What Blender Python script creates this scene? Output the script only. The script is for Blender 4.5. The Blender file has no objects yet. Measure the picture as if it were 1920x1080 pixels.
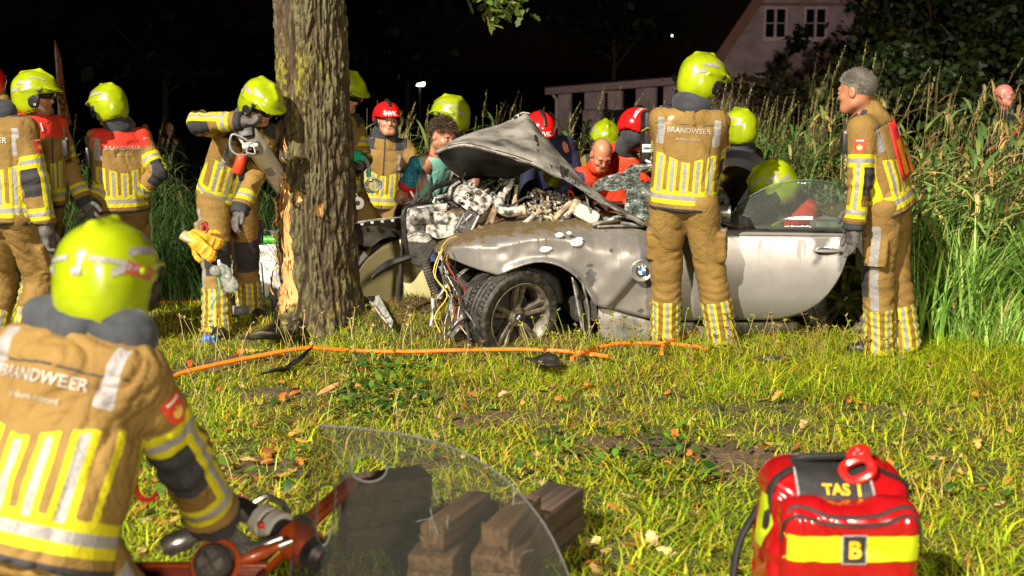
import bpy, bmesh, math, random
import numpy as np
from mathutils import Vector, Matrix, Quaternion
from mathutils.bvhtree import BVHTree

# ------------------------------------------------------------------ camera, world, lights, exposure
SC = bpy.context.scene
COL = SC.collection
R = math.radians
CAMZ = 1.65
FPX = 2133.3                     # focal length in pixels of the 1920 wide photograph
PITCH = math.atan((540 - 178) / FPX)
cam_d = bpy.data.cameras.new('camera')
cam_d.sensor_width = 36.0
cam_d.lens = 40.0
cam_d.clip_start = 0.1
cam_d.clip_end = 1500
cam = bpy.data.objects.new('camera', cam_d)
COL.objects.link(cam)
cam.location = (0, 0, CAMZ)
cam.rotation_euler = (math.pi / 2 - PITCH, 0, 0)
SC.camera = cam
cam_d.dof.use_dof = True
cam_d.dof.focus_distance = 7.45
cam_d.dof.aperture_fstop = 2.6

KEY_POS = Vector((-17.17, -20.92, 22.97))
KEY_AIM = Vector((0.4, 7.2, 0.6))
kd = KEY_AIM - KEY_POS
sun_el = math.atan2(-kd.z, math.hypot(kd.x, kd.y))
world = bpy.data.worlds.new('World')
SC.world = world
world.use_nodes = True
wn = world.node_tree.nodes
sky_n = wn.new('ShaderNodeTexSky')
sky_n.sky_type = 'NISHITA'
sky_n.sun_disc = False
sky_n.sun_elevation = R(-4)
sky_n.sun_rotation = R(40)
bg = wn['Background']
bg.inputs['Strength'].default_value = 0.01
world.node_tree.links.new(sky_n.outputs[0], bg.inputs[0])

def lamp(name, kind, loc, aim, energy, col, **kw):
    d = bpy.data.lights.new(name, kind)
    d.energy = energy
    d.color = col
    for k, v in kw.items():
        setattr(d, k, v)
    o = bpy.data.objects.new(name, d)
    COL.objects.link(o)
    o.location = loc
    o.rotation_euler = (Vector(aim) - Vector(loc)).to_track_quat('-Z', 'Y').to_euler()
    return o

# floodlight on the mast of the fire engine that stands on the road behind the camera
lamp('mast_floodlight', 'SPOT', KEY_POS, KEY_AIM, 182000, (1.0, 0.91, 0.74), spot_size=R(29), spot_blend=0.65, shadow_soft_size=0.2)
# unseen fill spot added behind the camera to lift the shaded sides
lamp('fill_spot', 'SPOT', (2.6, -8.0, 4.2), (0.0, 8.0, 0.6), 6000, (1.0, 0.86, 0.66), spot_size=R(50), spot_blend=0.8, shadow_soft_size=0.5)
# unseen spot added to light the house, tinted like vehicle beacon light
lamp('house_spot', 'SPOT', (2.0, -6.0, 6.0), (8.0, 43, 4.2), 14000, (1.0, 0.66, 0.62), spot_size=R(27), spot_blend=0.9, shadow_soft_size=0.3)
SC.view_settings.view_transform = 'Standard'
SC.view_settings.look = 'None'
SC.view_settings.gamma = 1.0
SC.view_settings.use_curve_mapping = False
SC.view_settings.exposure = 0.0
SC.cycles.max_bounces = 8
SC.cycles.transparent_max_bounces = 12
SC.cycles.use_denoising = True

# ------------------------------------------------------------------ helpers
rng = np.random.default_rng(11)
random.seed(5)
CT, ST = math.cos(PITCH), math.sin(PITCH)

def ray(px, py):
    vx = (px - 960) / FPX
    vy = (540 - py) / FPX
    return Vector((vx, CT + vy * ST, -ST + vy * CT))

def P(px, py, d):
    """point seen at photo pixel (px,py) at distance d in front of the camera (along +Y)"""
    r = ray(px, py)
    return Vector((0, 0, CAMZ)) + r * (d / r.y)

def G(px, d, z=0.0):
    """point at distance d and height z in the column px"""
    dep = d * CT + (CAMZ - z) * ST
    return Vector(((px - 960) / FPX * dep, d, z))

def GP(px, py, z=0.0):
    r = ray(px, py)
    return Vector((0, 0, CAMZ)) + r * ((z - CAMZ) / r.z)

def hsh(x, y, z, seed):
    with np.errstate(over='ignore'):
        n = (x.astype(np.int64).astype(np.uint32) * np.uint32(374761393) + y.astype(np.int64).astype(np.uint32) * np.uint32(668265263)
             + z.astype(np.int64).astype(np.uint32) * np.uint32(2246822519) + np.uint32((seed * 974711 + 12345) & 0xffffffff))
        n = (n ^ (n >> np.uint32(13))) * np.uint32(1274126177)
        n = (n ^ (n >> np.uint32(15))) * np.uint32(2654435761)
        n ^= n >> np.uint32(16)
    return (n & np.uint32(0xffff)).astype(np.float32) / 65535.0

def vnoise(p, seed=0):
    p = np.asarray(p, dtype=np.float64)
    i = np.floor(p)
    f = (p - i).astype(np.float32)
    f = f * f * (3 - 2 * f)
    x, y, z = i[:, 0], i[:, 1], i[:, 2]
    def h(a, b, c): return hsh(x + a, y + b, z + c, seed)
    fx, fy, fz = f[:, 0], f[:, 1], f[:, 2]
    a = h(0, 0, 0) * (1 - fx) + h(1, 0, 0) * fx
    b = h(0, 1, 0) * (1 - fx) + h(1, 1, 0) * fx
    c = h(0, 0, 1) * (1 - fx) + h(1, 0, 1) * fx
    d = h(0, 1, 1) * (1 - fx) + h(1, 1, 1) * fx
    return (a * (1 - fy) + b * fy) * (1 - fz) + (c * (1 - fy) + d * fy) * fz

def n2(x, y, s, seed=0):
    x = np.asarray(x, dtype=np.float64); y = np.asarray(y, dtype=np.float64)
    p = np.stack([x.ravel() * s, y.ravel() * s, np.full(x.size, 0.37)], 1)
    return vnoise(p, seed).reshape(x.shape)

def sstep(a, b, x):
    t = np.clip((x - a) / (b - a), 0, 1)
    return t * t * (3 - 2 * t)

def tag(o, label=None, cat=None, group=None, kind=None):
    if label: o['label'] = label
    if cat: o['category'] = cat
    if group: o['group'] = group
    if kind: o['kind'] = kind
    return o

def empty(name, loc, label=None, cat=None, group=None):
    o = bpy.data.objects.new(name, None)
    o.empty_display_size = 0.1
    COL.objects.link(o)
    o.location = loc
    o['_w'] = tuple(loc)
    return tag(o, label, cat, group)

def wloc(o):
    while o.parent is not None: o = o.parent
    return o.location

def link_mesh(name, me, mat=None, parent=None, base=None):
    """mesh given in world coordinates -> object; children are stored relative to their thing"""
    o = bpy.data.objects.new(name, me)
    COL.objects.link(o)
    if mat is not None:
        if isinstance(mat, (list, tuple)):
            for m in mat: me.materials.append(m)
        else:
            me.materials.append(mat)
    b = None
    if parent is not None:
        o.parent = parent
        b = wloc(parent)
    elif base is not None:
        b = Vector(base)
        o.location = b
    if b is not None and b.length > 0:
        me.transform(Matrix.Translation(-b))
    return o

def np_mesh(name, V, F, smooth=True):
    """V (n,3), F (m,k) constant k"""
    V = np.asarray(V, dtype=np.float32); F = np.asarray(F, dtype=np.int32)
    me = bpy.data.meshes.new(name)
    me.vertices.add(len(V))
    me.vertices.foreach_set('co', V.ravel())
    k = F.shape[1]
    me.loops.add(F.size)
    me.loops.foreach_set('vertex_index', F.ravel())
    me.polygons.add(len(F))
    me.polygons.foreach_set('loop_start', np.arange(0, F.size, k, dtype=np.int32))
    me.polygons.foreach_set('use_smooth', np.full(len(F), smooth, dtype=bool))
    me.update(calc_edges=True)
    return me

def add_attr(me, name, arr):
    arr = np.asarray(arr, dtype=np.float32)
    if arr.ndim == 1:
        a = me.attributes.new(name, 'FLOAT', 'POINT')
        a.data.foreach_set('value', arr)
    else:
        a = me.attributes.new(name, 'FLOAT_COLOR', 'POINT')
        if arr.shape[1] == 3: arr = np.concatenate([arr, np.ones((len(arr), 1), np.float32)], 1)
        a.data.foreach_set('color', arr.ravel())

class MB:
    """collects primitives and links them as one mesh"""
    def __init__(s): s.V = []; s.F = []
    def add(s, vs, fs):
        n = len(s.V)
        s.V += [tuple(v) for v in vs]
        s.F += [tuple(i + n for i in f) for f in fs]
        return s
    def box(s, c, d, rot=None, bev=0.0):
        """c centre, d full dims, rot Matrix 3x3; bev chamfer"""
        c = Vector(c); h = Vector(d) / 2
        if bev <= 0:
            vs = [Vector((x * h.x, y * h.y, z * h.z)) for x in (-1, 1) for y in (-1, 1) for z in (-1, 1)]
            fs = [(0, 1, 3, 2), (4, 6, 7, 5), (0, 4, 5, 1), (2, 3, 7, 6), (0, 2, 6, 4), (1, 5, 7, 3)]
        else:
            bm = bmesh.new()
            bmesh.ops.create_cube(bm, size=1.0)
            for v in bm.verts: v.co = Vector((v.co.x * d[0], v.co.y * d[1], v.co.z * d[2]))
            bmesh.ops.bevel(bm, geom=list(bm.edges), offset=min(bev, min(d) * 0.45), segments=2, profile=0.5, affect='EDGES')
            bm.verts.index_update()
            vs = [v.co.copy() for v in bm.verts]
            fs = [tuple(v.index for v in f.verts) for f in bm.faces]
            bm.free()
        if rot is not None: vs = [rot @ v for v in vs]
        return s.add([c + v for v in vs], fs)
    def tube(s, pts, r, n=8, cap=True, flat=1.0):
        pts = [Vector(p) for p in pts]
        m = len(pts)
        rs = r if isinstance(r, (list, tuple)) else [r] * m
        vs = []; fs = []
        prev = None
        for i, p in enumerate(pts):
            t = (pts[min(i + 1, m - 1)] - pts[max(i - 1, 0)])
            if t.length < 1e-9: t = Vector((0, 0, 1))
            t.normalize()
            if prev is None:
                a = Vector((0, 0, 1)) if abs(t.z) < 0.9 else Vector((1, 0, 0))
                u = t.cross(a).normalized()
            else:
                u = (prev - t * prev.dot(t))
                u = u.normalized() if u.length > 1e-6 else t.orthogonal().normalized()
            prev = u
            w = t.cross(u)
            for k in range(n):
                a = 2 * math.pi * k / n
                vs.append(p + u * math.cos(a) * rs[i] + w * math.sin(a) * rs[i] * flat)
        for i in range(m - 1):
            for k in range(n):
                fs.append((i * n + k, i * n + (k + 1) % n, (i + 1) * n + (k + 1) % n, (i + 1) * n + k))
        if cap:
            fs.append(tuple(range(n - 1, -1, -1)))
            fs.append(tuple((m - 1) * n + k for k in range(n)))
        return s.add(vs, fs)
    def lathe(s, o, axis, prof, n=24, ref=None, a0=0, a1=2 * math.pi):
        """prof list of (dist along axis, radius)"""
        o = Vector(o); ax = Vector(axis).normalized()
        u = (Vector(ref) if ref is not None else ax.orthogonal()); u = (u - ax * u.dot(ax)).normalized()
        w = ax.cross(u)
        vs = []; fs = []
        full = abs(a1 - a0 - 2 * math.pi) < 1e-6
        nn = n if full else n + 1
        for (t, r_) in prof:
            for k in range(nn):
                a = a0 + (a1 - a0) * k / n
                vs.append(o + ax * t + (u * math.cos(a) + w * math.sin(a)) * r_)
        for i in range(len(prof) - 1):
            for k in range(n):
                k2 = (k + 1) % nn
                fs.append((i * nn + k, i * nn + k2, (i + 1) * nn + k2, (i + 1) * nn + k))
        return s.add(vs, fs)
    def grid(s, rows):
        """rows: list of equally long point lists"""
        n = len(rows[0]); vs = [p for r_ in rows for p in r_]
        fs = [(i * n + k, i * n + k + 1, (i + 1) * n + k + 1, (i + 1) * n + k) for i in range(len(rows) - 1) for k in range(n - 1)]
        return s.add(vs, fs)
    def plate(s, outline, thick, nrm):
        """flat polygon with thickness along nrm"""
        nv = Vector(nrm).normalized() * thick / 2
        n = len(outline)
        a = [Vector(p) + nv for p in outline]; b = [Vector(p) - nv for p in outline]
        fs = [tuple(range(n)), tuple(range(2 * n - 1, n - 1, -1))]
        fs += [(k, n + k, n + (k + 1) % n, (k + 1) % n) for k in range(n)]
        return s.add(a + b, fs)
    def ball(s, c, r, n=10, sc=(1, 1, 1), rot=None):
        c = Vector(c); rows = []
        for i in range(n // 2 + 1):
            th = math.pi * i / (n // 2)
            row = []
            for k in range(n + 1):
                a = 2 * math.pi * k / n
                v = Vector((math.sin(th) * math.cos(a) * sc[0], math.sin(th) * math.sin(a) * sc[1], math.cos(th) * sc[2])) * r
                row.append(c + (rot @ v if rot is not None else v))
            rows.append(row)
        return s.grid(rows)
    def obj(s, name, mat=None, parent=None, base=None, smooth=True, angle=40, weld=False):
        me = bpy.data.meshes.new(name)
        me.from_pydata(s.V, [], s.F)
        bm = bmesh.new(); bm.from_mesh(me)
        if weld: bmesh.ops.remove_doubles(bm, verts=bm.verts, dist=1e-5)
        bmesh.ops.recalc_face_normals(bm, faces=bm.faces)
        if smooth:
            th = R(angle)
            for f in bm.faces: f.smooth = True
            for e in bm.edges:
                if len(e.link_faces) == 2 and e.calc_face_angle(0) > th: e.smooth = False
        bm.to_mesh(me); bm.free()
        return link_mesh(name, me, mat, parent, base)

def solidify(o, t, offset=-1):
    m = o.modifiers.new('solidify', 'SOLIDIFY'); m.thickness = t; m.offset = offset
    return o

def rotmat(fx, up=(0, 0, 1)):
    """3x3 with x axis along fx, z near up"""
    x = Vector(fx).normalized(); z = Vector(up); y = z.cross(x)
    if y.length < 1e-6: y = Vector((0, 1, 0)).cross(x)
    y.normalize(); z = x.cross(y)
    return Matrix((x, y, z)).transposed()

# ------------------------------------------------------------------ materials
def nt_new(name):
    m = bpy.data.materials.new(name); m.use_nodes = True
    return m, m.node_tree.nodes, m.node_tree.links, m.node_tree.nodes['Principled BSDF']

def mk(name, col, rough=0.6, metal=0.0, var=0.15, scale=12.0, bump=0.0, bscale=60.0, coat=0.0, sheen=0.0, col2=None, detail=4.0, spec=0.5, stretch=None, lo=0.35, hi=0.65):
    """principled material: base colour wandering between two tones, fine bump"""
    m, N, L, b = nt_new(name)
    tc = N.new('ShaderNodeTexCoord')
    src = tc.outputs['Object']
    if stretch is not None:
        mp = N.new('ShaderNodeMapping'); mp.inputs['Scale'].default_value = stretch
        L.new(src, mp.inputs[0]); src = mp.outputs[0]
    nz = N.new('ShaderNodeTexNoise'); nz.inputs['Scale'].default_value = scale; nz.inputs['Detail'].default_value = detail
    L.new(src, nz.inputs['Vector'])
    rp = N.new('ShaderNodeValToRGB')
    c1 = [c * (1 - var) for c in col]
    c2 = col2 if col2 is not None else [min(1, c * (1 + var)) for c in col]
    rp.color_ramp.elements[0].position = lo; rp.color_ramp.elements[1].position = hi
    rp.color_ramp.elements[0].color = (*c1, 1); rp.color_ramp.elements[1].color = (*c2, 1)
    L.new(nz.outputs['Fac'], rp.inputs[0]); L.new(rp.outputs[0], b.inputs['Base Color'])
    b.inputs['Roughness'].default_value = rough; b.inputs['Metallic'].default_value = metal
    b.inputs['Coat Weight'].default_value = coat; b.inputs['Sheen Weight'].default_value = sheen
    b.inputs['Specular IOR Level'].default_value = spec
    if bump > 0:
        n3 = N.new('ShaderNodeTexNoise'); n3.inputs['Scale'].default_value = bscale; n3.inputs['Detail'].default_value = 3
        L.new(src, n3.inputs['Vector'])
        bp = N.new('ShaderNodeBump'); bp.inputs['Strength'].default_value = bump; bp.inputs['Distance'].default_value = 0.01
        L.new(n3.outputs['Fac'], bp.inputs['Height']); L.new(bp.outputs[0], b.inputs['Normal'])
    return m

def emis(name, col, strength):
    m, N, L, b = nt_new(name)
    b.inputs['Base Color'].default_value = (*col, 1)
    b.inputs['Emission Color'].default_value = (*col, 1)
    b.inputs['Emission Strength'].default_value = strength
    return m

def attr_col_mat(name, rough=0.6, transl=0.0, spec=0.3):
    """colour taken from the leaf colour stored on each blade"""
    m, N, L, b = nt_new(name)
    at = N.new('ShaderNodeAttribute'); at.attribute_name = 'Col'
    L.new(at.outputs['Color'], b.inputs['Base Color'])
    b.inputs['Roughness'].default_value = rough
    b.inputs['Specular IOR Level'].default_value = spec
    if transl > 0:
        tr = N.new('ShaderNodeBsdfTranslucent'); mx = N.new('ShaderNodeMixShader')
        L.new(at.outputs['Color'], tr.inputs['Color'])
        mx.inputs[0].default_value = transl
        out = N['Material Output']
        L.new(b.outputs[0], mx.inputs[1]); L.new(tr.outputs[0], mx.inputs[2]); L.new(mx.outputs[0], out.inputs[0])
    return m

def text_geo(s, size, bold=0.0, align='CENTER'):
    cu = bpy.data.curves.new('t', 'FONT'); cu.body = s; cu.size = size; cu.offset = bold * size
    cu.align_x = align; cu.align_y = 'CENTER'; cu.resolution_u = 4
    o = bpy.data.objects.new('t', cu); COL.objects.link(o)
    dg = bpy.context.evaluated_depsgraph_get(); dg.update()
    me = bpy.data.meshes.new_from_object(o.evaluated_get(dg))
    bm = bmesh.new(); bm.from_mesh(me)
    bmesh.ops.triangulate(bm, faces=bm.faces)
    bm.verts.index_update()
    V = [(v.co.x, v.co.y) for v in bm.verts]; F = [tuple(v.index for v in f.verts) for f in bm.faces]
    bm.free(); bpy.data.objects.remove(o); bpy.data.curves.remove(cu); bpy.data.meshes.remove(me)
    return V, F

def shape_geo(rows, nx=6):
    """rows: (y, x0, x1) -> grid"""
    V = []; F = []
    for (y, a, b_) in rows:
        for k in range(nx + 1): V.append((a + (b_ - a) * k / nx, y))
    n = nx + 1
    for i in range(len(rows) - 1):
        for k in range(nx): F.append((i * n + k, i * n + k + 1, (i + 1) * n + k + 1, (i + 1) * n + k))
    return V, F

def rect_geo(w, h, nx=6, ny=4):
    return shape_geo([(-h / 2 + h * i / ny, -w / 2, w / 2) for i in range(ny + 1)], nx)

def disc_geo(r, n=16, r0=0.0, a0=0, a1=2 * math.pi):
    V = []; F = []
    for k in range(n + 1):
        a = a0 + (a1 - a0) * k / n
        V += [(math.cos(a) * r0, math.sin(a) * r0), (math.cos(a) * r, math.sin(a) * r)]
    for k in range(n): F.append((2 * k, 2 * k + 1, 2 * k + 3, 2 * k + 2))
    return V, F

def bvh_of(o):
    me = o.data
    b = wloc(o)
    vs = [v.co + b for v in me.vertices]
    return BVHTree.FromPolygons(vs, [tuple(p.vertices) for p in me.polygons])

def decal(name, geo, org, ux, uy, bvh, mat, parent, off=0.003, reach=0.35):
    """lays a flat print on the surface under it"""
    V, F = geo
    ux = Vector(ux).normalized(); uy = Vector(uy).normalized(); n = ux.cross(uy)
    pts = []; ok = []
    for (x, y) in V:
        p = Vector(org) + ux * x + uy * y
        hit = bvh.ray_cast(p + n * reach, -n, reach * 2)
        if hit[0] is None: pts.append(p); ok.append(False)
        else: pts.append(hit[0] + n * off); ok.append(True)
    if not any(ok): return None
    dz = float(np.median([(q - Vector(org)).dot(n) for q, k in zip(pts, ok) if k]))
    for i, k in enumerate(ok):
        if not k: pts[i] = pts[i] + n * dz
    me = bpy.data.meshes.new(name)
    me.from_pydata([tuple(p) for p in pts], [], F)
    for pl in me.polygons: pl.use_smooth = True
    return link_mesh(name, me, mat, parent)

# ------------------------------------------------------------------ signed distance bodies
class Prim:
    __slots__ = ('lo', 'hi', 'f')
    def __init__(s, lo, hi, f): s.lo = np.array(lo, float); s.hi = np.array(hi, float); s.f = f

def cap(a, b, ra, rb=None, ax=None, fl=1.0):
    """rounded cone; flattened by fl along axis ax"""
    if rb is None: rb = ra
    a = np.array(a, np.float32); b = np.array(b, np.float32); d = b - a; bb = float(d @ d) + 1e-12
    rm = max(ra, rb) * max(1.0, 1.0 / fl if fl < 1 else 1.0)
    q = None if ax is None else np.array(Vector(ax).normalized(), np.float32)
    def f(x, y, z):
        px, py, pz = x - a[0], y - a[1], z - a[2]
        t = np.clip((px * d[0] + py * d[1] + pz * d[2]) / bb, 0, 1)
        px = px - t * d[0]; py = py - t * d[1]; pz = pz - t * d[2]
        if q is not None:
            e = (px * q[0] + py * q[1] + pz * q[2]) * (1 / fl - 1)
            px = px + e * q[0]; py = py + e * q[1]; pz = pz + e * q[2]
        return np.sqrt(px * px + py * py + pz * pz) - (ra + t * (rb - ra))
    m = max(ra, rb) * max(1.0, fl)
    return Prim(np.minimum(a, b) - m, np.maximum(a, b) + m, f)

def _loc(c, Rm):
    c = np.array(c, np.float32)
    if Rm is None:
        return lambda x, y, z: (x - c[0], y - c[1], z - c[2])
    M = np.array(Rm, np.float32)           # columns are local axes
    def g(x, y, z):
        x = x - c[0]; y = y - c[1]; z = z - c[2]
        return (x * M[0, 0] + y * M[1, 0] + z * M[2, 0], x * M[0, 1] + y * M[1, 1] + z * M[2, 1], x * M[0, 2] + y * M[1, 2] + z * M[2, 2])
    return g

def ell(c, r, Rm=None):
    g = _loc(c, Rm); r = np.array(r, np.float32)
    def f(x, y, z):
        x, y, z = g(x, y, z)
        k0 = np.sqrt((x / r[0]) ** 2 + (y / r[1]) ** 2 + (z / r[2]) ** 2)
        k1 = np.sqrt((x / r[0] ** 2) ** 2 + (y / r[1] ** 2) ** 2 + (z / r[2] ** 2) ** 2) + 1e-6
        return k0 * (k0 - 1) / k1
    e = _ext(r, Rm)
    return Prim(np.array(c) - e, np.array(c) + e, f)

def _ext(r, Rm):
    if Rm is None: return np.array(r, float)
    return np.abs(np.array(Rm)) @ np.array(r, float)

def sbox(c, h, Rm=None, rad=0.01):
    g = _loc(c, Rm); h = np.array(h, np.float32)
    def f(x, y, z):
        x, y, z = g(x, y, z)
        qx = np.abs(x) - h[0] + rad; qy = np.abs(y) - h[1] + rad; qz = np.abs(z) - h[2] + rad
        return (np.sqrt(np.maximum(qx, 0) ** 2 + np.maximum(qy, 0) ** 2 + np.maximum(qz, 0) ** 2)
                + np.minimum(np.maximum(np.maximum(qx, qy), qz), 0) - rad)
    e = _ext(h, Rm)
    return Prim(np.array(c) - e, np.array(c) + e, f)

def sdf_surface(ops, h, fine=None, coarse=4.0):
    """ops: list of (op, prim, k). fine: list of (centre, radius) kept at cell size h, cells grow elsewhere. returns verts, quads"""
    adds = [p for (o, p, k) in ops if o == '+']
    hm = h * coarse if fine else h
    l = np.min([p.lo for p in adds], 0) - 3 * hm; u = np.max([p.hi for p in adds], 0) + 3 * hm
    ax = []
    for i in range(3):
        if not fine:
            ax.append((l[i] + np.arange(max(4, int(np.ceil((u[i] - l[i]) / h)) + 1)) * h).astype(np.float32)); continue
        v = [l[i]]
        while v[-1] < u[i]:
            near = min(max(0.0, abs(v[-1] + hm * .5 - c[i]) - r) for c, r in fine)
            v.append(v[-1] + (h if near <= hm * .5 else hm))
        ax.append(np.array(v, np.float32))
    n = np.array([len(a) for a in ax])
    F = np.full(tuple(n), 0.5, np.float32)
    for (o, p, k) in ops:
        m = k + 2.5 * hm
        i0 = np.array([max(0, np.searchsorted(ax[q], p.lo[q] - m) - 1) for q in range(3)])
        i1 = np.array([min(n[q], np.searchsorted(ax[q], p.hi[q] + m) + 1) for q in range(3)])
        if np.any(i1 <= i0): continue
        sl = tuple(slice(i0[i], i1[i]) for i in range(3))
        d = p.f(ax[0][sl[0]][:, None, None], ax[1][sl[1]][None, :, None], ax[2][sl[2]][None, None, :])
        A = F[sl]
        if o == '+':
            if k > 0:
                hh = np.maximum(k - np.abs(A - d), 0) / k
                F[sl] = np.minimum(A, d) - hh * hh * k * 0.25
            else: F[sl] = np.minimum(A, d)
        elif o == '-':
            d = -d
            if k > 0:
                hh = np.maximum(k - np.abs(A - d), 0) / k
                F[sl] = np.maximum(A, d) + hh * hh * k * 0.25
            else: F[sl] = np.maximum(A, d)
    # surface nets
    S = F < 0
    c = np.zeros(tuple(n - 1), np.uint8)
    for a in (0, 1):
        for b in (0, 1):
            for e in (0, 1):
                c += S[a:n[0] - 1 + a, b:n[1] - 1 + b, e:n[2] - 1 + e]
    act = np.argwhere((c > 0) & (c < 8))
    if len(act) == 0: return np.zeros((0, 3)), np.zeros((0, 4), int)
    idx = np.full(tuple(n - 1), -1, np.int64)
    idx[act[:, 0], act[:, 1], act[:, 2]] = np.arange(len(act))
    cor = [(a, b, e) for a in (0, 1) for b in (0, 1) for e in (0, 1)]
    val = np.stack([F[act[:, 0] + a, act[:, 1] + b, act[:, 2] + e] for (a, b, e) in cor], 1)
    sm = np.zeros((len(act), 3)); ct = np.zeros(len(act))
    for i in range(8):
        for j in range(i + 1, 8):
            if sum(abs(cor[i][q] - cor[j][q]) for q in range(3)) != 1: continue
            va, vb = val[:, i], val[:, j]
            x = (va < 0) != (vb < 0)
            t = np.where(x, va / np.where(x, va - vb, 1), 0)[:, None]
            pa = np.array(cor[i], float)[None]; pb = np.array(cor[j], float)[None]
            sm += np.where(x[:, None], pa + t * (pb - pa), 0); ct += x
    fr_ = sm / ct[:, None]
    V = np.stack([ax[q][act[:, q]] * (1 - fr_[:, q]) + ax[q][act[:, q] + 1] * fr_[:, q] for q in range(3)], 1).astype(np.float64)
    Q = []
    for axn in range(3):
        s0 = [slice(None)] * 3; s1 = [slice(None)] * 3
        s0[axn] = slice(0, n[axn] - 1); s1[axn] = slice(1, n[axn])
        a, b = S[tuple(s0)], S[tuple(s1)]
        e = np.argwhere(a != b)
        o1, o2 = [(1, 2), (2, 0), (0, 1)][axn]
        ok = (e[:, o1] > 0) & (e[:, o2] > 0) & (e[:, o1] < n[o1] - 1) & (e[:, o2] < n[o2] - 1)
        e = e[ok]
        ins = a[e[:, 0], e[:, 1], e[:, 2]]
        def ci(d1, d2):
            q = e.copy(); q[:, o1] += d1; q[:, o2] += d2
            return idx[q[:, 0], q[:, 1], q[:, 2]]
        q = np.stack([ci(-1, -1), ci(0, -1), ci(0, 0), ci(-1, 0)], 1)
        q[~ins] = q[~ins][:, ::-1]
        Q.append(q)
    return V, np.concatenate(Q, 0)

def vert_normals(V, Q):
    nr = np.cross(V[Q[:, 2]] - V[Q[:, 0]], V[Q[:, 3]] - V[Q[:, 1]])
    N = np.zeros_like(V)
    for k in range(4): np.add.at(N, Q[:, k], nr)
    return N / (np.linalg.norm(N, axis=1, keepdims=True) + 1e-9)
# ------------------------------------------------------------------ ground
MOUNDS = [  # centre x,y, radius x,y, height
    (*GP(790, 618)[:2], 0.34, 0.28, 0.17), (*GP(700, 600)[:2], 0.40, 0.35, 0.02), (*GP(470, 690)[:2], 0.5, 0.3, 0.05),
    (*GP(940, 640)[:2], 0.5, 0.25, 0.08), (*GP(860, 640)[:2], 0.25, 0.2, 0.10), (*GP(610, 615)[:2], 0.65, 0.5, 0.06)]
DIRT = [(*GP(430, 690)[:2], 0.55, 0.30), (*GP(620, 700)[:2], 0.42, 0.22), (*GP(540, 745)[:2], 0.40, 0.16), (*GP(790, 612)[:2], 0.42, 0.34),
        (*GP(960, 785)[:2], 0.55, 0.16), (*GP(880, 795)[:2], 0.3, 0.12), (*GP(1290, 845)[:2], 0.60, 0.20), (*GP(1150, 830)[:2], 0.35, 0.13),
        (*GP(960, 640)[:2], 0.6, 0.25), (*GP(480, 640)[:2], 0.35, 0.25), (*GP(620, 610)[:2], 0.5, 0.4), (*GP(500, 890)[:2], 0.3, 0.25), (*GP(1480, 800)[:2], 0.4, 0.12),
        (1.2, 8.1, 1.9, 0.75), (*GP(470, 900)[:2], 0.35, 0.3)]

def gz(x, y):
    x = np.asarray(x, float); y = np.asarray(y, float)
    near = np.exp(-((np.maximum(np.abs(x) - 12, 0)) / 8) ** 2) * sstep(0, 1.5, y + 2) * (1 - sstep(20, 30, y))
    z = ((n2(x, y, 1.3, 3) - .5) * 0.10 + (n2(x, y, 4.5, 4) - .5) * 0.045 + (n2(x, y, 14, 5) - .5) * 0.02) * near
    z = z * (1 - 0.6 * np.exp(-((x - 1.2) / 2.0) ** 2 - ((y - 7.6) / .8) ** 2))
    for (a, b, ra, rb, h) in MOUNDS:
        z = z + h * np.exp(-((x - a) / ra) ** 2 - ((y - b) / rb) ** 2) * (0.7 + 0.6 * n2(x, y, 11, 8))
    z = z + 0.14 * (1 - sstep(2.7, 3.5, y)) * near
    z = z - 0.30 * sstep(9.0, 10.3, y) * (1 - sstep(11.2, 12.3, y)) * sstep(-7, -2.2, x)
    z = z - 0.66 * sstep(12.5, 17, y) * sstep(-1.5, -3.5, x)
    return z

def gz1(x, y): return float(gz(np.array([x]), np.array([y]))[0])

def dirtmask(x, y):
    m = np.zeros_like(np.asarray(x, float))
    for (a, b, ra, rb) in DIRT:
        q = np.exp(-(((x - a) / ra) ** 2 + ((y - b) / rb) ** 2) ** 1.5)
        m = np.maximum(m, q)
    w = n2(x, y, 2.6, 21) * 0.6 + n2(x, y, 7.5, 22) * 0.4
    m = np.clip(m * 0.85 * (0.45 + w) + sstep(0.60, 0.80, w) * 0.75, 0, 1)
    m = np.where(y > 6.5, m * np.where(x > 1.5, 0.35, 1.0), m)
    return m

def graded(a, b, h, far, g=1.35):
    c = list(np.arange(a, b + h / 2, h)); st = h
    while c[-1] < far: st *= g; c.append(c[-1] + st)
    st = h
    while c[0] > -far: st *= g; c.insert(0, c[0] - st)
    return np.array(c)

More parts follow.
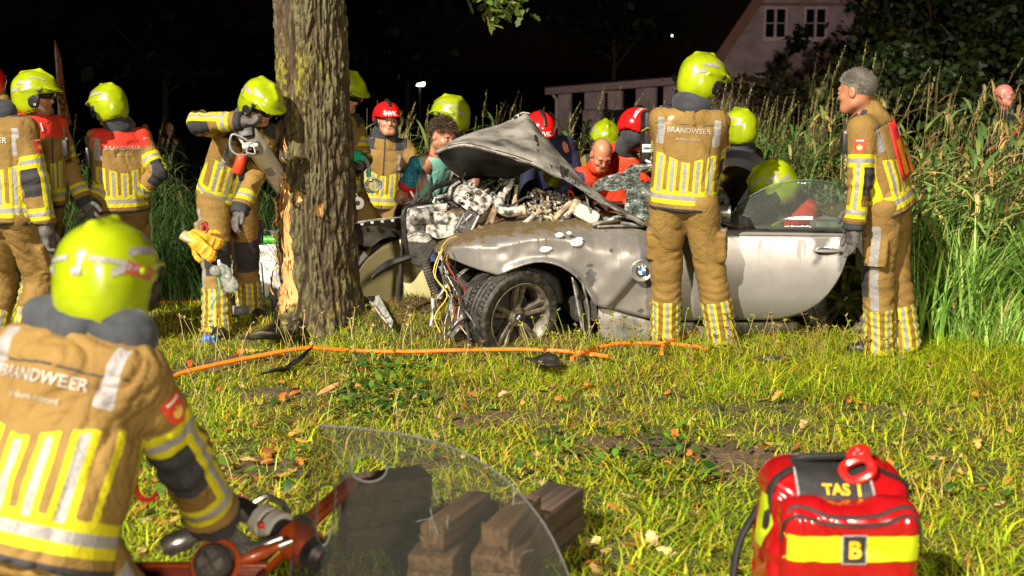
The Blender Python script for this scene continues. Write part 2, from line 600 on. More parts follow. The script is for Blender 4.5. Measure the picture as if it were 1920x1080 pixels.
xs = graded(-4.8, 4.8, 0.058, 600); ys = graded(1.8, 10.0, 0.058, 600)
XX, YY = np.meshgrid(xs, ys, indexing='ij')
ZZ = gz(XX, YY)
nx_, ny_ = XX.shape
ii = np.arange(nx_ * ny_).reshape(nx_, ny_)
Fq = np.stack([ii[:-1, :-1].ravel(), ii[1:, :-1].ravel(), ii[1:, 1:].ravel(), ii[:-1, 1:].ravel()], 1)
gme = np_mesh('ground', np.stack([XX.ravel(), YY.ravel(), ZZ.ravel()], 1), Fq)
add_attr(gme, 'dirt', dirtmask(XX, YY).ravel())
def ground_mat():
    m, N, L, b = nt_new('ground')
    at = N.new('ShaderNodeAttribute'); at.attribute_name = 'dirt'
    tc = N.new('ShaderNodeTexCoord')
    n1 = N.new('ShaderNodeTexNoise'); n1.inputs['Scale'].default_value = 22; n1.inputs['Detail'].default_value = 8; n1.inputs['Roughness'].default_value = 0.75
    L.new(tc.outputs['Object'], n1.inputs['Vector'])
    r1 = N.new('ShaderNodeValToRGB')
    r1.color_ramp.elements[0].color = (0.035, 0.021, 0.012, 1); r1.color_ramp.elements[1].color = (0.20, 0.125, 0.065, 1)
    r1.color_ramp.elements[0].position = 0.35; r1.color_ramp.elements[1].position = 0.72
    L.new(n1.outputs['Fac'], r1.inputs[0])
    r2 = N.new('ShaderNodeValToRGB')
    r2.color_ramp.elements[0].color = (0.028, 0.030, 0.008, 1); r2.color_ramp.elements[1].color = (0.12, 0.11, 0.03, 1)
    r2.color_ramp.elements[0].position = 0.35; r2.color_ramp.elements[1].position = 0.7
    L.new(n1.outputs['Fac'], r2.inputs[0])
    mx = N.new('ShaderNodeMix'); mx.data_type = 'RGBA'
    L.new(at.outputs['Fac'], mx.inputs['Factor']); L.new(r2.outputs[0], mx.inputs['A']); L.new(r1.outputs[0], mx.inputs['B'])
    L.new(mx.outputs['Result'], b.inputs['Base Color'])
    b.inputs['Roughness'].default_value = 0.95
    n3 = N.new('ShaderNodeTexNoise'); n3.inputs['Scale'].default_value = 60; n3.inputs['Detail'].default_value = 6
    L.new(tc.outputs['Object'], n3.inputs['Vector'])
    bp = N.new('ShaderNodeBump'); bp.inputs['Strength'].default_value = 0.9; bp.inputs['Distance'].default_value = 0.03
    L.new(n3.outputs['Fac'], bp.inputs['Height']); L.new(bp.outputs[0], b.inputs['Normal'])
    return m
tag(link_mesh('ground', gme, ground_mat()), kind='structure')

# ------------------------------------------------------------------ ribbons: blades, leaves, stems
def ribbons(C, W, S, cols, cvar=None):
    """C (n,m,3) centre lines, W (n,m) half widths, S (n,3) side vectors, cols (n,3) or (n,m,3) -> V,F,colour"""
    n, m, _ = C.shape
    off = S[:, None, :] * W[:, :, None]
    V = np.stack([C - off, C + off], 2).reshape(n * m * 2, 3)
    b = (np.arange(n) * m * 2)[:, None] + (np.arange(m - 1) * 2)[None]
    b = b.ravel()
    F = np.stack([b, b + 1, b + 3, b + 2], 1)
    if cols.ndim == 2: cols = np.repeat(cols[:, None, :], m, 1)
    c = np.repeat(cols[:, :, None, :], 2, 2).reshape(n * m * 2, 3)
    return V, F, c

def join_parts(ps):
    V = []; F = []; C = []; o = 0
    for (v, f, c) in ps:
        V.append(v); F.append(f + o); C.append(c); o += len(v)
    return np.concatenate(V), np.concatenate(F), np.concatenate(C)

def ribbon_obj(name, ps, mat, kind='stuff', parent=None, base=None):
    V, F, c = join_parts(ps)
    me = np_mesh(name, V, F)
    add_attr(me, 'Col', c)
    o = link_mesh(name, me, mat, parent, base)
    if kind: o['kind'] = kind
    return o

def pal(n, cols, wts, var=0.25):
    k = rng.choice(len(cols), n, p=np.array(wts) / sum(wts))
    c = np.array(cols)[k] * (1 + (rng.random((n, 1)) - .5) * 2 * var)
    c = c * (1 + (rng.random((n, 3)) - .5) * 0.2)
    return np.clip(c, 0.004, 0.9)

def blades(x, y, L, wid, bend, cols, m=3, lift=0.75, z=None):
    n = len(x)
    a = rng.random(n) * 2 * np.pi
    d = np.stack([np.cos(a), np.sin(a), np.zeros(n)], 1)
    s = np.stack([-np.sin(a), np.cos(a), np.zeros(n)], 1)
    t = np.linspace(0, 1, m)[None, :]
    z0 = (gz(x, y) if z is None else z) - 0.008
    out = bend[:, None] * L[:, None] * t ** 1.8
    up = L[:, None] * lift * (t - 0.35 * bend[:, None] * t ** 2.2)
    C = np.stack([x, y, z0], 1)[:, None, :] + d[:, None, :] * out[:, :, None]
    C[:, :, 2] += up
    W = wid[:, None] * (1 - t ** 1.6 * 0.92)
    return ribbons(C, W, s, cols)

def in_view(x, y, pad=0.35):
    return (np.abs(x) < (y * CT + 1.65 * ST) * 960 / FPX + pad)

GREEN = [(0.37, 0.47, 0.013), (0.22, 0.36, 0.013), (0.52, 0.53, 0.022), (0.50, 0.36, 0.08), (0.06, 0.15, 0.010), (0.32, 0.14, 0.025)]
m_grass = attr_col_mat('grass_blades', 0.55, 0.35)
ps = []
# short turf: clumped
def turf(n, y0, y1, Lm, wm, seed, dens=1.0, wts=(5, 3, 4, 1.6, 1.5, .7), xr=None):
    y = y0 + (y1 - y0) * rng.random(n); 
    hw = (y * CT + 1.65 * ST) * 960 / FPX + 0.4
    x = (rng.random(n) * 2 - 1) * hw
    if xr is not None:
        x = xr[0] + (xr[1] - xr[0]) * rng.random(n)
    # clumping
    cl = n2(x, y, 5.5, seed) * .6 + n2(x, y, 13, seed + 1) * .4
    keep = rng.random(n) < np.clip((1.12 - dirtmask(x, y) * 1.25) * (0.42 + 1.5 * sstep(0.25, 0.65, cl)), 0.015, 1) * dens
    x, y, cl = x[keep], y[keep], cl[keep]
    k = len(x)
    L = Lm * (0.45 + 1.1 * rng.random(k)) * (0.6 + 0.9 * cl)
    c = pal(k, GREEN, wts)
    dry = (n2(x, y, 1.8, 77) > 0.56) & (rng.random(k) < 0.42)
    c[dry] = pal(int(dry.sum()), [(0.48, 0.33, 0.05), (0.40, 0.43, 0.025), (0.36, 0.16, 0.03)], (2, 4, 1.5))
    return blades(x, y, L, wm * (0.7 + .7 * rng.random(k)), 0.35 + 1.15 * rng.random(k), c)
ps.append(turf(92000, 2.2, 6.8, 0.062, 0.0026, 31))
ps.append(turf(50000, 6.3, 9.3, 0.085, 0.0030, 33))
ps.append(turf(20000, 6.0, 8.2, 0.145, 0.0034, 35, xr=(1.0, 4.2), wts=(6, 4, 3, 1.2, 1, .3)))
ps.append(turf(7000, 2.4, 5.6, 0.12, 0.0048, 37, dens=.8))
tag(ribbon_obj('grass', ps, m_grass), 'short yellow green grass covering the verge', 'grass')

# taller lush grass at the edge of the reeds (right) and behind the firefighters (left)
ps = []
def tallgrass(n, x0, x1, y0, y1, L, wid, cols, wts, bend=0.6, m=5):
    x = x0 + (x1 - x0) * rng.random(n); y = y0 + (y1 - y0) * rng.random(n)
    cl = n2(x, y, 3.2, 51)
    keep = rng.random(n) < 0.15 + 1.3 * sstep(.3, .65, cl)
    x, y, cl = x[keep], y[keep], cl[keep]; k = len(x)
    return blades(x, y, L * (0.5 + .7 * rng.random(k)) * (.6 + .7 * cl), wid * (.7 + .6 * rng.random(k)), bend * (0.3 + 1.1 * rng.random(k)), pal(k, cols, wts), m=m, lift=1.0)
LUSH = [(0.24, 0.44, 0.07), (0.16, 0.32, 0.05), (0.32, 0.47, 0.11), (0.40, 0.34, 0.11)]
ps.append(tallgrass(4200, 2.45, 5.2, 7.4, 8.9, 0.85, 0.0095, LUSH, (4, 3, 3, .8)))
ps.append(tallgrass(1800, 2.9, 5.0, 6.9, 7.7, 0.36, 0.0065, LUSH, (4, 3, 3, .8)))
DARKG = [(0.035, 0.085, 0.020), (0.06, 0.12, 0.025), (0.022, 0.05, 0.012), (0.10, 0.13, 0.04)]  # greens darkened: the light's falloff on the left is put into the colour
ps.append(tallgrass(9000, -5.2, 1.0, 9.0, 12.2, 0.95, 0.0062, DARKG, (4, 3, 3, .6), bend=0.75))
ps.append(tallgrass(2200, -4.6, -2.3, 8.7, 9.6, 0.45, 0.005, DARKG, (3, 4, 2, 1), bend=0.7))
tag(ribbon_obj('tall_grass', ps, attr_col_mat('tall_grass', 0.5, 0.3)), 'rank tall grass standing at the edge of the ditch', 'grass')

# reed bed
def reeds(n, x0, x1, y0, y1, h0, h1, tint=1.0, plume=0.7, dryp=0.15, lean=0.12, lw=1.0, nl=14):
    x = x0 + (x1 - x0) * rng.random(n); y = y0 + (y1 - y0) * rng.random(n)
    H = h0 + (h1 - h0) * rng.random(n); z = gz(x, y)
    a = rng.random(n) * 2 * np.pi
    ln = (rng.random(n) ** 1.3) * lean * 2
    d = np.stack([np.cos(a) * 0.6 + 0.5, np.sin(a) * 0.6, np.zeros(n)], 1) * ln[:, None]
    out = []
    m = 5; t = np.linspace(0, 1, m)[None]
    base = np.stack([x, y, z], 1)
    C = base[:, None, :] + d[:, None, :] * (H[:, None] * t ** 1.7)[:, :, None]; C[:, :, 2] += H[:, None] * t * (1 - 0.15 * ln[:, None] * t)
    dry = rng.random(n) < dryp
    sc = np.where(dry[:, None], pal(n, [(0.42, 0.29, 0.10), (0.34, 0.25, 0.10)], (1, 1)), pal(n, [(0.09, 0.12, 0.03), (0.15, 0.15, 0.05)], (1, 1))) * tint
    s = np.stack([np.ones(n), np.zeros(n), np.zeros(n)], 1)
    out.append(ribbons(C, np.full((n, m), 0.0036) * (1 - .5 * t), s, sc))
    # leaves along the stem
    k = n * nl
    si = np.repeat(np.arange(n), nl); tt = np.tile((np.arange(nl) + .5) / nl, n) * 0.72 + 0.14 + (rng.random(k) - .5) * .06
    p0 = base[si] + d[si] * (H[si] * tt ** 1.7)[:, None]; p0[:, 2] += H[si] * tt
    al = rng.random(k) * 2 * np.pi
    ld = np.stack([np.cos(al) * 0.8 + 0.35, np.sin(al) * 0.8, np.zeros(k)], 1)
    Ll = (0.30 + 0.32 * rng.random(k))
    mm = 5; t2 = np.linspace(0, 1, mm)[None]
    droop = (0.25 + 0.75 * rng.random(k))[:, None]
    Cl = p0[:, None, :] + ld[:, None, :] * (Ll[:, None] * (0.55 * t2 + 0.25 * t2 ** 2))[:, :, None]
    Cl[:, :, 2] += Ll[:, None] * (0.75 * t2 - droop * 0.9 * t2 ** 2.2)
    sd = np.cross(ld, np.array([0, 0, 1.0])); sd /= np.linalg.norm(sd, axis=1, keepdims=True) + 1e-9
    sd = sd + np.array([0, 0, 0.35]) * (rng.random((k, 1)) - .5)
    w = 0.0125 * lw * (0.6 + .6 * rng.random(k))[:, None] * np.sin(np.pi * np.clip(0.18 + 0.82 * t2, 0, 1)) 
    lc = pal(k, [(0.10, 0.19, 0.045), (0.065, 0.13, 0.03), (0.16, 0.23, 0.06), (0.36, 0.29, 0.11)], (4, 3, 2.5, .7)) * tint
    dm = dry[si] & (rng.random(k) < .8); lc[dm] = pal(int(dm.sum()), [(0.42, 0.30, 0.11), (0.34, 0.25, 0.09)], (1, 1)) * tint
    out.append(ribbons(Cl, w, sd, lc))
    # plumes
    hp = rng.random(n) < plume
    q = np.where(hp)[0]
    if len(q):
        nb = 34; k = len(q) * nb
        pi = np.repeat(q, nb); u = np.tile(np.arange(nb) / nb, len(q))
        top = C[pi, -1]; tp = d[pi] * 1.6 + np.array([0.12, 0, 1.0]); tp /= np.linalg.norm(tp, axis=1, keepdims=True)
        PL = 0.20 + 0.12 * rng.random(n)[pi]
        p0 = top + tp * (PL * u)[:, None]
        al = rng.random(k) * 2 * np.pi
        bd = np.stack([np.cos(al) * .7 + .45, np.sin(al) * .7, np.zeros(k)], 1)
        Lb = (0.10 * (1 - u) + 0.025) * (.6 + .8 * rng.random(k))
        t3 = np.linspace(0, 1, 3)[None]
        Cb = p0[:, None, :] + bd[:, None, :] * (Lb[:, None] * 0.55 * t3)[:, :, None]
        Cb[:, :, 2] += Lb[:, None] * (0.9 * t3 - .55 * t3 ** 2)
        sb = np.cross(bd, np.array([0, 0, 1.0])); sb /= np.linalg.norm(sb, axis=1, keepdims=True) + 1e-9
        pc = pal(k, [(0.22, 0.19, 0.08), (0.16, 0.15, 0.06), (0.28, 0.21, 0.10)], (2, 2, 1)) * tint
        out.append(ribbons(Cb, np.full((k, 3), 0.0042) * (1 - .6 * t3), sb, pc))
    return out
ps = []
ps += reeds(480, -1.6, 3.0, 9.9, 11.9, 1.2, 1.8, 1.2, .28, .03, .26, 1.25)
ps += reeds(120, 1.5, 3.1, 9.4, 11.0, 1.3, 1.85, 1.05, .45, .08, .2)
ps += reeds(110, -6.2, -1.6, 11.0, 14.5, 0.7, 1.3, 0.5, .1, .05, .15)  # low tint darkens the left reeds for the same falloff of light
tag(ribbon_obj('reed_bed', ps, attr_col_mat('reed_leaves', 0.5, 0.3)), 'tall green reeds with feathery plumes behind the wrecked car', 'reeds')

# the reeds that stand singly at the edge of the bed on the right: each its own plant
m_reed1 = attr_col_mat('reed_blades', 0.5, 0.3)
def single_reeds(n, label, *a):
    for i in range(n):
        V, F, c = join_parts(reeds(1, *a)); b_ = V[:2].mean(0)
        me = np_mesh('reed', V, F); add_attr(me, 'Col', c); o = link_mesh('reed', me, m_reed1, None, Vector((float(b_[0]), float(b_[1]), float(b_[2]))))
        tag(o, label, 'reed', 'single reeds on the right')
single_reeds(95, 'tall reed stalk with long leaves rising behind the grey haired firefighter', 2.7, 5.6, 8.9, 11.0, 1.25, 1.95, 1.3, .45, .45, .16, 1.5, 11)
single_reeds(110, 'short bright green reed standing at the front edge of the reed bed on the right', 2.4, 4.8, 8.0, 8.9, 0.7, 1.4, 1.5, .06, .22, .2, 1.5, 12)
single_reeds(90, 'reed stalk at the back of the reed bed near the bald bystander', 3.0, 8.0, 10.8, 14.0, 1.4, 2.0, 0.9, .5, .3, .2, 1.4, 11)

# broad low weeds around the lawn, fallen leaves, straw
def leaf_fan(n, regions, size, cols, wts, tilt=0.5, lobes=True, lift=0.0):
    """flat leaves: 8 vertex outlines as two ribbons (m=5)"""
    w = np.array([r_[4] for r_ in regions], float); w /= w.sum()
    k = rng.choice(len(regions), n, p=w); r_ = np.array([q[:4] for q in regions])[k]
    x = r_[:, 0] + (r_[:, 1] - r_[:, 0]) * rng.random(n); y = r_[:, 2] + (r_[:, 3] - r_[:, 2]) * rng.random(n)
    z = gz(x, y) + 0.012 + lift * rng.random(n)
    a = rng.random(n) * 2 * np.pi
    e = (rng.random(n) - .5) * 2 * tilt
    d = np.stack([np.cos(a) * np.cos(e), np.sin(a) * np.cos(e), np.sin(e)], 1)
    s = np.stack([-np.sin(a), np.cos(a), (rng.random(n) - .5) * tilt * 1.4], 1)
    L = size * (0.55 + .9 * rng.random(n))
    m = 7 if lobes else 5
    t = np.linspace(0, 1, m)
    prof = np.array([0.08, 0.34, 0.22, 0.46, 0.30, 0.36, 0.04]) if lobes else np.array([0.05, 0.35, 0.45, 0.3, 0.02])
    C = np.stack([x, y, z], 1)[:, None, :] + d[:, None, :] * (L[:, None] * t[None])[:, :, None]
    C[:, :, 2] += (L[:, None] * (0.35 * (rng.random(n) - .3))[:, None] * np.sin(t * np.pi)[None])
    C[:, :, 2] = np.maximum(C[:, :, 2], z[:, None] - 0.012)
    return ribbons(C, L[:, None] * prof[None] * 0.62, s, pal(n, cols, wts))
lv = [(-2.2, 2.6, 3.4, 5.0, 3), (-2.6, 3.0, 5.0, 6.8, 2.6), (*sorted((GP(380, 800).x, GP(640, 800).x)), 3.9, 5.6, 1.3), (-2.6, 0.2, 6.6, 8.0, 1.2)]
tag(ribbon_obj('fallen_leaves', [leaf_fan(480, lv, 0.062, [(0.42, 0.17, 0.03), (0.48, 0.27, 0.08), (0.30, 0.13, 0.035), (0.55, 0.38, 0.18), (0.40, 0.08, 0.02)], (4, 3, 3, 1.5, .5), .5)],
                attr_col_mat('dry_leaves', 0.6, 0.15)), 'orange and brown oak leaves scattered on the grass', 'leaves')
LEAFC = [(0.50, 0.19, 0.03), (0.55, 0.30, 0.07), (0.34, 0.14, 0.03), (0.60, 0.42, 0.20)]
m_leaf1 = attr_col_mat('oak_leaf_dry', 0.6, 0.15)
for i in range(150):
    V, F, c = leaf_fan(1, lv[:3], 0.075, LEAFC, (4, 3, 2, 1.5), .5, True, .02); b_ = V.mean(0)
    me = np_mesh('fallen_leaf', V, F); add_attr(me, 'Col', c); o = link_mesh('fallen_leaf', me, m_leaf1, None, Vector((float(b_[0]), float(b_[1]), float(b_[2]))))
    tag(o, 'dry lobed oak leaf lying loose on the grass in the foreground', 'leaf', 'single fallen oak leaves')
wd = [(*sorted((GP(640, 740).x, GP(800, 740).x)), GP(700, 790).y, GP(700, 690).y, 5), (-1.7, 2.2, 4.2, 6.6, 2.6), (*sorted((GP(1000, 870).x, GP(1340, 870).x)), 4.6, 5.4, 2), (1.0, 3.0, 4.2, 5.4, .6)]
tag(ribbon_obj('low_weeds', [leaf_fan(750, wd, 0.05, [(0.06, 0.13, 0.018), (0.10, 0.19, 0.02), (0.035, 0.085, 0.015)], (3, 2, 2), .8, False, 0.06)],
                attr_col_mat('weed_leaves', 0.45, 0.25)), 'low broad leaved weeds growing through the turf', 'weeds')
# thin dry stems with seed heads along the foot of the car
def seed_stems(n, x0, x1, y0, y1, h, cols):
    x = x0 + (x1 - x0) * rng.random(n); y = y0 + (y1 - y0) * rng.random(n); z = gz(x, y)
    a = rng.random(n) * 6.283; H = h * (.5 + .8 * rng.random(n)); m = 4; t = np.linspace(0, 1, m)[None]
    d = np.stack([np.cos(a), np.sin(a), np.zeros(n)], 1) * 0.35
    C = np.stack([x, y, z], 1)[:, None, :] + d[:, None, :] * (H[:, None] * t ** 1.5)[:, :, None]; C[:, :, 2] += H[:, None] * t
    s = np.tile(np.array([[1.0, 0, 0]]), (n, 1)); c = pal(n, cols, np.ones(len(cols)))
    out = [ribbons(C, np.full((n, m), 0.0017), s, c)]
    k = n * 7; q = np.repeat(np.arange(n), 7); al = rng.random(k) * 6.283
    bd = np.stack([np.cos(al), np.sin(al), .6 + 0 * al], 1); Lb = 0.022 * (.5 + rng.random(k)); t3 = np.linspace(0, 1, 3)[None]
    Cb = C[q, -1][:, None, :] + bd[:, None, :] * (Lb[:, None] * t3)[:, :, None]
    sb = np.cross(bd, np.array([0, 0, 1.0])); sb /= np.linalg.norm(sb, axis=1, keepdims=True)
    out.append(ribbons(Cb, np.tile(np.array([[.002, .006, .002]]), (k, 1)), sb, c[q] * .9))
    return out
ps = seed_stems(130, 0.1, 2.4, 6.75, 7.15, 0.22, [(0.30, 0.26, 0.06), (0.24, 0.16, 0.07), (0.18, 0.22, 0.03)])
ps += seed_stems(60, -2.6, -0.3, 6.6, 7.5, 0.22, [(0.38, 0.29, 0.12), (0.20, 0.22, 0.03)])
ps += seed_stems(120, -1.8, 2.8, 4.2, 6.8, 0.17, [(0.34, 0.26, 0.10), (0.22, 0.13, 0.05), (0.30, 0.27, 0.06)])
tag(ribbon_obj('dry_stems', ps, attr_col_mat('dry_stems', 0.6, 0.1)), 'thin dry weed stems with seed heads at the foot of the car', 'weeds')

# torn up roots and dry grass on the heaps of earth in front of the wheel
def fibres(n, cx, cy, ra, rb, L):
    a = rng.random(n) * 6.283; q = np.sqrt(rng.random(n)); x = cx + np.cos(a) * q * ra; y = cy + np.sin(a) * q * rb
    return blades(x, y, L * (.4 + rng.random(n)), np.full(n, .0014), 1.1 + 1.0 * rng.random(n), pal(n, [(0.30, 0.19, 0.09), (0.20, 0.12, 0.055), (0.40, 0.29, 0.15), (0.10, 0.06, 0.03)], (3, 3, 1.5, 2)), m=4, lift=.55)
m0 = GP(775, 622); m1 = GP(850, 645); m2 = GP(900, 655)
tag(ribbon_obj('torn_roots', [fibres(2600, m0.x, m0.y, .30, .24, .09), fibres(900, m1.x, m1.y, .22, .12, .08), fibres(500, m2.x, m2.y, .25, .1, .07)], attr_col_mat('root_fibres', .8, .1)), 'torn brown roots and dry grass on the earth heap before the wheel', 'roots')

# ------------------------------------------------------------------ oak tree with stripped bark
def build_tree():
    base = GP(614, 612); base = Vector((base.x, 7.95, 0)); bz = gz1(base.x, base.y)
    root = empty('oak_tree', (base.x, base.y, bz), 'large oak trunk with lichened bark and an orange strip torn off', 'tree')
    nu, nv = 230, 400; H = 4.6
    vv = np.linspace(0, 1, nv) ** 1.0 * H; uu = np.linspace(0, 2 * np.pi, nu, endpoint=False)
    U, Z = np.meshgrid(uu, vv, indexing='ij')
    cx = -0.035 + 0.0 * Z
    r0 = 0.225 + 0.02 * np.exp(-Z / 1.0) + 0.115 * np.exp(-Z / 0.23) * (1 + .35 * np.sin(U * 5 + 1.0)) - 0.005 * Z + 0.022 * np.exp(-((Z - 0.9) / .5) ** 2)
    cyl = np.stack([np.cos(U) * 1.0, np.sin(U) * 1.0, Z], -1).reshape(-1, 3)
    n1 = vnoise(cyl * np.array([4.2, 4.2, 1.5]), 1) - .5
    w = cyl + np.stack([n1, n1 * .5, n1], 1) * .25
    f1 = vnoise(w * np.array([10, 10, 4.6]), 2); f2 = vnoise(w * np.array([21, 21, 14]), 3); f3 = vnoise(w * np.array([38, 38, 20]), 4)
    ridge = 1 - np.abs(2 * f1 - 1); rid2 = 1 - np.abs(2 * f2 - 1)
    fis = np.maximum(ridge ** 3.5, 0.75 * rid2 ** 5)
    hgt = (0.034 * (1 - fis) + 0.012 * (f2 - .5) + 0.012 * (f3 - .5)).reshape(U.shape)
    # torn strip on the left flank (angle around pi, slightly to the viewer)
    ang = np.angle(np.exp(1j * (U - R(210))))
    edge = (n2(Z * 1.0, U, 6, 9) - .5) * 0.34 + (n2(Z, U, 22, 10) - .5) * .12
    half = 0.56 * sstep(0.05, 0.35, Z) * (1 - sstep(1.05, 1.30, Z)) 
    sd = np.abs(ang) - half - edge * (half > .02)
    torn = (1 - sstep(-0.03, 0.03, sd)) * (half > 0.02)
    ang2 = np.angle(np.exp(1j * (U - R(252))))
    spot = np.maximum(1 - ((ang2 / .10) ** 2 + ((Z - 1.02) / .045) ** 2), 1 - (((ang2 - .55) / .10) ** 2 + ((Z - .93) / .05) ** 2))
    spot = (spot + (n2(Z, U, 30, 12) - .5) * 1.6 > .15) * (np.abs(Z - 1.0) < .15)
    torn = np.maximum(torn, spot * .9)
    hgt = hgt * (1 - torn) + torn * (-0.014 + 0.006 * (vnoise(cyl * np.array([30, 30, 4]), 14).reshape(U.shape) - .5))
    rr = r0 + hgt
    V = np.stack([cx + np.cos(U) * rr, np.sin(U) * rr, Z - 0.12], -1).reshape(-1, 3)
    ii = np.arange(nu * nv).reshape(nu, nv); jj = np.roll(ii, -1, 0)
    F = np.stack([ii[:, :-1].ravel(), jj[:, :-1].ravel(), jj[:, 1:].ravel(), ii[:, 1:].ravel()], 1)
    me = np_mesh('trunk', V, F)
    # lichen: grows on ridges, more on the right flank and near the root
    f4 = vnoise(cyl * np.array([44, 44, 40]), 19).reshape(U.shape); lic = (n2(U * 1.0, Z, 2.2, 15) * .42 + f4 * .58) + 0.14 * np.cos(U - R(300)) + 0.10 * np.exp(-Z / .5) - .55 * fis.reshape(U.shape)
    moss = n2(U * 1.3, Z, 2.2, 16) * .55 + vnoise(cyl * np.array([36, 36, 28]), 20).reshape(U.shape) * .55 + 0.12 * np.exp(-((Z - 2.0) / .5) ** 2) + 0.16 * np.exp(-Z / .4)
    c = np.stack([1 - fis.reshape(U.shape), sstep(.44, .60, lic), torn, sstep(.80, .92, moss)], -1).reshape(-1, 4)
    add_attr(me, 'Bark', c)
    m, N, L, b = nt_new('oak_bark')
    at = N.new('ShaderNodeAttribute'); at.attribute_name = 'Bark'
    sp = N.new('ShaderNodeSeparateColor'); L.new(at.outputs['Color'], sp.inputs[0])
    tc = N.new('ShaderNodeTexCoord'); nz = N.new('ShaderNodeTexNoise'); nz.inputs['Scale'].default_value = 45; nz.inputs['Detail'].default_value = 5
    L.new(tc.outputs['Object'], nz.inputs['Vector'])
    def mix(f, a, bb):
        x = N.new('ShaderNodeMix'); x.data_type = 'RGBA'
        if isinstance(f, float): x.inputs['Factor'].default_value = f
        else: L.new(f, x.inputs['Factor'])
        for s, v in (('A', a), ('B', bb)):
            if isinstance(v, tuple): x.inputs[s].default_value = (*v, 1)
            else: L.new(v, x.inputs[s])
        return x.outputs['Result']
    bark = mix(sp.outputs[0], (0.030, 0.020, 0.012), mix(nz.outputs['Fac'], (0.045, 0.031, 0.018), (0.13, 0.09, 0.052)))
    lm = N.new('ShaderNodeMath'); lm.operation = 'MULTIPLY'; L.new(sp.outputs[1], lm.inputs[0]); lm.inputs[1].default_value = 0.45
    bark = mix(lm.outputs[0], bark, mix(nz.outputs['Fac'], (0.10, 0.11, 0.045), (0.24, 0.25, 0.13)))
    mm = N.new('ShaderNodeMath'); mm.operation = 'MULTIPLY'; L.new(at.outputs['Alpha'], mm.inputs[0]); mm.inputs[1].default_value = 0.8
    bark = mix(mm.outputs[0], bark, mix(nz.outputs['Fac'], (0.13, 0.13, 0.015), (0.33, 0.31, 0.03)))
    wood = mix(nz.outputs['Fac'], (0.50, 0.22, 0.06), (0.72, 0.44, 0.20))
    L.new(mix(sp.outputs[2], bark, wood), b.inputs['Base Color'])
    b.inputs['Roughness'].default_value = 0.9; b.inputs['Specular IOR Level'].default_value = 0.2
    bp = N.new('ShaderNodeBump'); bp.inputs['Strength'].default_value = 0.6; bp.inputs['Distance'].default_value = 0.012
    n5 = N.new('ShaderNodeTexNoise'); n5.inputs['Scale'].default_value = 110; n5.inputs['Detail'].default_value = 4
    L.new(tc.outputs['Object'], n5.inputs['Vector']); L.new(n5.outputs['Fac'], bp.inputs['Height']); L.new(bp.outputs[0], b.inputs['Normal'])
    o = bpy.data.objects.new('trunk', me); me.materials.append(m); COL.objects.link(o); o.parent = root
    # splinters along the tear
    mw = mk('split_wood', (0.58, 0.32, 0.12), 0.8, var=.3, scale=40)
    sp_ = MB()
    for i in range(46):
        z = 0.15 + 1.1 * random.random(); a = R(206 + random.choice((-1, 1)) * random.uniform(18, 32)); r1 = 0.25 + 0.10 * math.exp(-z / .3)
        p = Vector((base.x - .05 + math.cos(a) * r1, base.y + math.sin(a) * r1, z + bz)); l = random.uniform(.03, .11)
        q = p + Vector((-random.uniform(0, .04), random.uniform(-.04, .01), random.choice((-1, 1)) * l))
        sp_.tube([p, p.lerp(q, .5) + Vector((-.006, -.004, 0)), q], [.007, .005, .001], 4)
    so = sp_.obj('splinters', mw, root); so['kind'] = 'stuff'
    # limbs and foliage above the frame, one spray hanging into it
    mb = MB()
    tz = bz + 3.5
    tips = []
    for (a, l, dz) in ((R(8), 2.5, 1.1), (R(50), 2.2, 1.4), (R(90), 2.0, 1.3), (R(140), 2.4, 1.3), (R(172), 2.0, 1.8)):
        p0 = Vector((base.x - .1, base.y, tz)); p2 = p0 + Vector((math.cos(a) * l, math.sin(a) * l * .7, dz)); p1 = p0.lerp(p2, .5) + Vector((0, 0, .2))
        mb.tube([p0, p1, p2], [.09, .06, .02], 8); tips += [p1, p2, p0.lerp(p2, .75)]
    tw = P(932, 6, 9.6)
    mb.tube([Vector((base.x, base.y, tz)) + Vector((1.2, 0, .45)), tw + Vector((-.05, .1, .45)), tw + Vector((0, 0, .05))], [.03, .012, .004], 6)
    mbo = mb.obj('limb', m, root)
    ps = []
    def spray(c, n, rad, size):
        v = rng.normal(size=(n, 3)) * np.array(rad); p = np.array(c) + v
        a = rng.random(n) * 6.283; e = rng.random(n) * 1.6 - 1.1
        d = np.stack([np.cos(a) * np.cos(e), np.sin(a) * np.cos(e), np.sin(e)], 1)
        s = np.cross(d, rng.normal(size=(n, 3))); s /= np.linalg.norm(s, axis=1, keepdims=True)
        t = np.linspace(0, 1, 7); prof = np.array([0.06, 0.28, 0.17, 0.42, 0.26, 0.38, 0.05])
        L = size * (.6 + .7 * rng.random(n))
        C = p[:, None, :] + d[:, None, :] * (L[:, None] * t[None])[:, :, None]
        C[:, :, 2] -= L[:, None] * .25 * t[None] ** 2
        return ribbons(C, L[:, None] * prof[None] * .6, s, pal(n, [(0.10, 0.15, 0.025), (0.16, 0.19, 0.035), (0.22, 0.22, 0.05), (0.06, 0.10, 0.02)], (3, 3, 2, 2)))
    ps.append(spray(tw, 60, (.125, .08, .06), 0.105)); ps.append(spray(tw + Vector((-.02, 0, -.075)), 14, (.05, .03, .04), 0.10))
    for tp in tips: ps.append(spray(tp + Vector((0, 0, .75)), 240, (.5, .45, .22), 0.1))
    V, F, c = join_parts(ps); me = np_mesh('crown', V, F); add_attr(me, 'Col', c)
    link_mesh('crown', me, attr_col_mat('oak_leaves', 0.5, 0.3), root)
    return root
build_tree()

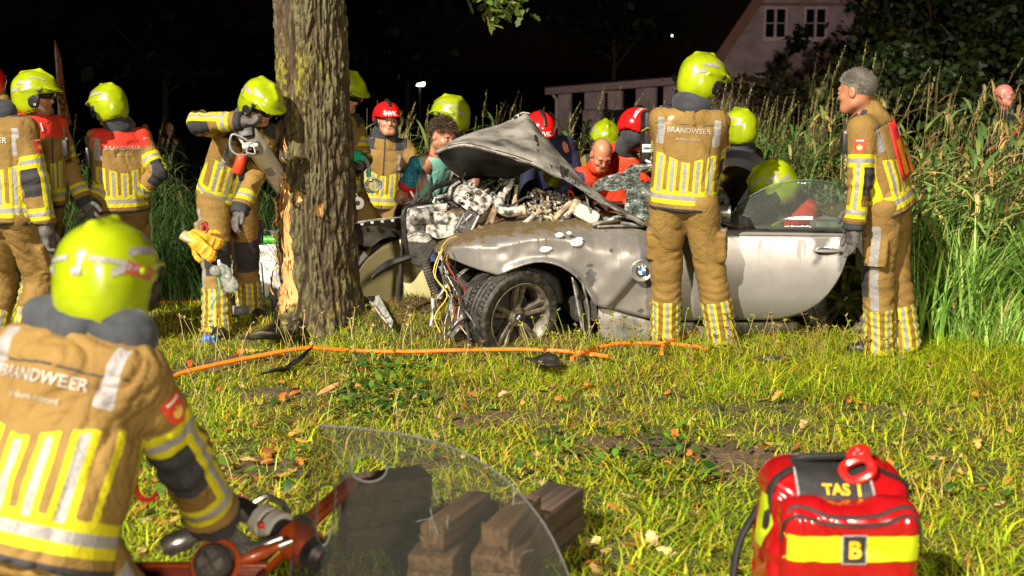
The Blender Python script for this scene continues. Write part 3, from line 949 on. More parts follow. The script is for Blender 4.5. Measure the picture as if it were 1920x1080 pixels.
# ------------------------------------------------------------------ house, annexe and dark garden behind
def leafy(name, label, c, rad, n, size, cols, wts, trunk=True, group=None, clumps=14):
    c = Vector(c)
    root = empty(name, (c.x, c.y, 0), label, 'tree' if 'tree' in name else 'shrub', group)
    ps = []
    if trunk:
        mb = MB(); mb.tube([(c.x, c.y, 0), (c.x + .1, c.y, c.z * .5), (c.x, c.y, c.z)], [.16, .11, .05], 8)
        for k in range(6):
            a = k * 1.05; mb.tube([(c.x + .05, c.y, c.z * (.45 + .06 * k)), (c.x + math.cos(a) * rad[0] * .7, c.y + math.sin(a) * rad[1] * .7, c.z + rad[2] * (.2 + .1 * k) * .6)], [.06, .015], 6)
        mb.obj('trunk', mk('dark_bark', (0.06, 0.045, 0.03), .9), root)
    cc = rng.normal(size=(clumps, 3)); cc /= np.linalg.norm(cc, axis=1, keepdims=True); cc *= (0.35 + .6 * rng.random((clumps, 1))) * np.array(rad)
    k = rng.integers(0, clumps, n)
    p = np.array(c) + cc[k] + rng.normal(size=(n, 3)) * np.array(rad) * 0.17
    p[:, 2] = np.maximum(p[:, 2], 0.1)
    a = rng.random(n) * 6.283; e = rng.random(n) * 2 - 1.2
    d = np.stack([np.cos(a) * np.cos(e), np.sin(a) * np.cos(e), np.sin(e)], 1)
    s = np.cross(d, rng.normal(size=(n, 3))); s /= np.linalg.norm(s, axis=1, keepdims=True)
    t = np.linspace(0, 1, 3)[None]; L = size * (.5 + rng.random(n))
    C = p[:, None, :] + d[:, None, :] * (L[:, None] * t)[:, :, None]
    V, F, col = ribbons(C, L[:, None] * np.array([[.12, .38, .06]]), s, pal(n, cols, wts))
    me = np_mesh('crown', V, F); add_attr(me, 'Col', col)
    link_mesh('crown' if trunk else 'foliage', me, M_LEAF, root)
    return root
M_LEAF = attr_col_mat('garden_leaves', 0.5, 0.2)
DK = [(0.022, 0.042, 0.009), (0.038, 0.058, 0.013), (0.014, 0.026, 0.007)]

def build_house():
    d = 45.0
    g = lambda px, py: P(px, py, d)
    apex = g(1503, -135); eL = g(1345, 112); eR = g(1660, 112)
    x0, x1, xm = eL.x, eR.x, (eL.x + eR.x) / 2
    zE, zA = eL.z, apex.z
    root = empty('gabled_house', (xm, d, 0), 'pale rendered house with steep gable and two white windows behind the reeds', 'house')
    wall = mk('render_wall', (0.50, 0.46, 0.43), 0.9, var=.35, scale=1.2, bump=.2, bscale=20, col2=(0.62, 0.58, 0.55))
    wo = MB()
    yb = d + 8
    ol = [(x0, d, 0), (x1, d, 0), (x1, d, zE), (xm, d, zA), (x0, d, zE)]
    n = 5
    wo.add([Vector(p) for p in ol] + [Vector((p[0], yb, p[2])) for p in ol], [(0, 1, 2, 3, 4), (9, 8, 7, 6, 5)] + [(k, n + k, n + (k + 1) % n, (k + 1) % n) for k in range(n)])
    wo.obj('wall', wall, root, smooth=False)
    rt = mk('roof_tiles', (0.10, 0.055, 0.04), .8, var=.4, scale=8, bump=.4, bscale=12)
    bgm = mk('barge_board', (0.30, 0.19, 0.13), .7)
    for sx, xe in ((-1, x0), (1, x1)):
        r_ = MB(); nv = Vector((xe - xm, 0, zE - zA)).normalized(); up = Vector((-nv.z * sx, 0, nv.x * sx)) if sx > 0 else Vector((nv.z, 0, -nv.x)); 
        if up.z < 0: up = -up
        a = Vector((xm, d - .35, zA)) + up * .05; e = Vector((xe, d - .35, zE)) + nv * .55 + up * .05
        q = [a, e, e + Vector((0, 9, 0)), a + Vector((0, 9, 0))]
        r_.add(q + [p + up * .16 for p in q], [(0, 1, 2, 3), (7, 6, 5, 4), (0, 4, 5, 1), (1, 5, 6, 2), (2, 6, 7, 3), (3, 7, 4, 0)])
        r_.obj('roof', rt, root, smooth=False)
        b_ = MB(); w = .22
        q = [a - Vector((0, .03, 0)) + up * .17, e - Vector((0, .03, 0)) + up * .17, e - Vector((0, .03, 0)) - up * w, a - Vector((0, .03, 0)) - up * w]
        b_.add(q + [p + Vector((0, .03, 0)) for p in q], [(0, 1, 2, 3), (7, 6, 5, 4), (0, 4, 5, 1), (1, 5, 6, 2), (2, 6, 7, 3), (3, 7, 4, 0)])
        b_.obj('barge_board', bgm, root, smooth=False)
    wf = mk('window_paint', (0.72, 0.70, 0.68), .5); gl = mk('night_pane', (0.01, 0.01, 0.014), 0.08, var=.1, spec=.6)
    for (a, b, c_, e) in ((1430, 1477, 13, 74), (1505, 1552, 13, 74)):
        p0, p1 = g(a, e), g(b, c_); cx, cz, w, h = (p0.x + p1.x) / 2, (p0.z + p1.z) / 2, p1.x - p0.x, p1.z - p0.z
        f = MB(); t = .09
        f.box((cx, d - .03, p1.z - t / 2), (w, .10, t)).box((cx, d - .03, p0.z + t / 2), (w, .10, t)).box((p0.x + t / 2, d - .03, cz), (t, .10, h - 2 * t)).box((p1.x - t / 2, d - .03, cz), (t, .10, h - 2 * t)).box((cx, d - .03, cz), (t * .9, .10, h - 2 * t))
        f.box((cx - w / 4, d - .025, cz), (w / 2 - t * 1.5, .06, .035)).box((cx + w / 4, d - .025, cz), (w / 2 - t * 1.5, .06, .035))
        fo = f.obj('window', wf, root, smooth=False)
        for k in (-1, 1):
            pn = MB().box((cx + k * w / 4, d - .006, cz), (w / 2 - t * 1.2, .012, h - 2 * t)); pn.obj('pane', gl, fo, smooth=False)
        sl = MB().box((cx, d - .10, p0.z - .05), (w + .2, .2, .08)); sl.obj('sill', wf, fo, smooth=False)
    # string course under the ridge window zone
    st = MB().box((xm, d - .02, g(1500, 8).z), ((zA - g(1500, 8).z) / (zA - zE) * (x1 - x0) * .98, .05, .10)); st.obj('string_course', bgm, root, smooth=False)
    # annexe with a flat white fascia
    d2 = 38.0
    L0, L1 = P(1022, 165, d2 + 3), P(1290, 143, d2)
    ar = empty('low_annexe', (L0.x, d2, 0), 'low white annexe with sloping fascia left of the house', 'building')
    f = MB(); dv = (L1 - L0)
    for (dy, dz, th, nm) in ((0, 0, .24, 'fascia'),):
        f.add([L0 + Vector((0, 0, -th)), L1 + Vector((0, 0, -th)), L1, L0, L0 + Vector((0, .08, -th)), L1 + Vector((0, .08, -th)), L1 + Vector((0, .08, 0)), L0 + Vector((0, .08, 0))],
              [(0, 1, 2, 3), (7, 6, 5, 4), (0, 4, 5, 1), (3, 2, 6, 7), (0, 3, 7, 4), (1, 5, 6, 2)])
    f.obj('fascia', mk('fascia_paint', (0.42, 0.36, 0.34), .6), ar, smooth=False)
    rf = MB(); up = Vector((0, .09, 0)); bk = Vector((0, 5, .1))
    rf.add([L0 + up, L1 + up, L1 + bk, L0 + bk, L0 + up - Vector((0, 0, .12)), L1 + up - Vector((0, 0, .12)), L1 + bk - Vector((0, 0, .12)), L0 + bk - Vector((0, 0, .12))],
           [(0, 1, 2, 3), (7, 6, 5, 4), (0, 4, 5, 1), (3, 2, 6, 7), (0, 3, 7, 4), (1, 5, 6, 2)])
    rf.obj('roof', mk('felt_roof', (0.03, 0.03, 0.03), .9), ar, smooth=False)
    aw = mk('annexe_wall', (0.50, 0.44, 0.44), .85, var=.25, scale=1.5)
    w = MB(); a = L0 + dv * .10 + Vector((0, .5, 0)); b = L1 + Vector((0, .5, 0)); tl = .3
    for (u0, u1, zt, zb) in ((0.0, .12, .26, 3), (.2, .55, .26, .9), (.2, .38, .9, 3), (.62, .80, .26, 3), (.83, 1.0, .26, .9)):
        p, q = a.lerp(b, u0), a.lerp(b, u1)
        w.box(((p.x + q.x) / 2, (p.y + q.y) / 2, ((p.z + q.z) / 2 - zt + max(0, (p.z + q.z) / 2 - zb)) / 2), (q.x - p.x, .12, (p.z + q.z) / 2 - zt - max(0, (p.z + q.z) / 2 - zb)), rotmat(dv.normalized().cross(Vector((0, 0, 1))).cross(Vector((0, 0, 1))) * -1))
    w.obj('wall', aw, ar, smooth=False)
    g_ = MB(); p, q = a.lerp(b, .38), a.lerp(b, .55); g_.box(((p + q) / 2 + Vector((0, .1, -.9))), (q.x - p.x, .04, 1.1)); g_.obj('pane', gl, ar, smooth=False)
    dp = MB(); dp.tube([L0 + dv * .06 + Vector((0, .3, -.24)), L0 + dv * .09 + Vector((0, .45, -.45)), L0 + dv * .09 + Vector((0, .45, -L0.z))], .05, 8); dp.obj('downpipe', wf, ar)
build_house()
leafy('garden_tree', 'small tree in front of the right half of the gable', P(1600, 150, 31), (1.6, 1.3, 1.15), 2300, .17, [(0.055, 0.04, 0.016), (0.035, 0.038, 0.015), (0.07, 0.045, 0.02)], (2, 2, 1))
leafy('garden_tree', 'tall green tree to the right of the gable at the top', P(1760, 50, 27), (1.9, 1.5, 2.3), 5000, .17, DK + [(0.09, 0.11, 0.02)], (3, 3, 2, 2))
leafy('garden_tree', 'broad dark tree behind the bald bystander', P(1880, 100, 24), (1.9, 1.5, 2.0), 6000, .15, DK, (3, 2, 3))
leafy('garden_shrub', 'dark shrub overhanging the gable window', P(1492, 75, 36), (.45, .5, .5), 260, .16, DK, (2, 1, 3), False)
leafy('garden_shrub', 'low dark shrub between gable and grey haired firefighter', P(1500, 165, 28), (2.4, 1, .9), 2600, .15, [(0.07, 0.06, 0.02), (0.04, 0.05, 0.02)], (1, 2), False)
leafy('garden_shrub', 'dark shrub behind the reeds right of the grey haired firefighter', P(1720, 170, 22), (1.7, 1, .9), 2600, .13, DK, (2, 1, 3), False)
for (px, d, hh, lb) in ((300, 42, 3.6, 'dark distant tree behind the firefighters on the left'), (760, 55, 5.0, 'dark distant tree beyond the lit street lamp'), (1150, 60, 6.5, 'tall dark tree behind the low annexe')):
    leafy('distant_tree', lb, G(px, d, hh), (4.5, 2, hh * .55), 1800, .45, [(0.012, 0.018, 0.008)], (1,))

# street lamp far away, tiny light
def build_lamp():
    p = P(787, 157, 60); root = empty('street_lamp', (p.x, p.y, 0), 'lit white lamp shining in the dark above the red helmet', 'lamp')
    MB().tube([(p.x, p.y, 0), (p.x, p.y, p.z)], [.07, .05], 8).obj('pole', mk('lamp_pole', (.1, .1, .1), .5), root)
    MB().box((p.x, p.y - .1, p.z), (.62, .25, .10), bev=.03).obj('housing', mk('lamp_case', (.2, .2, .2), .5), root)
    MB().box((p.x, p.y - .24, p.z - .02), (.56, .03, .20), bev=.01).obj('lens', emis('lamp_lens', (1, .86, .55), 9), root)
    q = P(1260, 67, 90); r2 = empty('mast_light', (q.x, q.y, 0), 'tiny white light point on a mast in the black sky', 'lamp')
    MB().tube([(q.x, q.y, 0), (q.x, q.y, q.z)], [.08, .03], 6).obj('pole', bpy.data.materials['lamp_pole'], r2)
    MB().ball(q, .07, 8).obj('lens', emis('mast_lens', (1, 1, 1), 6), r2)
build_lamp()

def build_flag():
    d = 17.0
    pt, pb = P(103, 76, d), P(114, 235, d)
    root = empty('feather_flag', (pb.x, d, 0), 'dark orange feather flag with vertical lettering behind the left firefighters', 'flag')
    MB().tube([(pb.x - .02, d, 0), (pb.x - .02, d, pb.z), P(108, 150, d), P(104, 100, d), pt], [.02, .018, .015, .01, .006], 6).obj('pole', mk('flag_pole', (.5, .5, .5), .4), root)
    rows = []
    for i in range(13):
        v = i / 12; y = 78 + v * 157
        l = 103.5 + 11 * v; r_ = l + 1 + 18 * v ** .75
        rows.append([P(l + (r_ - l) * k / 6, y, d) + Vector((0, .05 * math.sin(k * 1.1 + i * .6), 0)) for k in range(7)])
    f = MB().grid(rows).obj('banner', mk('flag_cloth', (0.34, 0.11, 0.035), .8, var=.3, scale=2), root); solidify(f, .004)
    bv = bvh_of(f)
    dk = mk('flag_print', (0.02, 0.015, 0.012), .8)
    for i, ch in enumerate('NUOVE'):
        c = P(115.5 + 1.6 * i, 159 + 15.5 * i, d)
        decal('lettering', text_geo(ch, .16, .02), c, (0.03, 0, -1), (1, 0, 0.05), bv, dk, f, .012)
build_flag()
# ------------------------------------------------------------------ the wrecked roadster
CA = R(6.9)
CO = Vector((0.017, 7.3, 0.0))
cA = Vector((math.cos(CA), math.sin(CA), 0)); cN = Vector((math.sin(CA), -math.cos(CA), 0))
CAMP = Vector((0, 0, CAMZ))

def plane_hit(px, py, o, nrm, off=0.0):
    r = ray(px, py)
    return CAMP + r * ((off - (CAMP - o).dot(nrm)) / r.dot(nrm))

def CP(px, py, o=0.0):
    """point of the car's left side plane seen at a pixel, o metres out (towards the viewer) from it"""
    return plane_hit(px, py, CO, cN, o)

def lin(pts):
    a = np.array(pts, float)
    return lambda x: float(np.interp(x, a[:, 0], a[:, 1]))

def smoothline(pts, n):
    """Catmull-Rom through points (tuples of any length)"""
    a = [np.array(p, float) for p in pts]; out = []
    m = len(a)
    for i in range(n):
        t = i / (n - 1) * (m - 1); k = min(int(t), m - 2); u = t - k
        p0, p1, p2, p3 = a[max(k - 1, 0)], a[k], a[k + 1], a[min(k + 2, m - 1)]
        out.append(.5 * ((2 * p1) + (-p0 + p2) * u + (2 * p0 - 5 * p1 + 4 * p2 - p3) * u * u + (-p0 + 3 * p1 - 3 * p2 + p3) * u ** 3))
    return out

def paint_mat(name, col, dirt_scale=1.0, drip=True):
    m, N, L, b = nt_new(name)
    tc = N.new('ShaderNodeTexCoord')
    at = N.new('ShaderNodeAttribute'); at.attribute_name = 'edge'      # metres below the top edge
    def noise(scale, stretch, det=4):
        mp = N.new('ShaderNodeMapping'); mp.inputs['Scale'].default_value = stretch; L.new(tc.outputs['Object'], mp.inputs[0])
        n = N.new('ShaderNodeTexNoise'); n.inputs['Scale'].default_value = scale; n.inputs['Detail'].default_value = det
        L.new(mp.outputs[0], n.inputs['Vector']); return n.outputs['Fac']
    def math_(op, a, bb):
        x = N.new('ShaderNodeMath'); x.operation = op
        for i, v in enumerate((a, bb)):
            if isinstance(v, (int, float)): x.inputs[i].default_value = v
            else: L.new(v, x.inputs[i])
        return x.outputs[0]
    def ramp(v, a, c):
        x = N.new('ShaderNodeMapRange'); x.inputs['From Min'].default_value = a; x.inputs['From Max'].default_value = c; L.new(v, x.inputs[0]); return x.outputs[0]
    def mix(f, a, bb):
        x = N.new('ShaderNodeMix'); x.data_type = 'RGBA'; L.new(f, x.inputs['Factor'])
        for s, v in (('A', a), ('B', bb)):
            if isinstance(v, tuple): x.inputs[s].default_value = (*v, 1)
            else: L.new(v, x.inputs[s])
        return x.outputs['Result']
    c = mix(ramp(noise(3.0, (1, 1, 1)), .3, .7), tuple(x * .92 for x in col), tuple(min(1, x * 1.05) for x in col))
    speck = ramp(noise(140, (1, 1, 1), 2), .66, .70)
    c = mix(math_('MULTIPLY', speck, .55), c, (0.10, 0.085, 0.07))
    rough = math_('ADD', math_('MULTIPLY', noise(9, (1, 1, 1)), .25), .22)
    if drip:
        # mud splashed on the top edge that runs down in streaks
        lines = noise(38, (1, 1, .03), 3)
        reach = math_('MULTIPLY', ramp(lines, .50, .72), .34)
        run = ramp(math_('SUBTRACT', reach, at.outputs['Fac']), -.012, .015)
        fade = ramp(noise(5, (1, 1, .3)), .40, .56)
        run = math_('MULTIPLY', math_('MULTIPLY', run, fade), .8)
        mud = ramp(math_('SUBTRACT', math_('MULTIPLY', noise(16, (1, 1, 1)), .145), at.outputs['Fac']), .0, .045)
        dirt = math_('MULTIPLY', math_('MAXIMUM', run, mud), dirt_scale)
        c = mix(dirt, c, mix(noise(60, (1, 1, 1)), (0.022, 0.015, 0.006), (0.17, 0.115, 0.045)))
        rough = math_('ADD', rough, math_('MULTIPLY', dirt, .4))
        L.new(math_('MULTIPLY', math_('SUBTRACT', 1.0, dirt), .55), b.inputs['Metallic'])
        soot = ramp(noise(4.2, (1, 1, 1), 6), .62, .74)
        c = mix(math_('MULTIPLY', soot, .5), c, (0.13, 0.11, 0.09))
    else:
        b.inputs['Metallic'].default_value = .6
    L.new(c, b.inputs['Base Color']); L.new(rough, b.inputs['Roughness'])
    b.inputs['Coat Weight'].default_value = .35; b.inputs['Coat Roughness'].default_value = .12
    return m

SILVER = (0.27, 0.255, 0.25)
m_fender = paint_mat('silver_paint_dirty', SILVER, 1.0)
m_door = paint_mat('silver_paint', (0.32, 0.305, 0.305), 0.3)
m_bonnet = mk('scorched_paint', (0.11, 0.10, 0.09), .45, metal=.2, var=.3, scale=6, col2=(0.40, 0.375, 0.345), bump=.35, bscale=60, lo=.33, hi=.62, detail=10)
m_black = mk('black_plastic', (0.016, 0.015, 0.015), .42, var=.4, scale=20, bump=.15, bscale=80, col2=(0.035, 0.033, 0.03))
m_char = mk('charred_black', (0.012, 0.011, 0.010), .7, var=.5, scale=9, bump=.6, bscale=45, col2=(0.05, 0.045, 0.04))
m_ash = mk('ash_white', (0.055, 0.048, 0.042), .9, var=.4, scale=26, col2=(0.50, 0.47, 0.43), bump=.9, bscale=90, detail=10, lo=.38, hi=.60)
m_ash2 = mk('ash_tan', (0.20, 0.14, 0.08), .9, var=.5, scale=16, col2=(0.52, 0.42, 0.28), bump=.7, bscale=60, detail=8)
m_alu = mk('burnt_alloy', (0.12, 0.115, 0.11), .5, metal=.5, var=.6, scale=18, col2=(0.48, 0.46, 0.44), bump=.5, bscale=90, detail=8)
m_rust = mk('heat_browned_steel', (0.05, 0.033, 0.018), .65, metal=.3, var=.5, scale=12, col2=(0.22, 0.15, 0.08), bump=.4, bscale=70)
m_rubber = mk('tyre_rubber', (0.017, 0.016, 0.015), .55, var=.3, scale=30, bump=.3, bscale=160, col2=(0.07, 0.062, 0.05), lo=.45, hi=.75, detail=8)
m_rim = mk('dusty_rim', (0.10, 0.08, 0.055), .45, metal=.5, var=.4, scale=22, col2=(0.25, 0.22, 0.18), bump=.2, bscale=90)
m_chrome = mk('dull_chrome', (0.45, 0.44, 0.43), .28, metal=.9, var=.15)
m_blue = mk('badge_blue', (0.015, 0.11, 0.42), .25, var=.05); m_white = mk('badge_white', (0.78, 0.78, 0.78), .3, var=.03)

def glass_mat(name, tint, alpha_clear, drops=True, dscale=150):
    m, N, L, b = nt_new(name)
    out = N['Material Output']
    tr = N.new('ShaderNodeBsdfTransparent'); tr.inputs[0].default_value = (*tint, 1)
    gl = N.new('ShaderNodeBsdfGlossy'); gl.inputs['Roughness'].default_value = .04; gl.inputs['Color'].default_value = (.9, .9, .9, 1)
    fr = N.new('ShaderNodeFresnel'); fr.inputs['IOR'].default_value = 1.5
    mx = N.new('ShaderNodeMixShader'); L.new(fr.outputs[0], mx.inputs[0]); L.new(tr.outputs[0], mx.inputs[1]); L.new(gl.outputs[0], mx.inputs[2])
    top = mx.outputs[0]
    b.inputs['Base Color'].default_value = (.55, .58, .55, 1); b.inputs['Roughness'].default_value = .5
    tc = N.new('ShaderNodeTexCoord')
    n = N.new('ShaderNodeTexVoronoi'); n.inputs['Scale'].default_value = dscale; L.new(tc.outputs['Object'], n.inputs['Vector'])
    n2_ = N.new('ShaderNodeTexNoise'); n2_.inputs['Scale'].default_value = 9; n2_.inputs['Detail'].default_value = 5; L.new(tc.outputs['Object'], n2_.inputs['Vector'])
    mr = N.new('ShaderNodeMapRange'); mr.inputs['From Min'].default_value = .20; mr.inputs['From Max'].default_value = .12; L.new(n.outputs['Distance'], mr.inputs[0])
    mr2 = N.new('ShaderNodeMapRange'); mr2.inputs['From Min'].default_value = .46; mr2.inputs['From Max'].default_value = .66; L.new(n2_.outputs['Fac'], mr2.inputs[0])
    mu = N.new('ShaderNodeMath'); mu.operation = 'MULTIPLY'; L.new(mr.outputs[0], mu.inputs[0]); L.new(mr2.outputs[0], mu.inputs[1])
    ad = N.new('ShaderNodeMath'); ad.operation = 'ADD'; ad.use_clamp = True
    mu2 = N.new('ShaderNodeMath'); mu2.operation = 'MULTIPLY'; mu2.inputs[1].default_value = .55 if drops else 0.0
    L.new(mu.outputs[0], mu2.inputs[0]); L.new(mu2.outputs[0], ad.inputs[0]); ad.inputs[1].default_value = 1 - alpha_clear
    m2 = N.new('ShaderNodeMixShader'); L.new(ad.outputs[0], m2.inputs[0]); L.new(top, m2.inputs[1]); L.new(b.outputs[0], m2.inputs[2])
    L.new(m2.outputs[0], out.inputs[0])
    return m

def roundel(parent, c, nrm, r, ref=(0, 0, 1)):
    """round badge: dark ring with three letters, quartered centre"""
    n = Vector(nrm).normalized(); up = Vector(ref); up = (up - n * up.dot(n)).normalized(); rt = up.cross(n).normalized() 
    M = Matrix((rt, up, n)).transposed()
    k = MB(); k.lathe(c, n, [(-.006, r), (.002, r), (.004, r * .95), (.003, r * .6), (.003, 0.0005)], 28, up)
    o = k.obj('roundel_badge', m_black, parent)
    rg = MB(); rg.lathe(c, n, [(.002, r), (.005, r * .99), (.005, r * .94), (.003, r * .93)], 28, up); rg.lathe(c, n, [(.003, r * .62), (.005, r * .61), (.005, r * .57), (.003, r * .56)], 28, up)
    rg.obj('ring', m_chrome, o)
    for q in range(4):
        V, F = disc_geo(r * .57, 8, 0.0, q * math.pi / 2, (q + 1) * math.pi / 2)
        mb = MB(); mb.add([Vector(c) + M @ Vector((x, y, .0042)) for x, y in V], F)
        mb.obj('quarter', m_blue if q % 2 else m_white, o)
    for ch, an in (('B', 35), ('M', 0), ('W', -35)):
        V, F = text_geo(ch, r * .42, .02); a = R(an); cx, cy = -math.sin(a) * r * .78, math.cos(a) * r * .78
        mb = MB(); mb.add([Vector(c) + M @ Vector((cx + x * math.cos(a) - y * math.sin(a), cy + x * math.sin(a) + y * math.cos(a), .0046)) for x, y in V], F)
        mb.obj('letter', m_white, o)
    return o

def panel_px(name, xs_, top, bot, hitf, offf, nrm, mat, parent, rows=22, inner=None, lip=0.05, thick=.006, dent=0.0, seed=0):
    """body panel: columns follow photo pixel columns on its own plane, rows from lower to upper edge, bulged by offf(u,v)"""
    G_ = []; E = []
    vsn = np.linspace(0, 1, rows)
    for x in xs_:
        pb, pt = hitf(x, bot(x)), hitf(x, top(x))
        col = [pb - nrm * (lip) + nrm * offf(x, 0), ] if lip else []
        ee = [(pt - pb).length] if lip else []
        for v in vsn:
            col.append(pb.lerp(pt, v) + nrm * offf(x, v)); ee.append((pt - pb).length * (1 - v))
        if inner:
            for k in range(1, 5):
                col.append(pt + nrm * (offf(x, 1) - inner[0] * k / 4) + Vector((0, 0, inner[1] * math.sin(k / 4 * math.pi / 2)))); ee.append(0.0 - .002 * k)
        G_.append(col); E.append(ee)
    V = np.array([[tuple(p) for p in c] for c in G_]).reshape(-1, 3); E = np.array(E).ravel()
    if dent > 0:
        d = (vnoise(V * 6, seed) - .5) * 2 * dent + (vnoise(V * 17, seed + 1) - .5) * dent * .5
        V = V + np.array(nrm)[None] * d[:, None]
    n, m = len(G_), len(G_[0]); ii = np.arange(n * m).reshape(n, m)
    F = np.stack([ii[:-1, :-1].ravel(), ii[1:, :-1].ravel(), ii[1:, 1:].ravel(), ii[:-1, 1:].ravel()], 1)
    me = np_mesh(name, V, F); add_attr(me, 'edge', np.maximum(E, 0))
    o = link_mesh(name, me, mat, parent); solidify(o, thick, 0)
    return o

def build_wheel(parent, c, axis, ref, badge=True, sr=1.0):
    c = Vector(c); ax = Vector(axis).normalized()          # axis points out of the rim face
    Rr = .318 * sr
    hub = MB().lathe(c, ax, [(-.10, .14), (-.02, .15), (-.02, .06), (.0, .055)], 24).obj('wheel', m_char, parent)
    ty = MB()
    prof = [(.088, .232), (.104, .245), (.112, .27), (.110, .295), (.100, .309), (.092, .3155)]
    tread = []
    for i, z in enumerate(np.linspace(.084, -.084, 22)):
        g = (i % 5 == 3)
        tread.append((z, .318 - (.007 if g else 0) - 0.006 * abs(z / .084) ** 3))
    prof += tread + [(-.092, .3155), (-.110, .295), (-.112, .27), (-.104, .245), (-.088, .232)]
    ty.lathe(c, ax, [(a, b * sr) for a, b in prof], 72, ref)
    t = ty.obj('tyre', m_rubber, hub, angle=28)
    lug = MB(); w = ax.cross(Vector(ref).normalized()).normalized(); u = w.cross(ax)
    for k in range(64):
        a = 2 * math.pi * k / 64
        e = u * math.cos(a) + w * math.sin(a); tt = -u * math.sin(a) + w * math.cos(a)
        for (z, sk) in ((.068, .3), (-.068, -.3)):
            lug.box(c + ax * z + e * (.317 * sr), (.034, .012, .006), Matrix((ax + tt * sk, tt, e)).transposed())
    lo_ = lug.obj('tread_block', m_rubber, hub, smooth=False); lo_['kind'] = 'stuff'
    rm = MB()
    rm.lathe(c, ax, [(-.10, .228), (-.06, .205), (.055, .208), (.085, .222), (.098, .236), (.104, .240), (.106, .234), (.098, .222), (.085, .214), (.05, .200), (-.06, .197), (-.10, .22)], 60, ref)
    rm.obj('rim', m_rim, hub)
    for k in range(5):
        a0 = 2 * math.pi * k / 5 + .25
        sp = MB()
        for s in (-1, 1):
            rows = []
            for i in range(6):
                q = i / 5; r_ = .042 + (.222 - .042) * q
                a = a0 + s * (.16 - .02 * q) * (1 if q > .2 else .9); e = u * math.cos(a) + w * math.sin(a); tt = -u * math.sin(a) + w * math.cos(a)
                wd = .021 * (1 - .25 * q); h = .062 + .030 * q ** 1.5 - .008 * (1 - q)
                rows.append([c + e * r_ + tt * x * wd + ax * (h - y) for x, y in ((-1, .045), (-1, .008), (-.5, 0), (.5, 0), (1, .008), (1, .045), (-1, .045))])
            sp.grid(rows)
        sp.obj('spoke', m_rim, hub, angle=35)
    cp = MB(); cp.lathe(c, ax, [(.03, .072), (.055, .066), (.064, .05), (.062, .038), (.068, .036), (.070, .03), (.070, .001)], 24, ref); cp.obj('hub_cap', m_rim, hub)
    for k in range(5):
        a = 2 * math.pi * (k + .5) / 5 + .25; e = u * math.cos(a) + w * math.sin(a)
        MB().lathe(c + e * .056, ax, [(.055, .010), (.063, .010), (.063, .001)], 8).obj('wheel_bolt', m_char, hub)
    V, F = disc_geo(.028, 16)
    dk = MB(); M = Matrix((u, w, ax)).transposed(); dk.add([c + M @ Vector((x, y, .0712)) for x, y in V], F); dk.obj('badge', m_black, hub)
    for q in range(4):
        V, F = disc_geo(.016, 5, 0, q * math.pi / 2, (q + 1) * math.pi / 2)
        MB().add([c + M @ Vector((x, y, .0718)) for x, y in V], F).obj('badge_quarter', m_blue if q % 2 else m_white, hub)
    bd = MB(); bd.lathe(c - ax * .05, ax, [(0, .16), (.012, .16), (.012, .09), (.02, .06)], 32); bd.obj('brake_disc', m_rust, hub)
    return hub

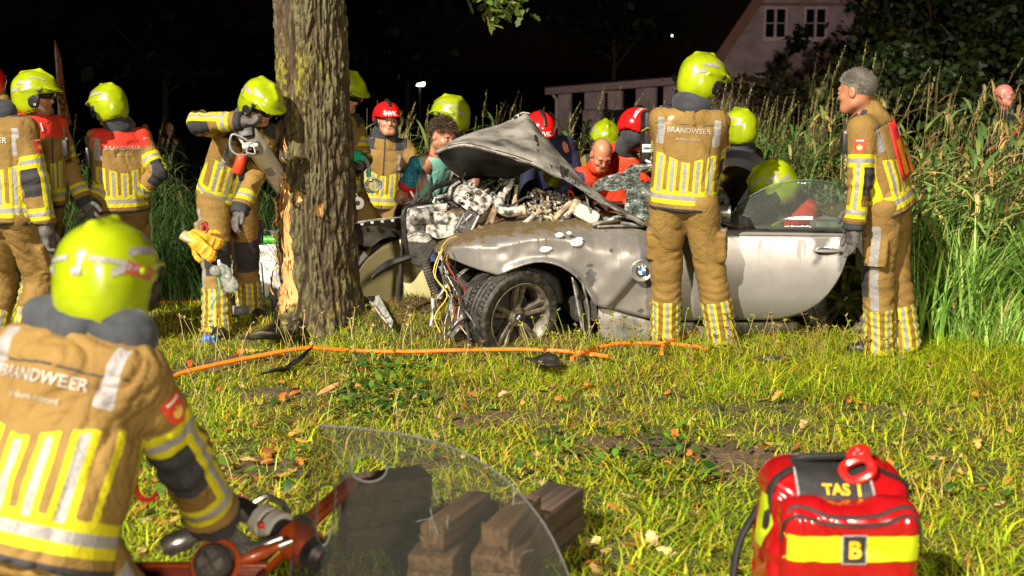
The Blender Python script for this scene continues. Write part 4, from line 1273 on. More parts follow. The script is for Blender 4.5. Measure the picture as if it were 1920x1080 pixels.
def build_car():
    b0 = CO + cA * 1.1 - cN * .8
    car = empty('roadster_wreck', (b0.x, b0.y, 0), 'burnt out silver two seat roadster crumpled against the oak', 'car')
    # ---- left front wing
    top = lin([(818, 474), (840, 462), (870, 449), (900, 441), (950, 432), (1000, 426), (1050, 421), (1120, 418), (1180, 419), (1235, 421)])
    bot = lin([(818, 480), (826, 482), (850, 490), (880, 500), (910, 509), (934, 516), (945, 511), (960, 504), (980, 497), (1000, 492), (1018, 491), (1035, 494), (1052, 500), (1070, 511), (1085, 524), (1098, 541), (1108, 558), (1116, 572), (1122, 574), (1160, 584), (1213, 598), (1235, 602)])
    def off(x, v):
        crown = -.30 * max(0, v - .62) ** 2 / .144 * .55
        gill = 0.0
        if x > 1135:                                         # concave triangle running from the badge to the sill
            yy = v; lim = (x - 1135) / 75 * .62
            if yy < lim: gill = -.045 * min(1, (lim - yy) / .12)
        nose = -.22 * max(0, (905 - x) / 87) ** 1.6
        fl = .018 * math.exp(-((v) / .10) ** 2) if 940 < x < 1118 else 0
        return crown + gill + nose + fl
    xsF = np.concatenate([np.linspace(818, 940, 34), np.linspace(943, 1120, 56), np.linspace(1123, 1235, 50)])
    wing = panel_px('front_wing', xsF, top, bot, lambda x, y: CP(x, y, 0), off, cN, m_fender, car, 28, (.34, .03), .05, .004, .010, 4)
    # side badge in its round recess
    bc = CP(1202, 507, .0)
    rec = MB(); rec.lathe(bc + cN * .012, cN, [(-.025, .078), (.006, .074), (.008, .068), (.002, .060), (-.002, .045), (-.001, .001)], 30)
    ro = rec.obj('badge_recess', m_door, car); 
    add_attr(ro.data, 'edge', np.full(len(ro.data.vertices), .5)); 
    roundel(car, bc + cN * .020, cN, .044)
    # white foam flecks on the wing
    fo = MB()
    for (x, y, r_) in ((1049, 441, .022), (1067, 437, .014), (1081, 455, .034), (1086, 449, .02), (1022, 468, .028), (1030, 466, .015)):
        p = CP(x, y, 0.012 + off(x, .6) * .2); fo.ball(p, r_, 8, (1.3, .4, .8), rotmat(cA))
    fo.obj('foam_splash', mk('foam', (.75, .74, .72), .8), car)['kind'] = 'stuff'
    # hand smears of soot
    bw = bvh_of(wing); sm = mk('soot_smear', (0.07, 0.065, 0.07), .6, var=.4)
    for (x, y, w_, h_) in ((1108, 521, .075, .12), (1107, 498, .06, .025), (1147, 470, .03, .03), (1205, 585, .05, .03)):
        rw = []
        for i in range(9):
            v = i / 8; hw = w_ / 2 * math.sin(math.pi * (.08 + .84 * v)) * (.65 + .7 * random.random()); rw.append((-h_ / 2 + h_ * v, -hw, hw * (.5 + .7 * random.random())))
        decal('soot_smear', shape_geo(rw, 4), CP(x, y, 0), cA, (0, 0, 1), bw, sm, car, .004)
    # wheel arch liner, dark, behind the wheel
    ar = MB(); wc = CP(965, 592, -.10)
    prof = []
    for i in range(20):
        a = math.pi * (-.08 + 1.1 * i / 19); e = cA * math.cos(a) * .41 + Vector((0, 0, 1)) * math.sin(a) * .40
        prof.append([wc + e + cA * .10 - cN * t for t in (.02, .2, .45)])
    ar.grid(prof); ar.obj('wheel_arch_liner', m_char, car); 
    ln = MB(); ln.grid([[CP(1070 + 22 * t + 5 * k, 515 + 115 * t, -.06 - .05 * k) for k in range(5)] for t in np.linspace(0, 1, 10)]); o = ln.obj('liner_panel', m_alu, car); solidify(o, .01)
    l2 = MB(); l2.tube([CP(1072, 503, .01), CP(1092, 530, .01), CP(1103, 575, .012), CP(1106, 636, .012)], [.010, .016, .016, .012], 8, flat=.5); l2.obj('arch_edge_strip', m_alu, car)
    # sill and lower panels
    si = panel_px('sill', np.linspace(1122, 1495, 40), lin([(1122, 573), (1213, 599), (1235, 604), (1495, 604)]), lin([(1122, 642), (1220, 650), (1495, 640)]), lambda x, y: CP(x, y, -.07), lambda x, v: -.05 * (1 - v) ** 2, cN, m_bonnet, car, 8, None, .1, .004, .004, 8)
    # ---- front wheel: steered, leaning
    ax = (cN * math.cos(R(29)) + cA * math.sin(R(29)) + Vector((0, 0, -.10))).normalized()
    hub = CP(965, 592, -.08)
    fw = build_wheel(car, hub - ax * .03, ax, cA); fw['label'] = 'steered front wheel dug into the turf'
    rh = CP(1581, 558, -.16); rw_ = build_wheel(car, rh - cN * .03, cN, cA); rw_['label'] = 'rear wheel half hidden behind the door'
    for (s_, nm) in ((0.05, 'front'), (2.3, 'rear')):
        pass
    # ---- door, ajar
    hp = CP(1228, 520, -.02); th = R(13)
    dA = cA * math.cos(th) + cN * math.sin(th); dN = Vector((dA.y, -dA.x, 0))
    DP = lambda x, y, o=0.0: plane_hit(x, y, hp, dN, o)
    dtop = lin([(1228, 424), (1380, 428), (1592, 433)]); 
    dbot = lin([(1228, 606), (1300, 604), (1440, 602), (1468, 600), (1490, 594), (1512, 584), (1535, 568), (1552, 550), (1566, 530), (1578, 508), (1586, 485), (1591, 462), (1593, 444), (1594, 436)])
    def doff(x, v):
        yv = dbot(x) + (dtop(x) - dbot(x)) * v
        k = (440 + (x - 1365) * .012 - yv)
        a = -.0045 * max(0, k) ** 1.15                         # shoulder above the crease leans in
        t = (yv - 440) / 160
        return a + .022 * math.sin(max(0, min(1, t)) * math.pi) - .05 * max(0, t - .72) ** 2 / .08
    door = panel_px('door', np.concatenate([np.linspace(1228, 1500, 46), np.linspace(1503, 1594, 40)]), dtop, dbot, lambda x, y: DP(x, y), doff, dN, m_door, car, 34, (.05, .005), .045, .004)
    door['label'] = 'silver driver door standing ajar'
    bd = bvh_of(door)
    hc = DP(1552, 473, .012)
    hs = MB(); hs.ball(hc, 1, 24, (.092, .004, .040), rotmat(dA)); ho = hs.obj('handle', m_chrome, door)
    hs = MB(); hs.ball(hc + dN * .001, 1, 24, (.085, .0045, .033), rotmat(dA)); hs.obj('handle_recess', m_char, door)
    hb = MB(); hb.tube([hc + dA * x + dN * (.012 + .018 * math.cos(x / .085 * 1.4)) + Vector((0, 0, .010)) for x in np.linspace(-.085, .085, 9)], [.012, .016, .018, .019, .019, .019, .018, .016, .012], 10, flat=.7)
    hb.obj('handle_bar', m_door, door); add_attr(door.children[-1].data, 'edge', np.full(len(door.children[-1].data.vertices), .5))
    cr = MB(); cr.tube([DP(x, 440 + (x - 1365) * .012, .004) for x in np.linspace(1232, 1590, 14)], .0035, 6); cr.obj('crease_line', m_chrome, door)
    # seam frame and window pane
    outl = [(1362, 431), (1366, 414), (1384, 392), (1410, 371), (1440, 354), (1470, 344), (1505, 340), (1540, 341), (1570, 347), (1589, 356), (1593, 395), (1594, 434)]
    gp = smoothline([(a, b_) for a, b_ in outl[:10]], 40)
    gtop = lin([(a, b_) for a, b_ in gp] + [(1594, 360)])
    xsG = np.linspace(1362, 1594, 50)
    rows = []
    for x in xsG:
        t, b_ = DP(x, gtop(x), -.03), DP(x, dtop(x) + 2, -.03)
        rows.append([b_.lerp(t, v) - dN * (.10 * v * v) for v in np.linspace(0, 1, 10)])
    pane = MB().grid(rows).obj('window_pane', glass_mat('wet_side_glass', (.74, .80, .76), .96, True, 130), door); solidify(pane, .004)
    eg = MB(); eg.tube([r_[-1] for r_ in rows] , .0035, 6); eg.obj('pane_edge', mk('glass_edge', (.25, .36, .31), .2, spec=.7), door)
    ws = MB(); ws.tube([DP(x, dtop(x) + 1, -.008) for x in np.linspace(1300, 1593, 12)], .008, 6, flat=.6); ws.obj('window_seal', m_black, door)
    # mirror
    mc = DP(1352, 399, .10)
    mm = MB(); ax2 = -dA
    mm.lathe(mc, ax2, [(-.062, .0005), (-.060, .040), (-.055, .056), (-.01, .054), (.035, .047), (.060, .036), (.070, .018), (.072, .0005)], 24); mi = mm.obj('mirror', m_chrome, door)
    MB().lathe(mc + dA * .0605, dA, [(.0, .046), (.002, .045), (.002, .0005)], 20).obj('mirror_glass', m_black, mi)
    MB().tube([mc + Vector((0, 0, -.045)), DP(1375, 418, .03), DP(1392, 424, .0)], [.022, .028, .02], 8).obj('mirror_foot', m_black, door)
    q = MB(); q.add([DP(1350, 430, -.01), DP(1416, 429, -.01), DP(1405, 408, -.02), DP(1378, 400, -.02), DP(1360, 404, -.015)], [(0, 1, 2, 3, 4)]); o = q.obj('mirror_gusset', m_black, door); solidify(o, .012)
    # ---- rear quarter, tail, far side
    rq = panel_px('rear_wing', np.linspace(1604, 1712, 30), lin([(1604, 425), (1660, 412), (1712, 420)]), lin([(1604, 505), (1625, 512), (1640, 530), (1652, 560), (1656, 600), (1660, 610), (1700, 600), (1712, 560)]), lambda x, y: CP(x, y, -.03), lambda x, v: -.10 * max(0, v - .5) ** 2 / .25 - .25 * max(0, (x - 1670) / 42) ** 2, cN, m_fender, car, 16, (.7, .05), .05, .004, .004, 12)
    bl = MB()
    def cbox(s0, s1, o0, o1, z0, z1):
        c = CO + cA * (s0 + s1) / 2 + cN * (o0 + o1) / 2; bl.box((c.x, c.y, (z0 + z1) / 2), (abs(s1 - s0), abs(o1 - o0), z1 - z0), rotmat(cA), .03)
    cbox(.42, 2.75, -1.52, -.14, .14, .30); bl.obj('floor_pan', m_char, car)
    bl = MB(); cbox(.62, .72, -1.45, -.22, .25, .80); cbox(.2, .62, -1.4, -.9, .25, .70); cbox(-.35, .6, -.95, -.50, .20, .52); bl.obj('bulkhead', m_char, car)
    bl = MB(); cbox(2.1, 2.75, -1.50, -.20, .30, .80); bl.obj('boot', m_bonnet, car)
    bl = MB(); cbox(.0, .85, -1.62, -1.52, .35, .74); cbox(.8, 2.7, -1.62, -1.54, .2, .80); bl.obj('far_side', m_bonnet, car)
    bl = MB(); cbox(.78, 1.12, -1.42, -.20, .62, .84); bl.obj('dashboard', m_char, car)
    # seats, soft top hoop
    for k, o_ in enumerate((-.52, -1.12)):
        s = MB(); c = CO + cA * 1.72 + cN * o_
        s.box(c + Vector((0, 0, .40)) - cA * .2, (.52, .46, .16), rotmat(cA), .05); s.box(c + Vector((0, 0, .58)) + cA * .13, (.14, .44, .40), rotmat(cA + Vector((0, 0, -.25))), .05); s.box(c + Vector((0, 0, .80)) + cA * .22, (.10, .26, .10), rotmat(cA), .04)
        s.obj('seat', m_black, car)
    hoop = []
    for (x, y, o_) in ((1336, 314, -.75), (1352, 300, -.75), (1380, 296, -.78), (1408, 304, -.8), (1426, 322, -.8), (1432, 345, -.8), (1424, 372, -.78), (1412, 402, -.75)):
        hoop.append(CP(x, y, o_))
    hoop = [Vector(p) for p in smoothline([tuple(p) for p in hoop], 22)]
    rows = []
    for i, p in enumerate(hoop):
        t = (hoop[min(i + 1, 21)] - hoop[max(i - 1, 0)]).normalized(); inn = t.cross(cN).normalized()
        if inn.z > 0 and i < 8: inn = -inn
        w = .075 + .05 * math.sin(i / 21 * math.pi)
        rows.append([p, p + inn * -w * .5 + cN * .03, p + inn * -w * .5 - cN * .3, p + inn * w * .5 - cN * .3, p + inn * w * .5 + cN * .03, p])
    MB().grid(rows).obj('soft_top', mk('soft_top_cloth', (.010, .010, .011), .75, bump=.3, bscale=200), car)
    so = MB(); so.grid([[CP(1415 + 12 * math.sin(t * 3) - 40 * t * t, 385 + 40 * t, -.6 - .05 * k) for k in range(3)] for t in np.linspace(0, 1, 6)]); solidify(so.obj('door_pillar', m_black, car), .03)
    # ---- shattered windscreen
    def ws_pt(u, v):
        bx, by = 1098 + u * 250, 424 - 4 * u; tx, ty = 1122 + u * 216, 345 - 52 * u ** .55
        p = CP(bx, by, -.16).lerp(CP(tx, ty, -.85), v)
        q = np.array([[p.x * 9, p.y * 9, p.z * 9]]); return p + cN * (float(vnoise(q, 5)[0]) - .5) * .10 + Vector((0, 0, 1)) * ((float(vnoise(q * 2.3, 6)[0]) - .5) * .05 + .05 * math.sin(v * math.pi))
    rows = [[ws_pt(u, v) for v in np.linspace(0, 1, 16)] for u in np.linspace(0, 1, 30)]
    # holes
    V = [p for r_ in rows for p in r_]; F = []
    for i in range(29):
        for k in range(15):
            u, v = i / 29, k / 15
            if ((u - .43) / .07) ** 2 + ((v - .72) / .17) ** 2 < 1 or ((u - .12) / .14) ** 2 + ((v - .30) / .22) ** 2 < 1: continue
            F.append((i * 16 + k, i * 16 + k + 1, (i + 1) * 16 + k + 1, (i + 1) * 16 + k))
    m, N, L, b = nt_new('shattered_glass')
    tc = N.new('ShaderNodeTexCoord'); vo = N.new('ShaderNodeTexVoronoi'); vo.feature = 'DISTANCE_TO_EDGE'; vo.inputs['Scale'].default_value = 75; L.new(tc.outputs['Object'], vo.inputs['Vector'])
    nz = N.new('ShaderNodeTexNoise'); nz.inputs['Scale'].default_value = 15; nz.inputs['Detail'].default_value = 12; nz.inputs['Roughness'].default_value = .8; L.new(tc.outputs['Object'], nz.inputs['Vector'])
    rp = N.new('ShaderNodeValToRGB'); e = rp.color_ramp.elements; e[0].position = .40; e[1].position = .62; e[0].color = (.018, .026, .020, 1); e[1].color = (.46, .49, .47, 1)
    e2 = rp.color_ramp.elements.new(.5); e2.color = (.10, .13, .11, 1)
    L.new(nz.outputs['Fac'], rp.inputs[0]); L.new(rp.outputs[0], b.inputs['Base Color']); b.inputs['Roughness'].default_value = .3
    bp = N.new('ShaderNodeBump'); bp.inputs['Strength'].default_value = 1; bp.inputs['Distance'].default_value = .02; L.new(vo.outputs['Distance'], bp.inputs['Height']); L.new(bp.outputs[0], b.inputs['Normal'])
    tr = N.new('ShaderNodeBsdfTransparent'); tr.inputs[0].default_value = (.62, .66, .63, 1); ms = N.new('ShaderNodeMixShader')
    mr = N.new('ShaderNodeMapRange'); mr.inputs['From Min'].default_value = .35; mr.inputs['From Max'].default_value = .52; L.new(nz.outputs['Fac'], mr.inputs[0])
    mr.inputs['To Min'].default_value = .45
    L.new(mr.outputs[0], ms.inputs[0]); L.new(tr.outputs[0], ms.inputs[1]); L.new(b.outputs[0], ms.inputs[2]); L.new(ms.outputs[0], N['Material Output'].inputs[0])
    w = MB(); w.add(V, F); wo = w.obj('windscreen', m, car); solidify(wo, .006)
    fr = MB(); fr.tube([rows[i][-1] for i in range(0, 30, 3)], .022, 8); fr.tube([rows[0][k] for k in range(0, 16, 3)], .02, 8); fr.tube([rows[i][0] for i in range(0, 30, 3)], .018, 8); fr.obj('windscreen_frame', m_alu, wo)
    wd = MB()
    for (x0, y0, x1, y1, r_) in ((1110, 422, 1158, 408, .022), (1150, 408, 1172, 404, .018), (1120, 425, 1205, 422, .014), (1165, 418, 1206, 424, .02)): wd.tube([CP(x0, y0, -.08), CP(x1, y1, -.10)], r_, 6, flat=.6)
    wd.obj('wiper_cowl', m_alu, car)

    A3 = lambda *q: np.array(q, float)
    # ---- folded bonnet
    near = smoothline([(816, 283, -.32), (845, 271, -.16), (880, 268, -.10), (924, 279, -.08), (973, 293, -.06), (1010, 308, -.05), (1047, 324, -.04), (1086, 346, -.04), (1121, 367, -.04), (1165, 393, -.04), (1208, 417, -.04)], 44)
    ridge = smoothline([(817, 279, -.36), (850, 263, -.60), (890, 246, -.74), (934, 231, -.80), (970, 219, -.84), (988, 212, -.86), (1012, 243, -.80), (1050, 290, -.62), (1090, 338, -.36), (1140, 376, -.14), (1208, 414, -.06)], 44)
    rows = []; E = []
    for i, (a, c_) in enumerate(zip(near, ridge)):
        t = i / 43; A = CP(*a); B = CP(*c_); fall = math.sin(min(1, t * 1.25) * math.pi) if t < .8 else 0
        row = [A - Vector((0, 0, .022)) + cN * .004, A]
        for v in np.linspace(.08, 1, 11):
            bulge = .035 * math.sin(v * math.pi) * math.sin(t * math.pi) - .034 * math.exp(-abs((v - .42) / .07)) * (t < .62) * math.sin(min(1, t / .62) * math.pi)
            row.append(A.lerp(B, v) + Vector((0, 0, bulge)))
        for v in np.linspace(.15, 1, 7):
            row.append(B - cN * (.55 * v * max(fall, .02)) - Vector((0, 0, .40 * v * v * max(fall, .02))))
        rows.append(row)
    V = np.array([[tuple(p) for p in r_] for r_ in rows]).reshape(-1, 3)
    V[:, 2] += (vnoise(V * 7, 31) - .5) * .006 + (vnoise(V * 23, 32) - .5) * .006 - .014 * (1 - np.abs(2 * vnoise(V * A3(5, 5, 9), 33) - 1)) ** 8
    n, k = len(rows), len(rows[0]); ii = np.arange(n * k).reshape(n, k)
    F = np.stack([ii[:-1, :-1].ravel(), ii[1:, :-1].ravel(), ii[1:, 1:].ravel(), ii[:-1, 1:].ravel()], 1)
    bo = link_mesh('bonnet', np_mesh('bonnet', V, F), m_bonnet, car); solidify(bo, .009); bo['label'] = 'bonnet folded up into a peak'
    bb = bvh_of(bo)
    hk = mk('vent_hole', (.008, .008, .008), .8)
    for (x, y, w_, h_) in ((990, 257, .05, .03), (1001, 259, .03, .025), (1050, 311, .045, .018), (1062, 315, .03, .015), (1068, 323, .04, .02), (1077, 326, .025, .015), (1030, 300, .012, .05), (1012, 283, .035, .02)):
        decal('vent_hole', [(q[0] * w_, q[1] * h_) for q in disc_geo(.5, 10)[0]] and ([(q[0] * w_, q[1] * h_) for q in disc_geo(.5, 10)[0]], disc_geo(.5, 10)[1]), CP(x, y, -.2), cA, (0, -.35, 1), bb, hk, bo, .006, .6)
    # curled dark underside at the front
    ed = near[:21]; lowb = smoothline([(818, 286, -.40), (828, 302, -.48), (848, 321, -.55), (866, 331, -.58), (900, 333, -.60), (940, 334, -.60), (975, 327, -.50), (1003, 312, -.2)], 21)
    rows = [[CP(*a).lerp(CP(*c_), v) - cN * .10 * math.sin(v * math.pi) for v in np.linspace(0, 1, 9)] for a, c_ in zip(ed, lowb)]
    solidify(MB().grid(rows).obj('bonnet_liner', mk('bonnet_underside', (.014, .013, .012), .35, var=.4, scale=6, col2=(.05, .046, .042)), car), .008)
    lip = MB(); lip.tube([CP(*a) - Vector((0, 0, .02)) for a in near], [.010] * 30 + [.013] * 14, 6, flat=.6); lip.obj('bonnet_edge', m_alu, car)
    wr = MB(); wr.tube([CP(955, 232, -.8), CP(966, 218, -.84), CP(980, 211, -.86), CP(994, 213, -.86)], .006, 6); wr.tube([CP(971, 215, -.84), CP(973, 222, -.84)], .005, 5); wr.obj('torn_trim', m_ash, car)

    # ---- wrecked engine bay
    def plate(name, outl, o, th, mat, bump=0.0, par=car, tilt=0.0):
        c0 = np.mean([q[1] for q in outl]); 
        pts = [CP(x, y, o + tilt * (c0 - y) / 100) for x, y in outl]
        me_ = MB().plate(pts, th, cN)
        ob = me_.obj(name, mat, par, smooth=False)
        bv = ob.modifiers.new('bevel', 'BEVEL'); bv.width = min(.012, th * .3); bv.segments = 2
        return ob
    def pipe(name, pts, r_, mat, n=8, par=car, flat=1.0, k=14):
        q = smoothline(pts, k); mb = MB()
        mb.tube([CP(*p) for p in q], r_, n, flat=flat); return mb.obj(name, mat, par)
    def corrug(name, pts, r_, mat, n=26):
        q = smoothline(pts, n * 2); mb = MB(); mb.tube([CP(*p) for p in q], [r_ * (1 + .16 * (i % 2)) for i in range(n * 2)], 8); return mb.obj(name, mat, car)
    pipe('front_frame', [(765, 470, -.42), (758, 440, -.42), (757, 400, -.42), (768, 388, -.45), (797, 380, -.5), (806, 362, -.55), (815, 352, -.6), (845, 342, -.7), (900, 325, -.85), (960, 318, -.95)], .022, m_black, 8, flat=.8, k=30)
    plate('crushed_carrier', [(757, 396), (765, 389), (800, 384), (840, 380), (838, 398), (806, 402), (800, 425), (806, 440), (763, 440), (757, 424)], -.44, .05, m_alu)
    hl = MB(); hl.lathe(CP(768, 406, -.36), cA, [(0, .001), (.0, .052), (.03, .060), (.13, .05), (.14, .03), (.14, .001)], 16); hl.obj('headlight_housing', m_alu, car)
    plate('speckled_shield', [(800, 402), (812, 396), (850, 400), (880, 420), (884, 432), (862, 442), (820, 448), (798, 438)], -.36, .03, m_ash, tilt=-.1)
    plate('crossmember', [(762, 440), (776, 432), (806, 436), (812, 446), (800, 455), (765, 452)], -.36, .16, m_alu)
    plate('engine_cover', [(851, 362), (858, 350), (872, 344), (884, 340), (894, 352), (908, 358), (923, 371), (920, 382), (904, 404), (890, 400), (878, 396), (862, 384), (850, 376)], -.44, .10, m_ash, tilt=-.2)
    kb = MB()
    for (x, y, r_) in ((884, 347, .022), (866, 352, .018), (876, 367, .014), (886, 374, .012), (862, 376, .012), (897, 396, .014), (880, 390, .012)): MB().lathe(CP(x, y, -.35), cN + Vector((0, 0, .2)), [(0, r_), (.02, r_ * .9), (.02, r_ * .5), (.0, r_ * .45)], 10).obj('bolt_boss', m_ash, car)
    plate('battery_tray', [(851, 430), (868, 398), (880, 390), (893, 396), (899, 404), (882, 438), (874, 442)], -.30, .04, m_black, tilt=-.1)
    for (a, b_) in (((866, 420), (884, 402)), ((868, 404), (880, 424)), ((862, 424), (880, 432))): pipe('tray_rib', [(*a, -.27), ((a[0] + b_[0]) / 2, (a[1] + b_[1]) / 2, -.265), (*b_, -.27)], .006, m_alu, 6)
    plate('tray_edge', [(876, 442), (896, 402), (900, 404), (880, 444)], -.28, .05, m_alu)
    for (pts, r_, mt) in (([(868, 440, -.3), (905, 385, -.4), (935, 350, -.6), (968, 318, -.75)], .016, m_ash), ([(935, 372, -.45), (950, 345, -.6), (975, 318, -.7)], .022, m_ash), ([(846, 372, -.5), (850, 348, -.6), (880, 332, -.75), (930, 316, -.85)], .026, m_black),
                          ([(842, 372, -.5), (846, 352, -.55), (870, 335, -.7)], .012, m_ash), ([(893, 360, -.5), (920, 342, -.65), (950, 322, -.8)], .014, m_alu)):
        pipe('strut', pts, r_, mt, 6, flat=.6)
    plate('strut_tower', [(938, 372), (945, 352), (956, 338), (964, 340), (960, 352), (948, 368), (946, 380)], -.45, .03, m_ash)
    plate('strut_tower', [(958, 392), (962, 366), (967, 344), (972, 350), (969, 370), (972, 384), (966, 390)], -.50, .03, m_ash2)
    pipe('chassis_brace', [(900, 436, -.30), (918, 408, -.33), (932, 376, -.38), (938, 372, -.4)], .022, m_rust, 8, flat=.5)
    pipe('chassis_brace', [(938, 374, -.38), (926, 398, -.34), (920, 418, -.30), (940, 414, -.34), (962, 402, -.40)], .028, m_rust, 8, flat=.5)
    pipe('chassis_brace', [(896, 424, -.24), (910, 432, -.24), (924, 438, -.24)], .014, m_rust, 6)
    pipe('coolant_pipe', [(926, 374, -.34), (934, 378, -.32), (940, 392, -.28), (952, 398, -.26), (968, 396, -.26), (984, 394, -.26)], .034, m_ash, 12, k=24)
    cl = MB(); cl.tube([CP(978, 395, -.255), CP(984, 394, -.255)], .040, 14); cl.obj('pipe_collar', m_ash2, car)
    corrug('hose', [(1030, 424, -.2), (1052, 398, -.24), (1072, 380, -.3), (1092, 370, -.32), (1104, 372, -.32)], .020, m_ash2)
    corrug('hose', [(1042, 428, -.17), (1062, 404, -.2), (1082, 388, -.25), (1098, 380, -.28)], .016, m_ash)
    pipe('hose', [(955, 436, -.25), (975, 425, -.25), (992, 412, -.25), (1003, 402, -.3)], .018, m_ash)
    bx = MB(); c = CP(1100, 402, -.18); bx.box(c, (.17, .10, .10), rotmat(cA + Vector((0, 0, -.55))), .03); bx.obj('reservoir', mk('reservoir_white', (.50, .48, .44), .6, var=.2, bump=.2), car)
    bx = MB(); c = CP(1078, 386, -.25); bx.box(c, (.06, .07, .10), rotmat(cA + Vector((0, 0, -.4))), .015); bx.obj('reservoir_cap', m_ash2, car)
    pipe('cowl_bar', [(1083, 382, -.2), (1100, 396, -.18), (1122, 418, -.15)], .012, m_alu); pipe('cowl_bar', [(1095, 352, -.1), (1101, 375, -.1), (1106, 398, -.12)], .006, m_alu)
    pipe('inner_wing_edge', [(905, 446, -.12), (960, 434, -.14), (1010, 428, -.16), (1080, 422, -.16), (1130, 420, -.16)], .020, m_ash2, 8, flat=.6, k=20)
    rs = random.Random(3)
    rub = MB(); rub2 = MB(); rub3 = MB()
    for i in range(620):
        t = rs.random(); x = 992 + 118 * t; yl = 424 - 2 * t; yt = 348 + 46 * abs(t - .22) ** .8
        y = yl + (yt - yl) * rs.random() ** 1.25
        p = CP(x, y, -.20 - .35 * rs.random() - .25 * (yl - y) / 70); q = (rub, rub2, rub, rub3, rub2)[rs.randrange(5)]
        rm = Matrix.Rotation(rs.random() * 6, 3, 'X') @ Matrix.Rotation(rs.random() * 6, 3, 'Y')
        if rs.random() < .5: q.box(p, (rs.uniform(.015, .055), rs.uniform(.010, .035), rs.uniform(.008, .025)), rm, .006)
        elif rs.random() < .6: q.tube([p, p + rm @ Vector((rs.uniform(.02, .09), 0, .01)), p + rm @ Vector((rs.uniform(.04, .12), .03, 0))], [.010, .012, .008], 6)
        else: q.ball(p, rs.uniform(.008, .024), 6, (1, .8, .7), rm)
    for q, mt, nm in ((rub, m_ash, 'ash_debris'), (rub2, m_ash2, 'ash_debris'), (rub3, m_alu, 'engine_debris')): q.obj(nm, mt, car)['kind'] = 'stuff'
    rub = MB(); rub2 = MB()
    for i in range(240):
        x = rs.uniform(775, 960); y = rs.uniform(375, 440) - (x - 775) * .12
        p = CP(x, y, -.50 - .35 * rs.random()); q = (rub, rub2)[i % 2]
        rm = Matrix.Rotation(rs.random() * 6, 3, 'X') @ Matrix.Rotation(rs.random() * 6, 3, 'Y')
        if rs.random() < .55: q.box(p, (rs.uniform(.03, .12), rs.uniform(.012, .05), rs.uniform(.01, .03)), rm, .005)
        else: q.tube([p, p + rm @ Vector((rs.uniform(.05, .14), 0, .02)), p + rm @ Vector((rs.uniform(.1, .2), .04, 0))], [.009, .010, .007], 6)
    rub.obj('engine_debris', m_char, car)['kind'] = 'stuff'; rub2.obj('engine_debris', m_alu, car)['kind'] = 'stuff'
    eb = MB(); c = CP(905, 440, -.62); eb.box(c, (.62, .42, .40), rotmat(cA), .05); c = CP(1040, 430, -.62); eb.box(c, (.62, .5, .24), rotmat(cA), .05); eb.obj('engine_block', m_rust, car)

    # ---- hanging front end
    plate('bumper_support', [(764, 450), (812, 446), (826, 462), (812, 470), (800, 492), (786, 500), (772, 494), (766, 470)], -.34, .10, m_char)
    fl = smoothline([(772, 480, -.30), (752, 486, -.28), (730, 494, -.25), (710, 506, -.2), (696, 520, -.16)], 14)
    rows = []
    for i, q in enumerate(fl):
        w = 9 + 7 * math.sin(i / 13 * math.pi) * (1 if i > 5 else .6); rows.append([CP(q[0], q[1] - w * .5, q[2] - .05), CP(q[0], q[1] - w * .2, q[2]), CP(q[0], q[1] + w * .3, q[2] + .01), CP(q[0] + 3, q[1] + w * .6, q[2] - .03)])
    solidify(MB().grid(rows).obj('torn_bumper_strip', m_char, car), .012)
    for i, (pts, r_) in enumerate((([(796, 488, -.3), (806, 520, -.28), (818, 552, -.26)], .028), ([(822, 470, -.22), (836, 500, -.2), (842, 540, -.18), (850, 600, -.16)], .014), ([(812, 560, -.25), (812, 590, -.2), (808, 612, -.18)], .012))):
        corrug('air_duct' if i == 0 else 'front_strut', pts, r_, m_char if i == 0 else m_alu, 14)
    for pts, r_, mt in (([(830, 488, -.12), (850, 520, -.10), (866, 545, -.08), (890, 560, -.05)], .018, m_black), ([(880, 500, -.15), (862, 515, -.12), (838, 535, -.12), (818, 560, -.12)], .018, m_alu), ([(905, 512, -.12), (880, 540, -.06), (866, 580, -.03), (842, 622, -.02)], .030, m_char),
                       ([(860, 540, -.03), (868, 580, -.0), (876, 615, .01), (880, 640, .02)], .024, m_char), ([(845, 620, .0), (862, 604, .03), (880, 592, .05)], .014, m_char), ([(868, 578, .05), (885, 600, .06), (898, 628, .06)], .011, m_alu), ([(826, 500, -.2), (834, 530, -.2), (826, 560, -.2)], .02, m_ash)):
        pipe('front_strut', pts, r_, mt, 8, flat=.55)
    plate('fender_liner', [(866, 538), (905, 512), (920, 514), (896, 534), (884, 552), (874, 576), (868, 590), (858, 600)], -.06, .015, m_char, tilt=.1)
    plate('fender_liner', [(838, 626), (868, 586), (876, 596), (852, 632), (846, 636)], .0, .012, m_alu)
    cols_ = [mk('wire_white', (.6, .55, .45), .5), mk('wire_yellow', (.55, .40, .03), .5), mk('wire_red', (.35, .03, .02), .5), mk('wire_black', (.015, .015, .015), .5)]
    rs = random.Random(9)
    for i in range(14):
        x0, y0 = rs.uniform(818, 845), rs.uniform(452, 492); x1, y1 = rs.uniform(822, 905), rs.uniform(560, 650)
        pts = [(x0, y0, -.15)] + [(x0 + (x1 - x0) * t + rs.uniform(-15, 15), y0 + (y1 - y0) * t, -.12 + .14 * t + rs.uniform(-.03, .03)) for t in (.3, .55, .8)] + [(x1, y1, .03)]
        pipe('wire', pts, rs.choice((.002, .003, .0045)), cols_[(0, 3, 3, 1, 3, 3, 2)[i % 7]], 5, k=18)
    for i in range(1):
        x0 = 826 + i * 4; pipe('wire', [(x0, 478, -.1), (x0 + 3, 462 - i * 2, -.10), (x0 + 14, 449, -.12), (x0 + 30 + 6 * i, 443, -.14)], .003, cols_[(1, 3, 3, 2, 1)[i]], 5)
    return car
car = build_car()
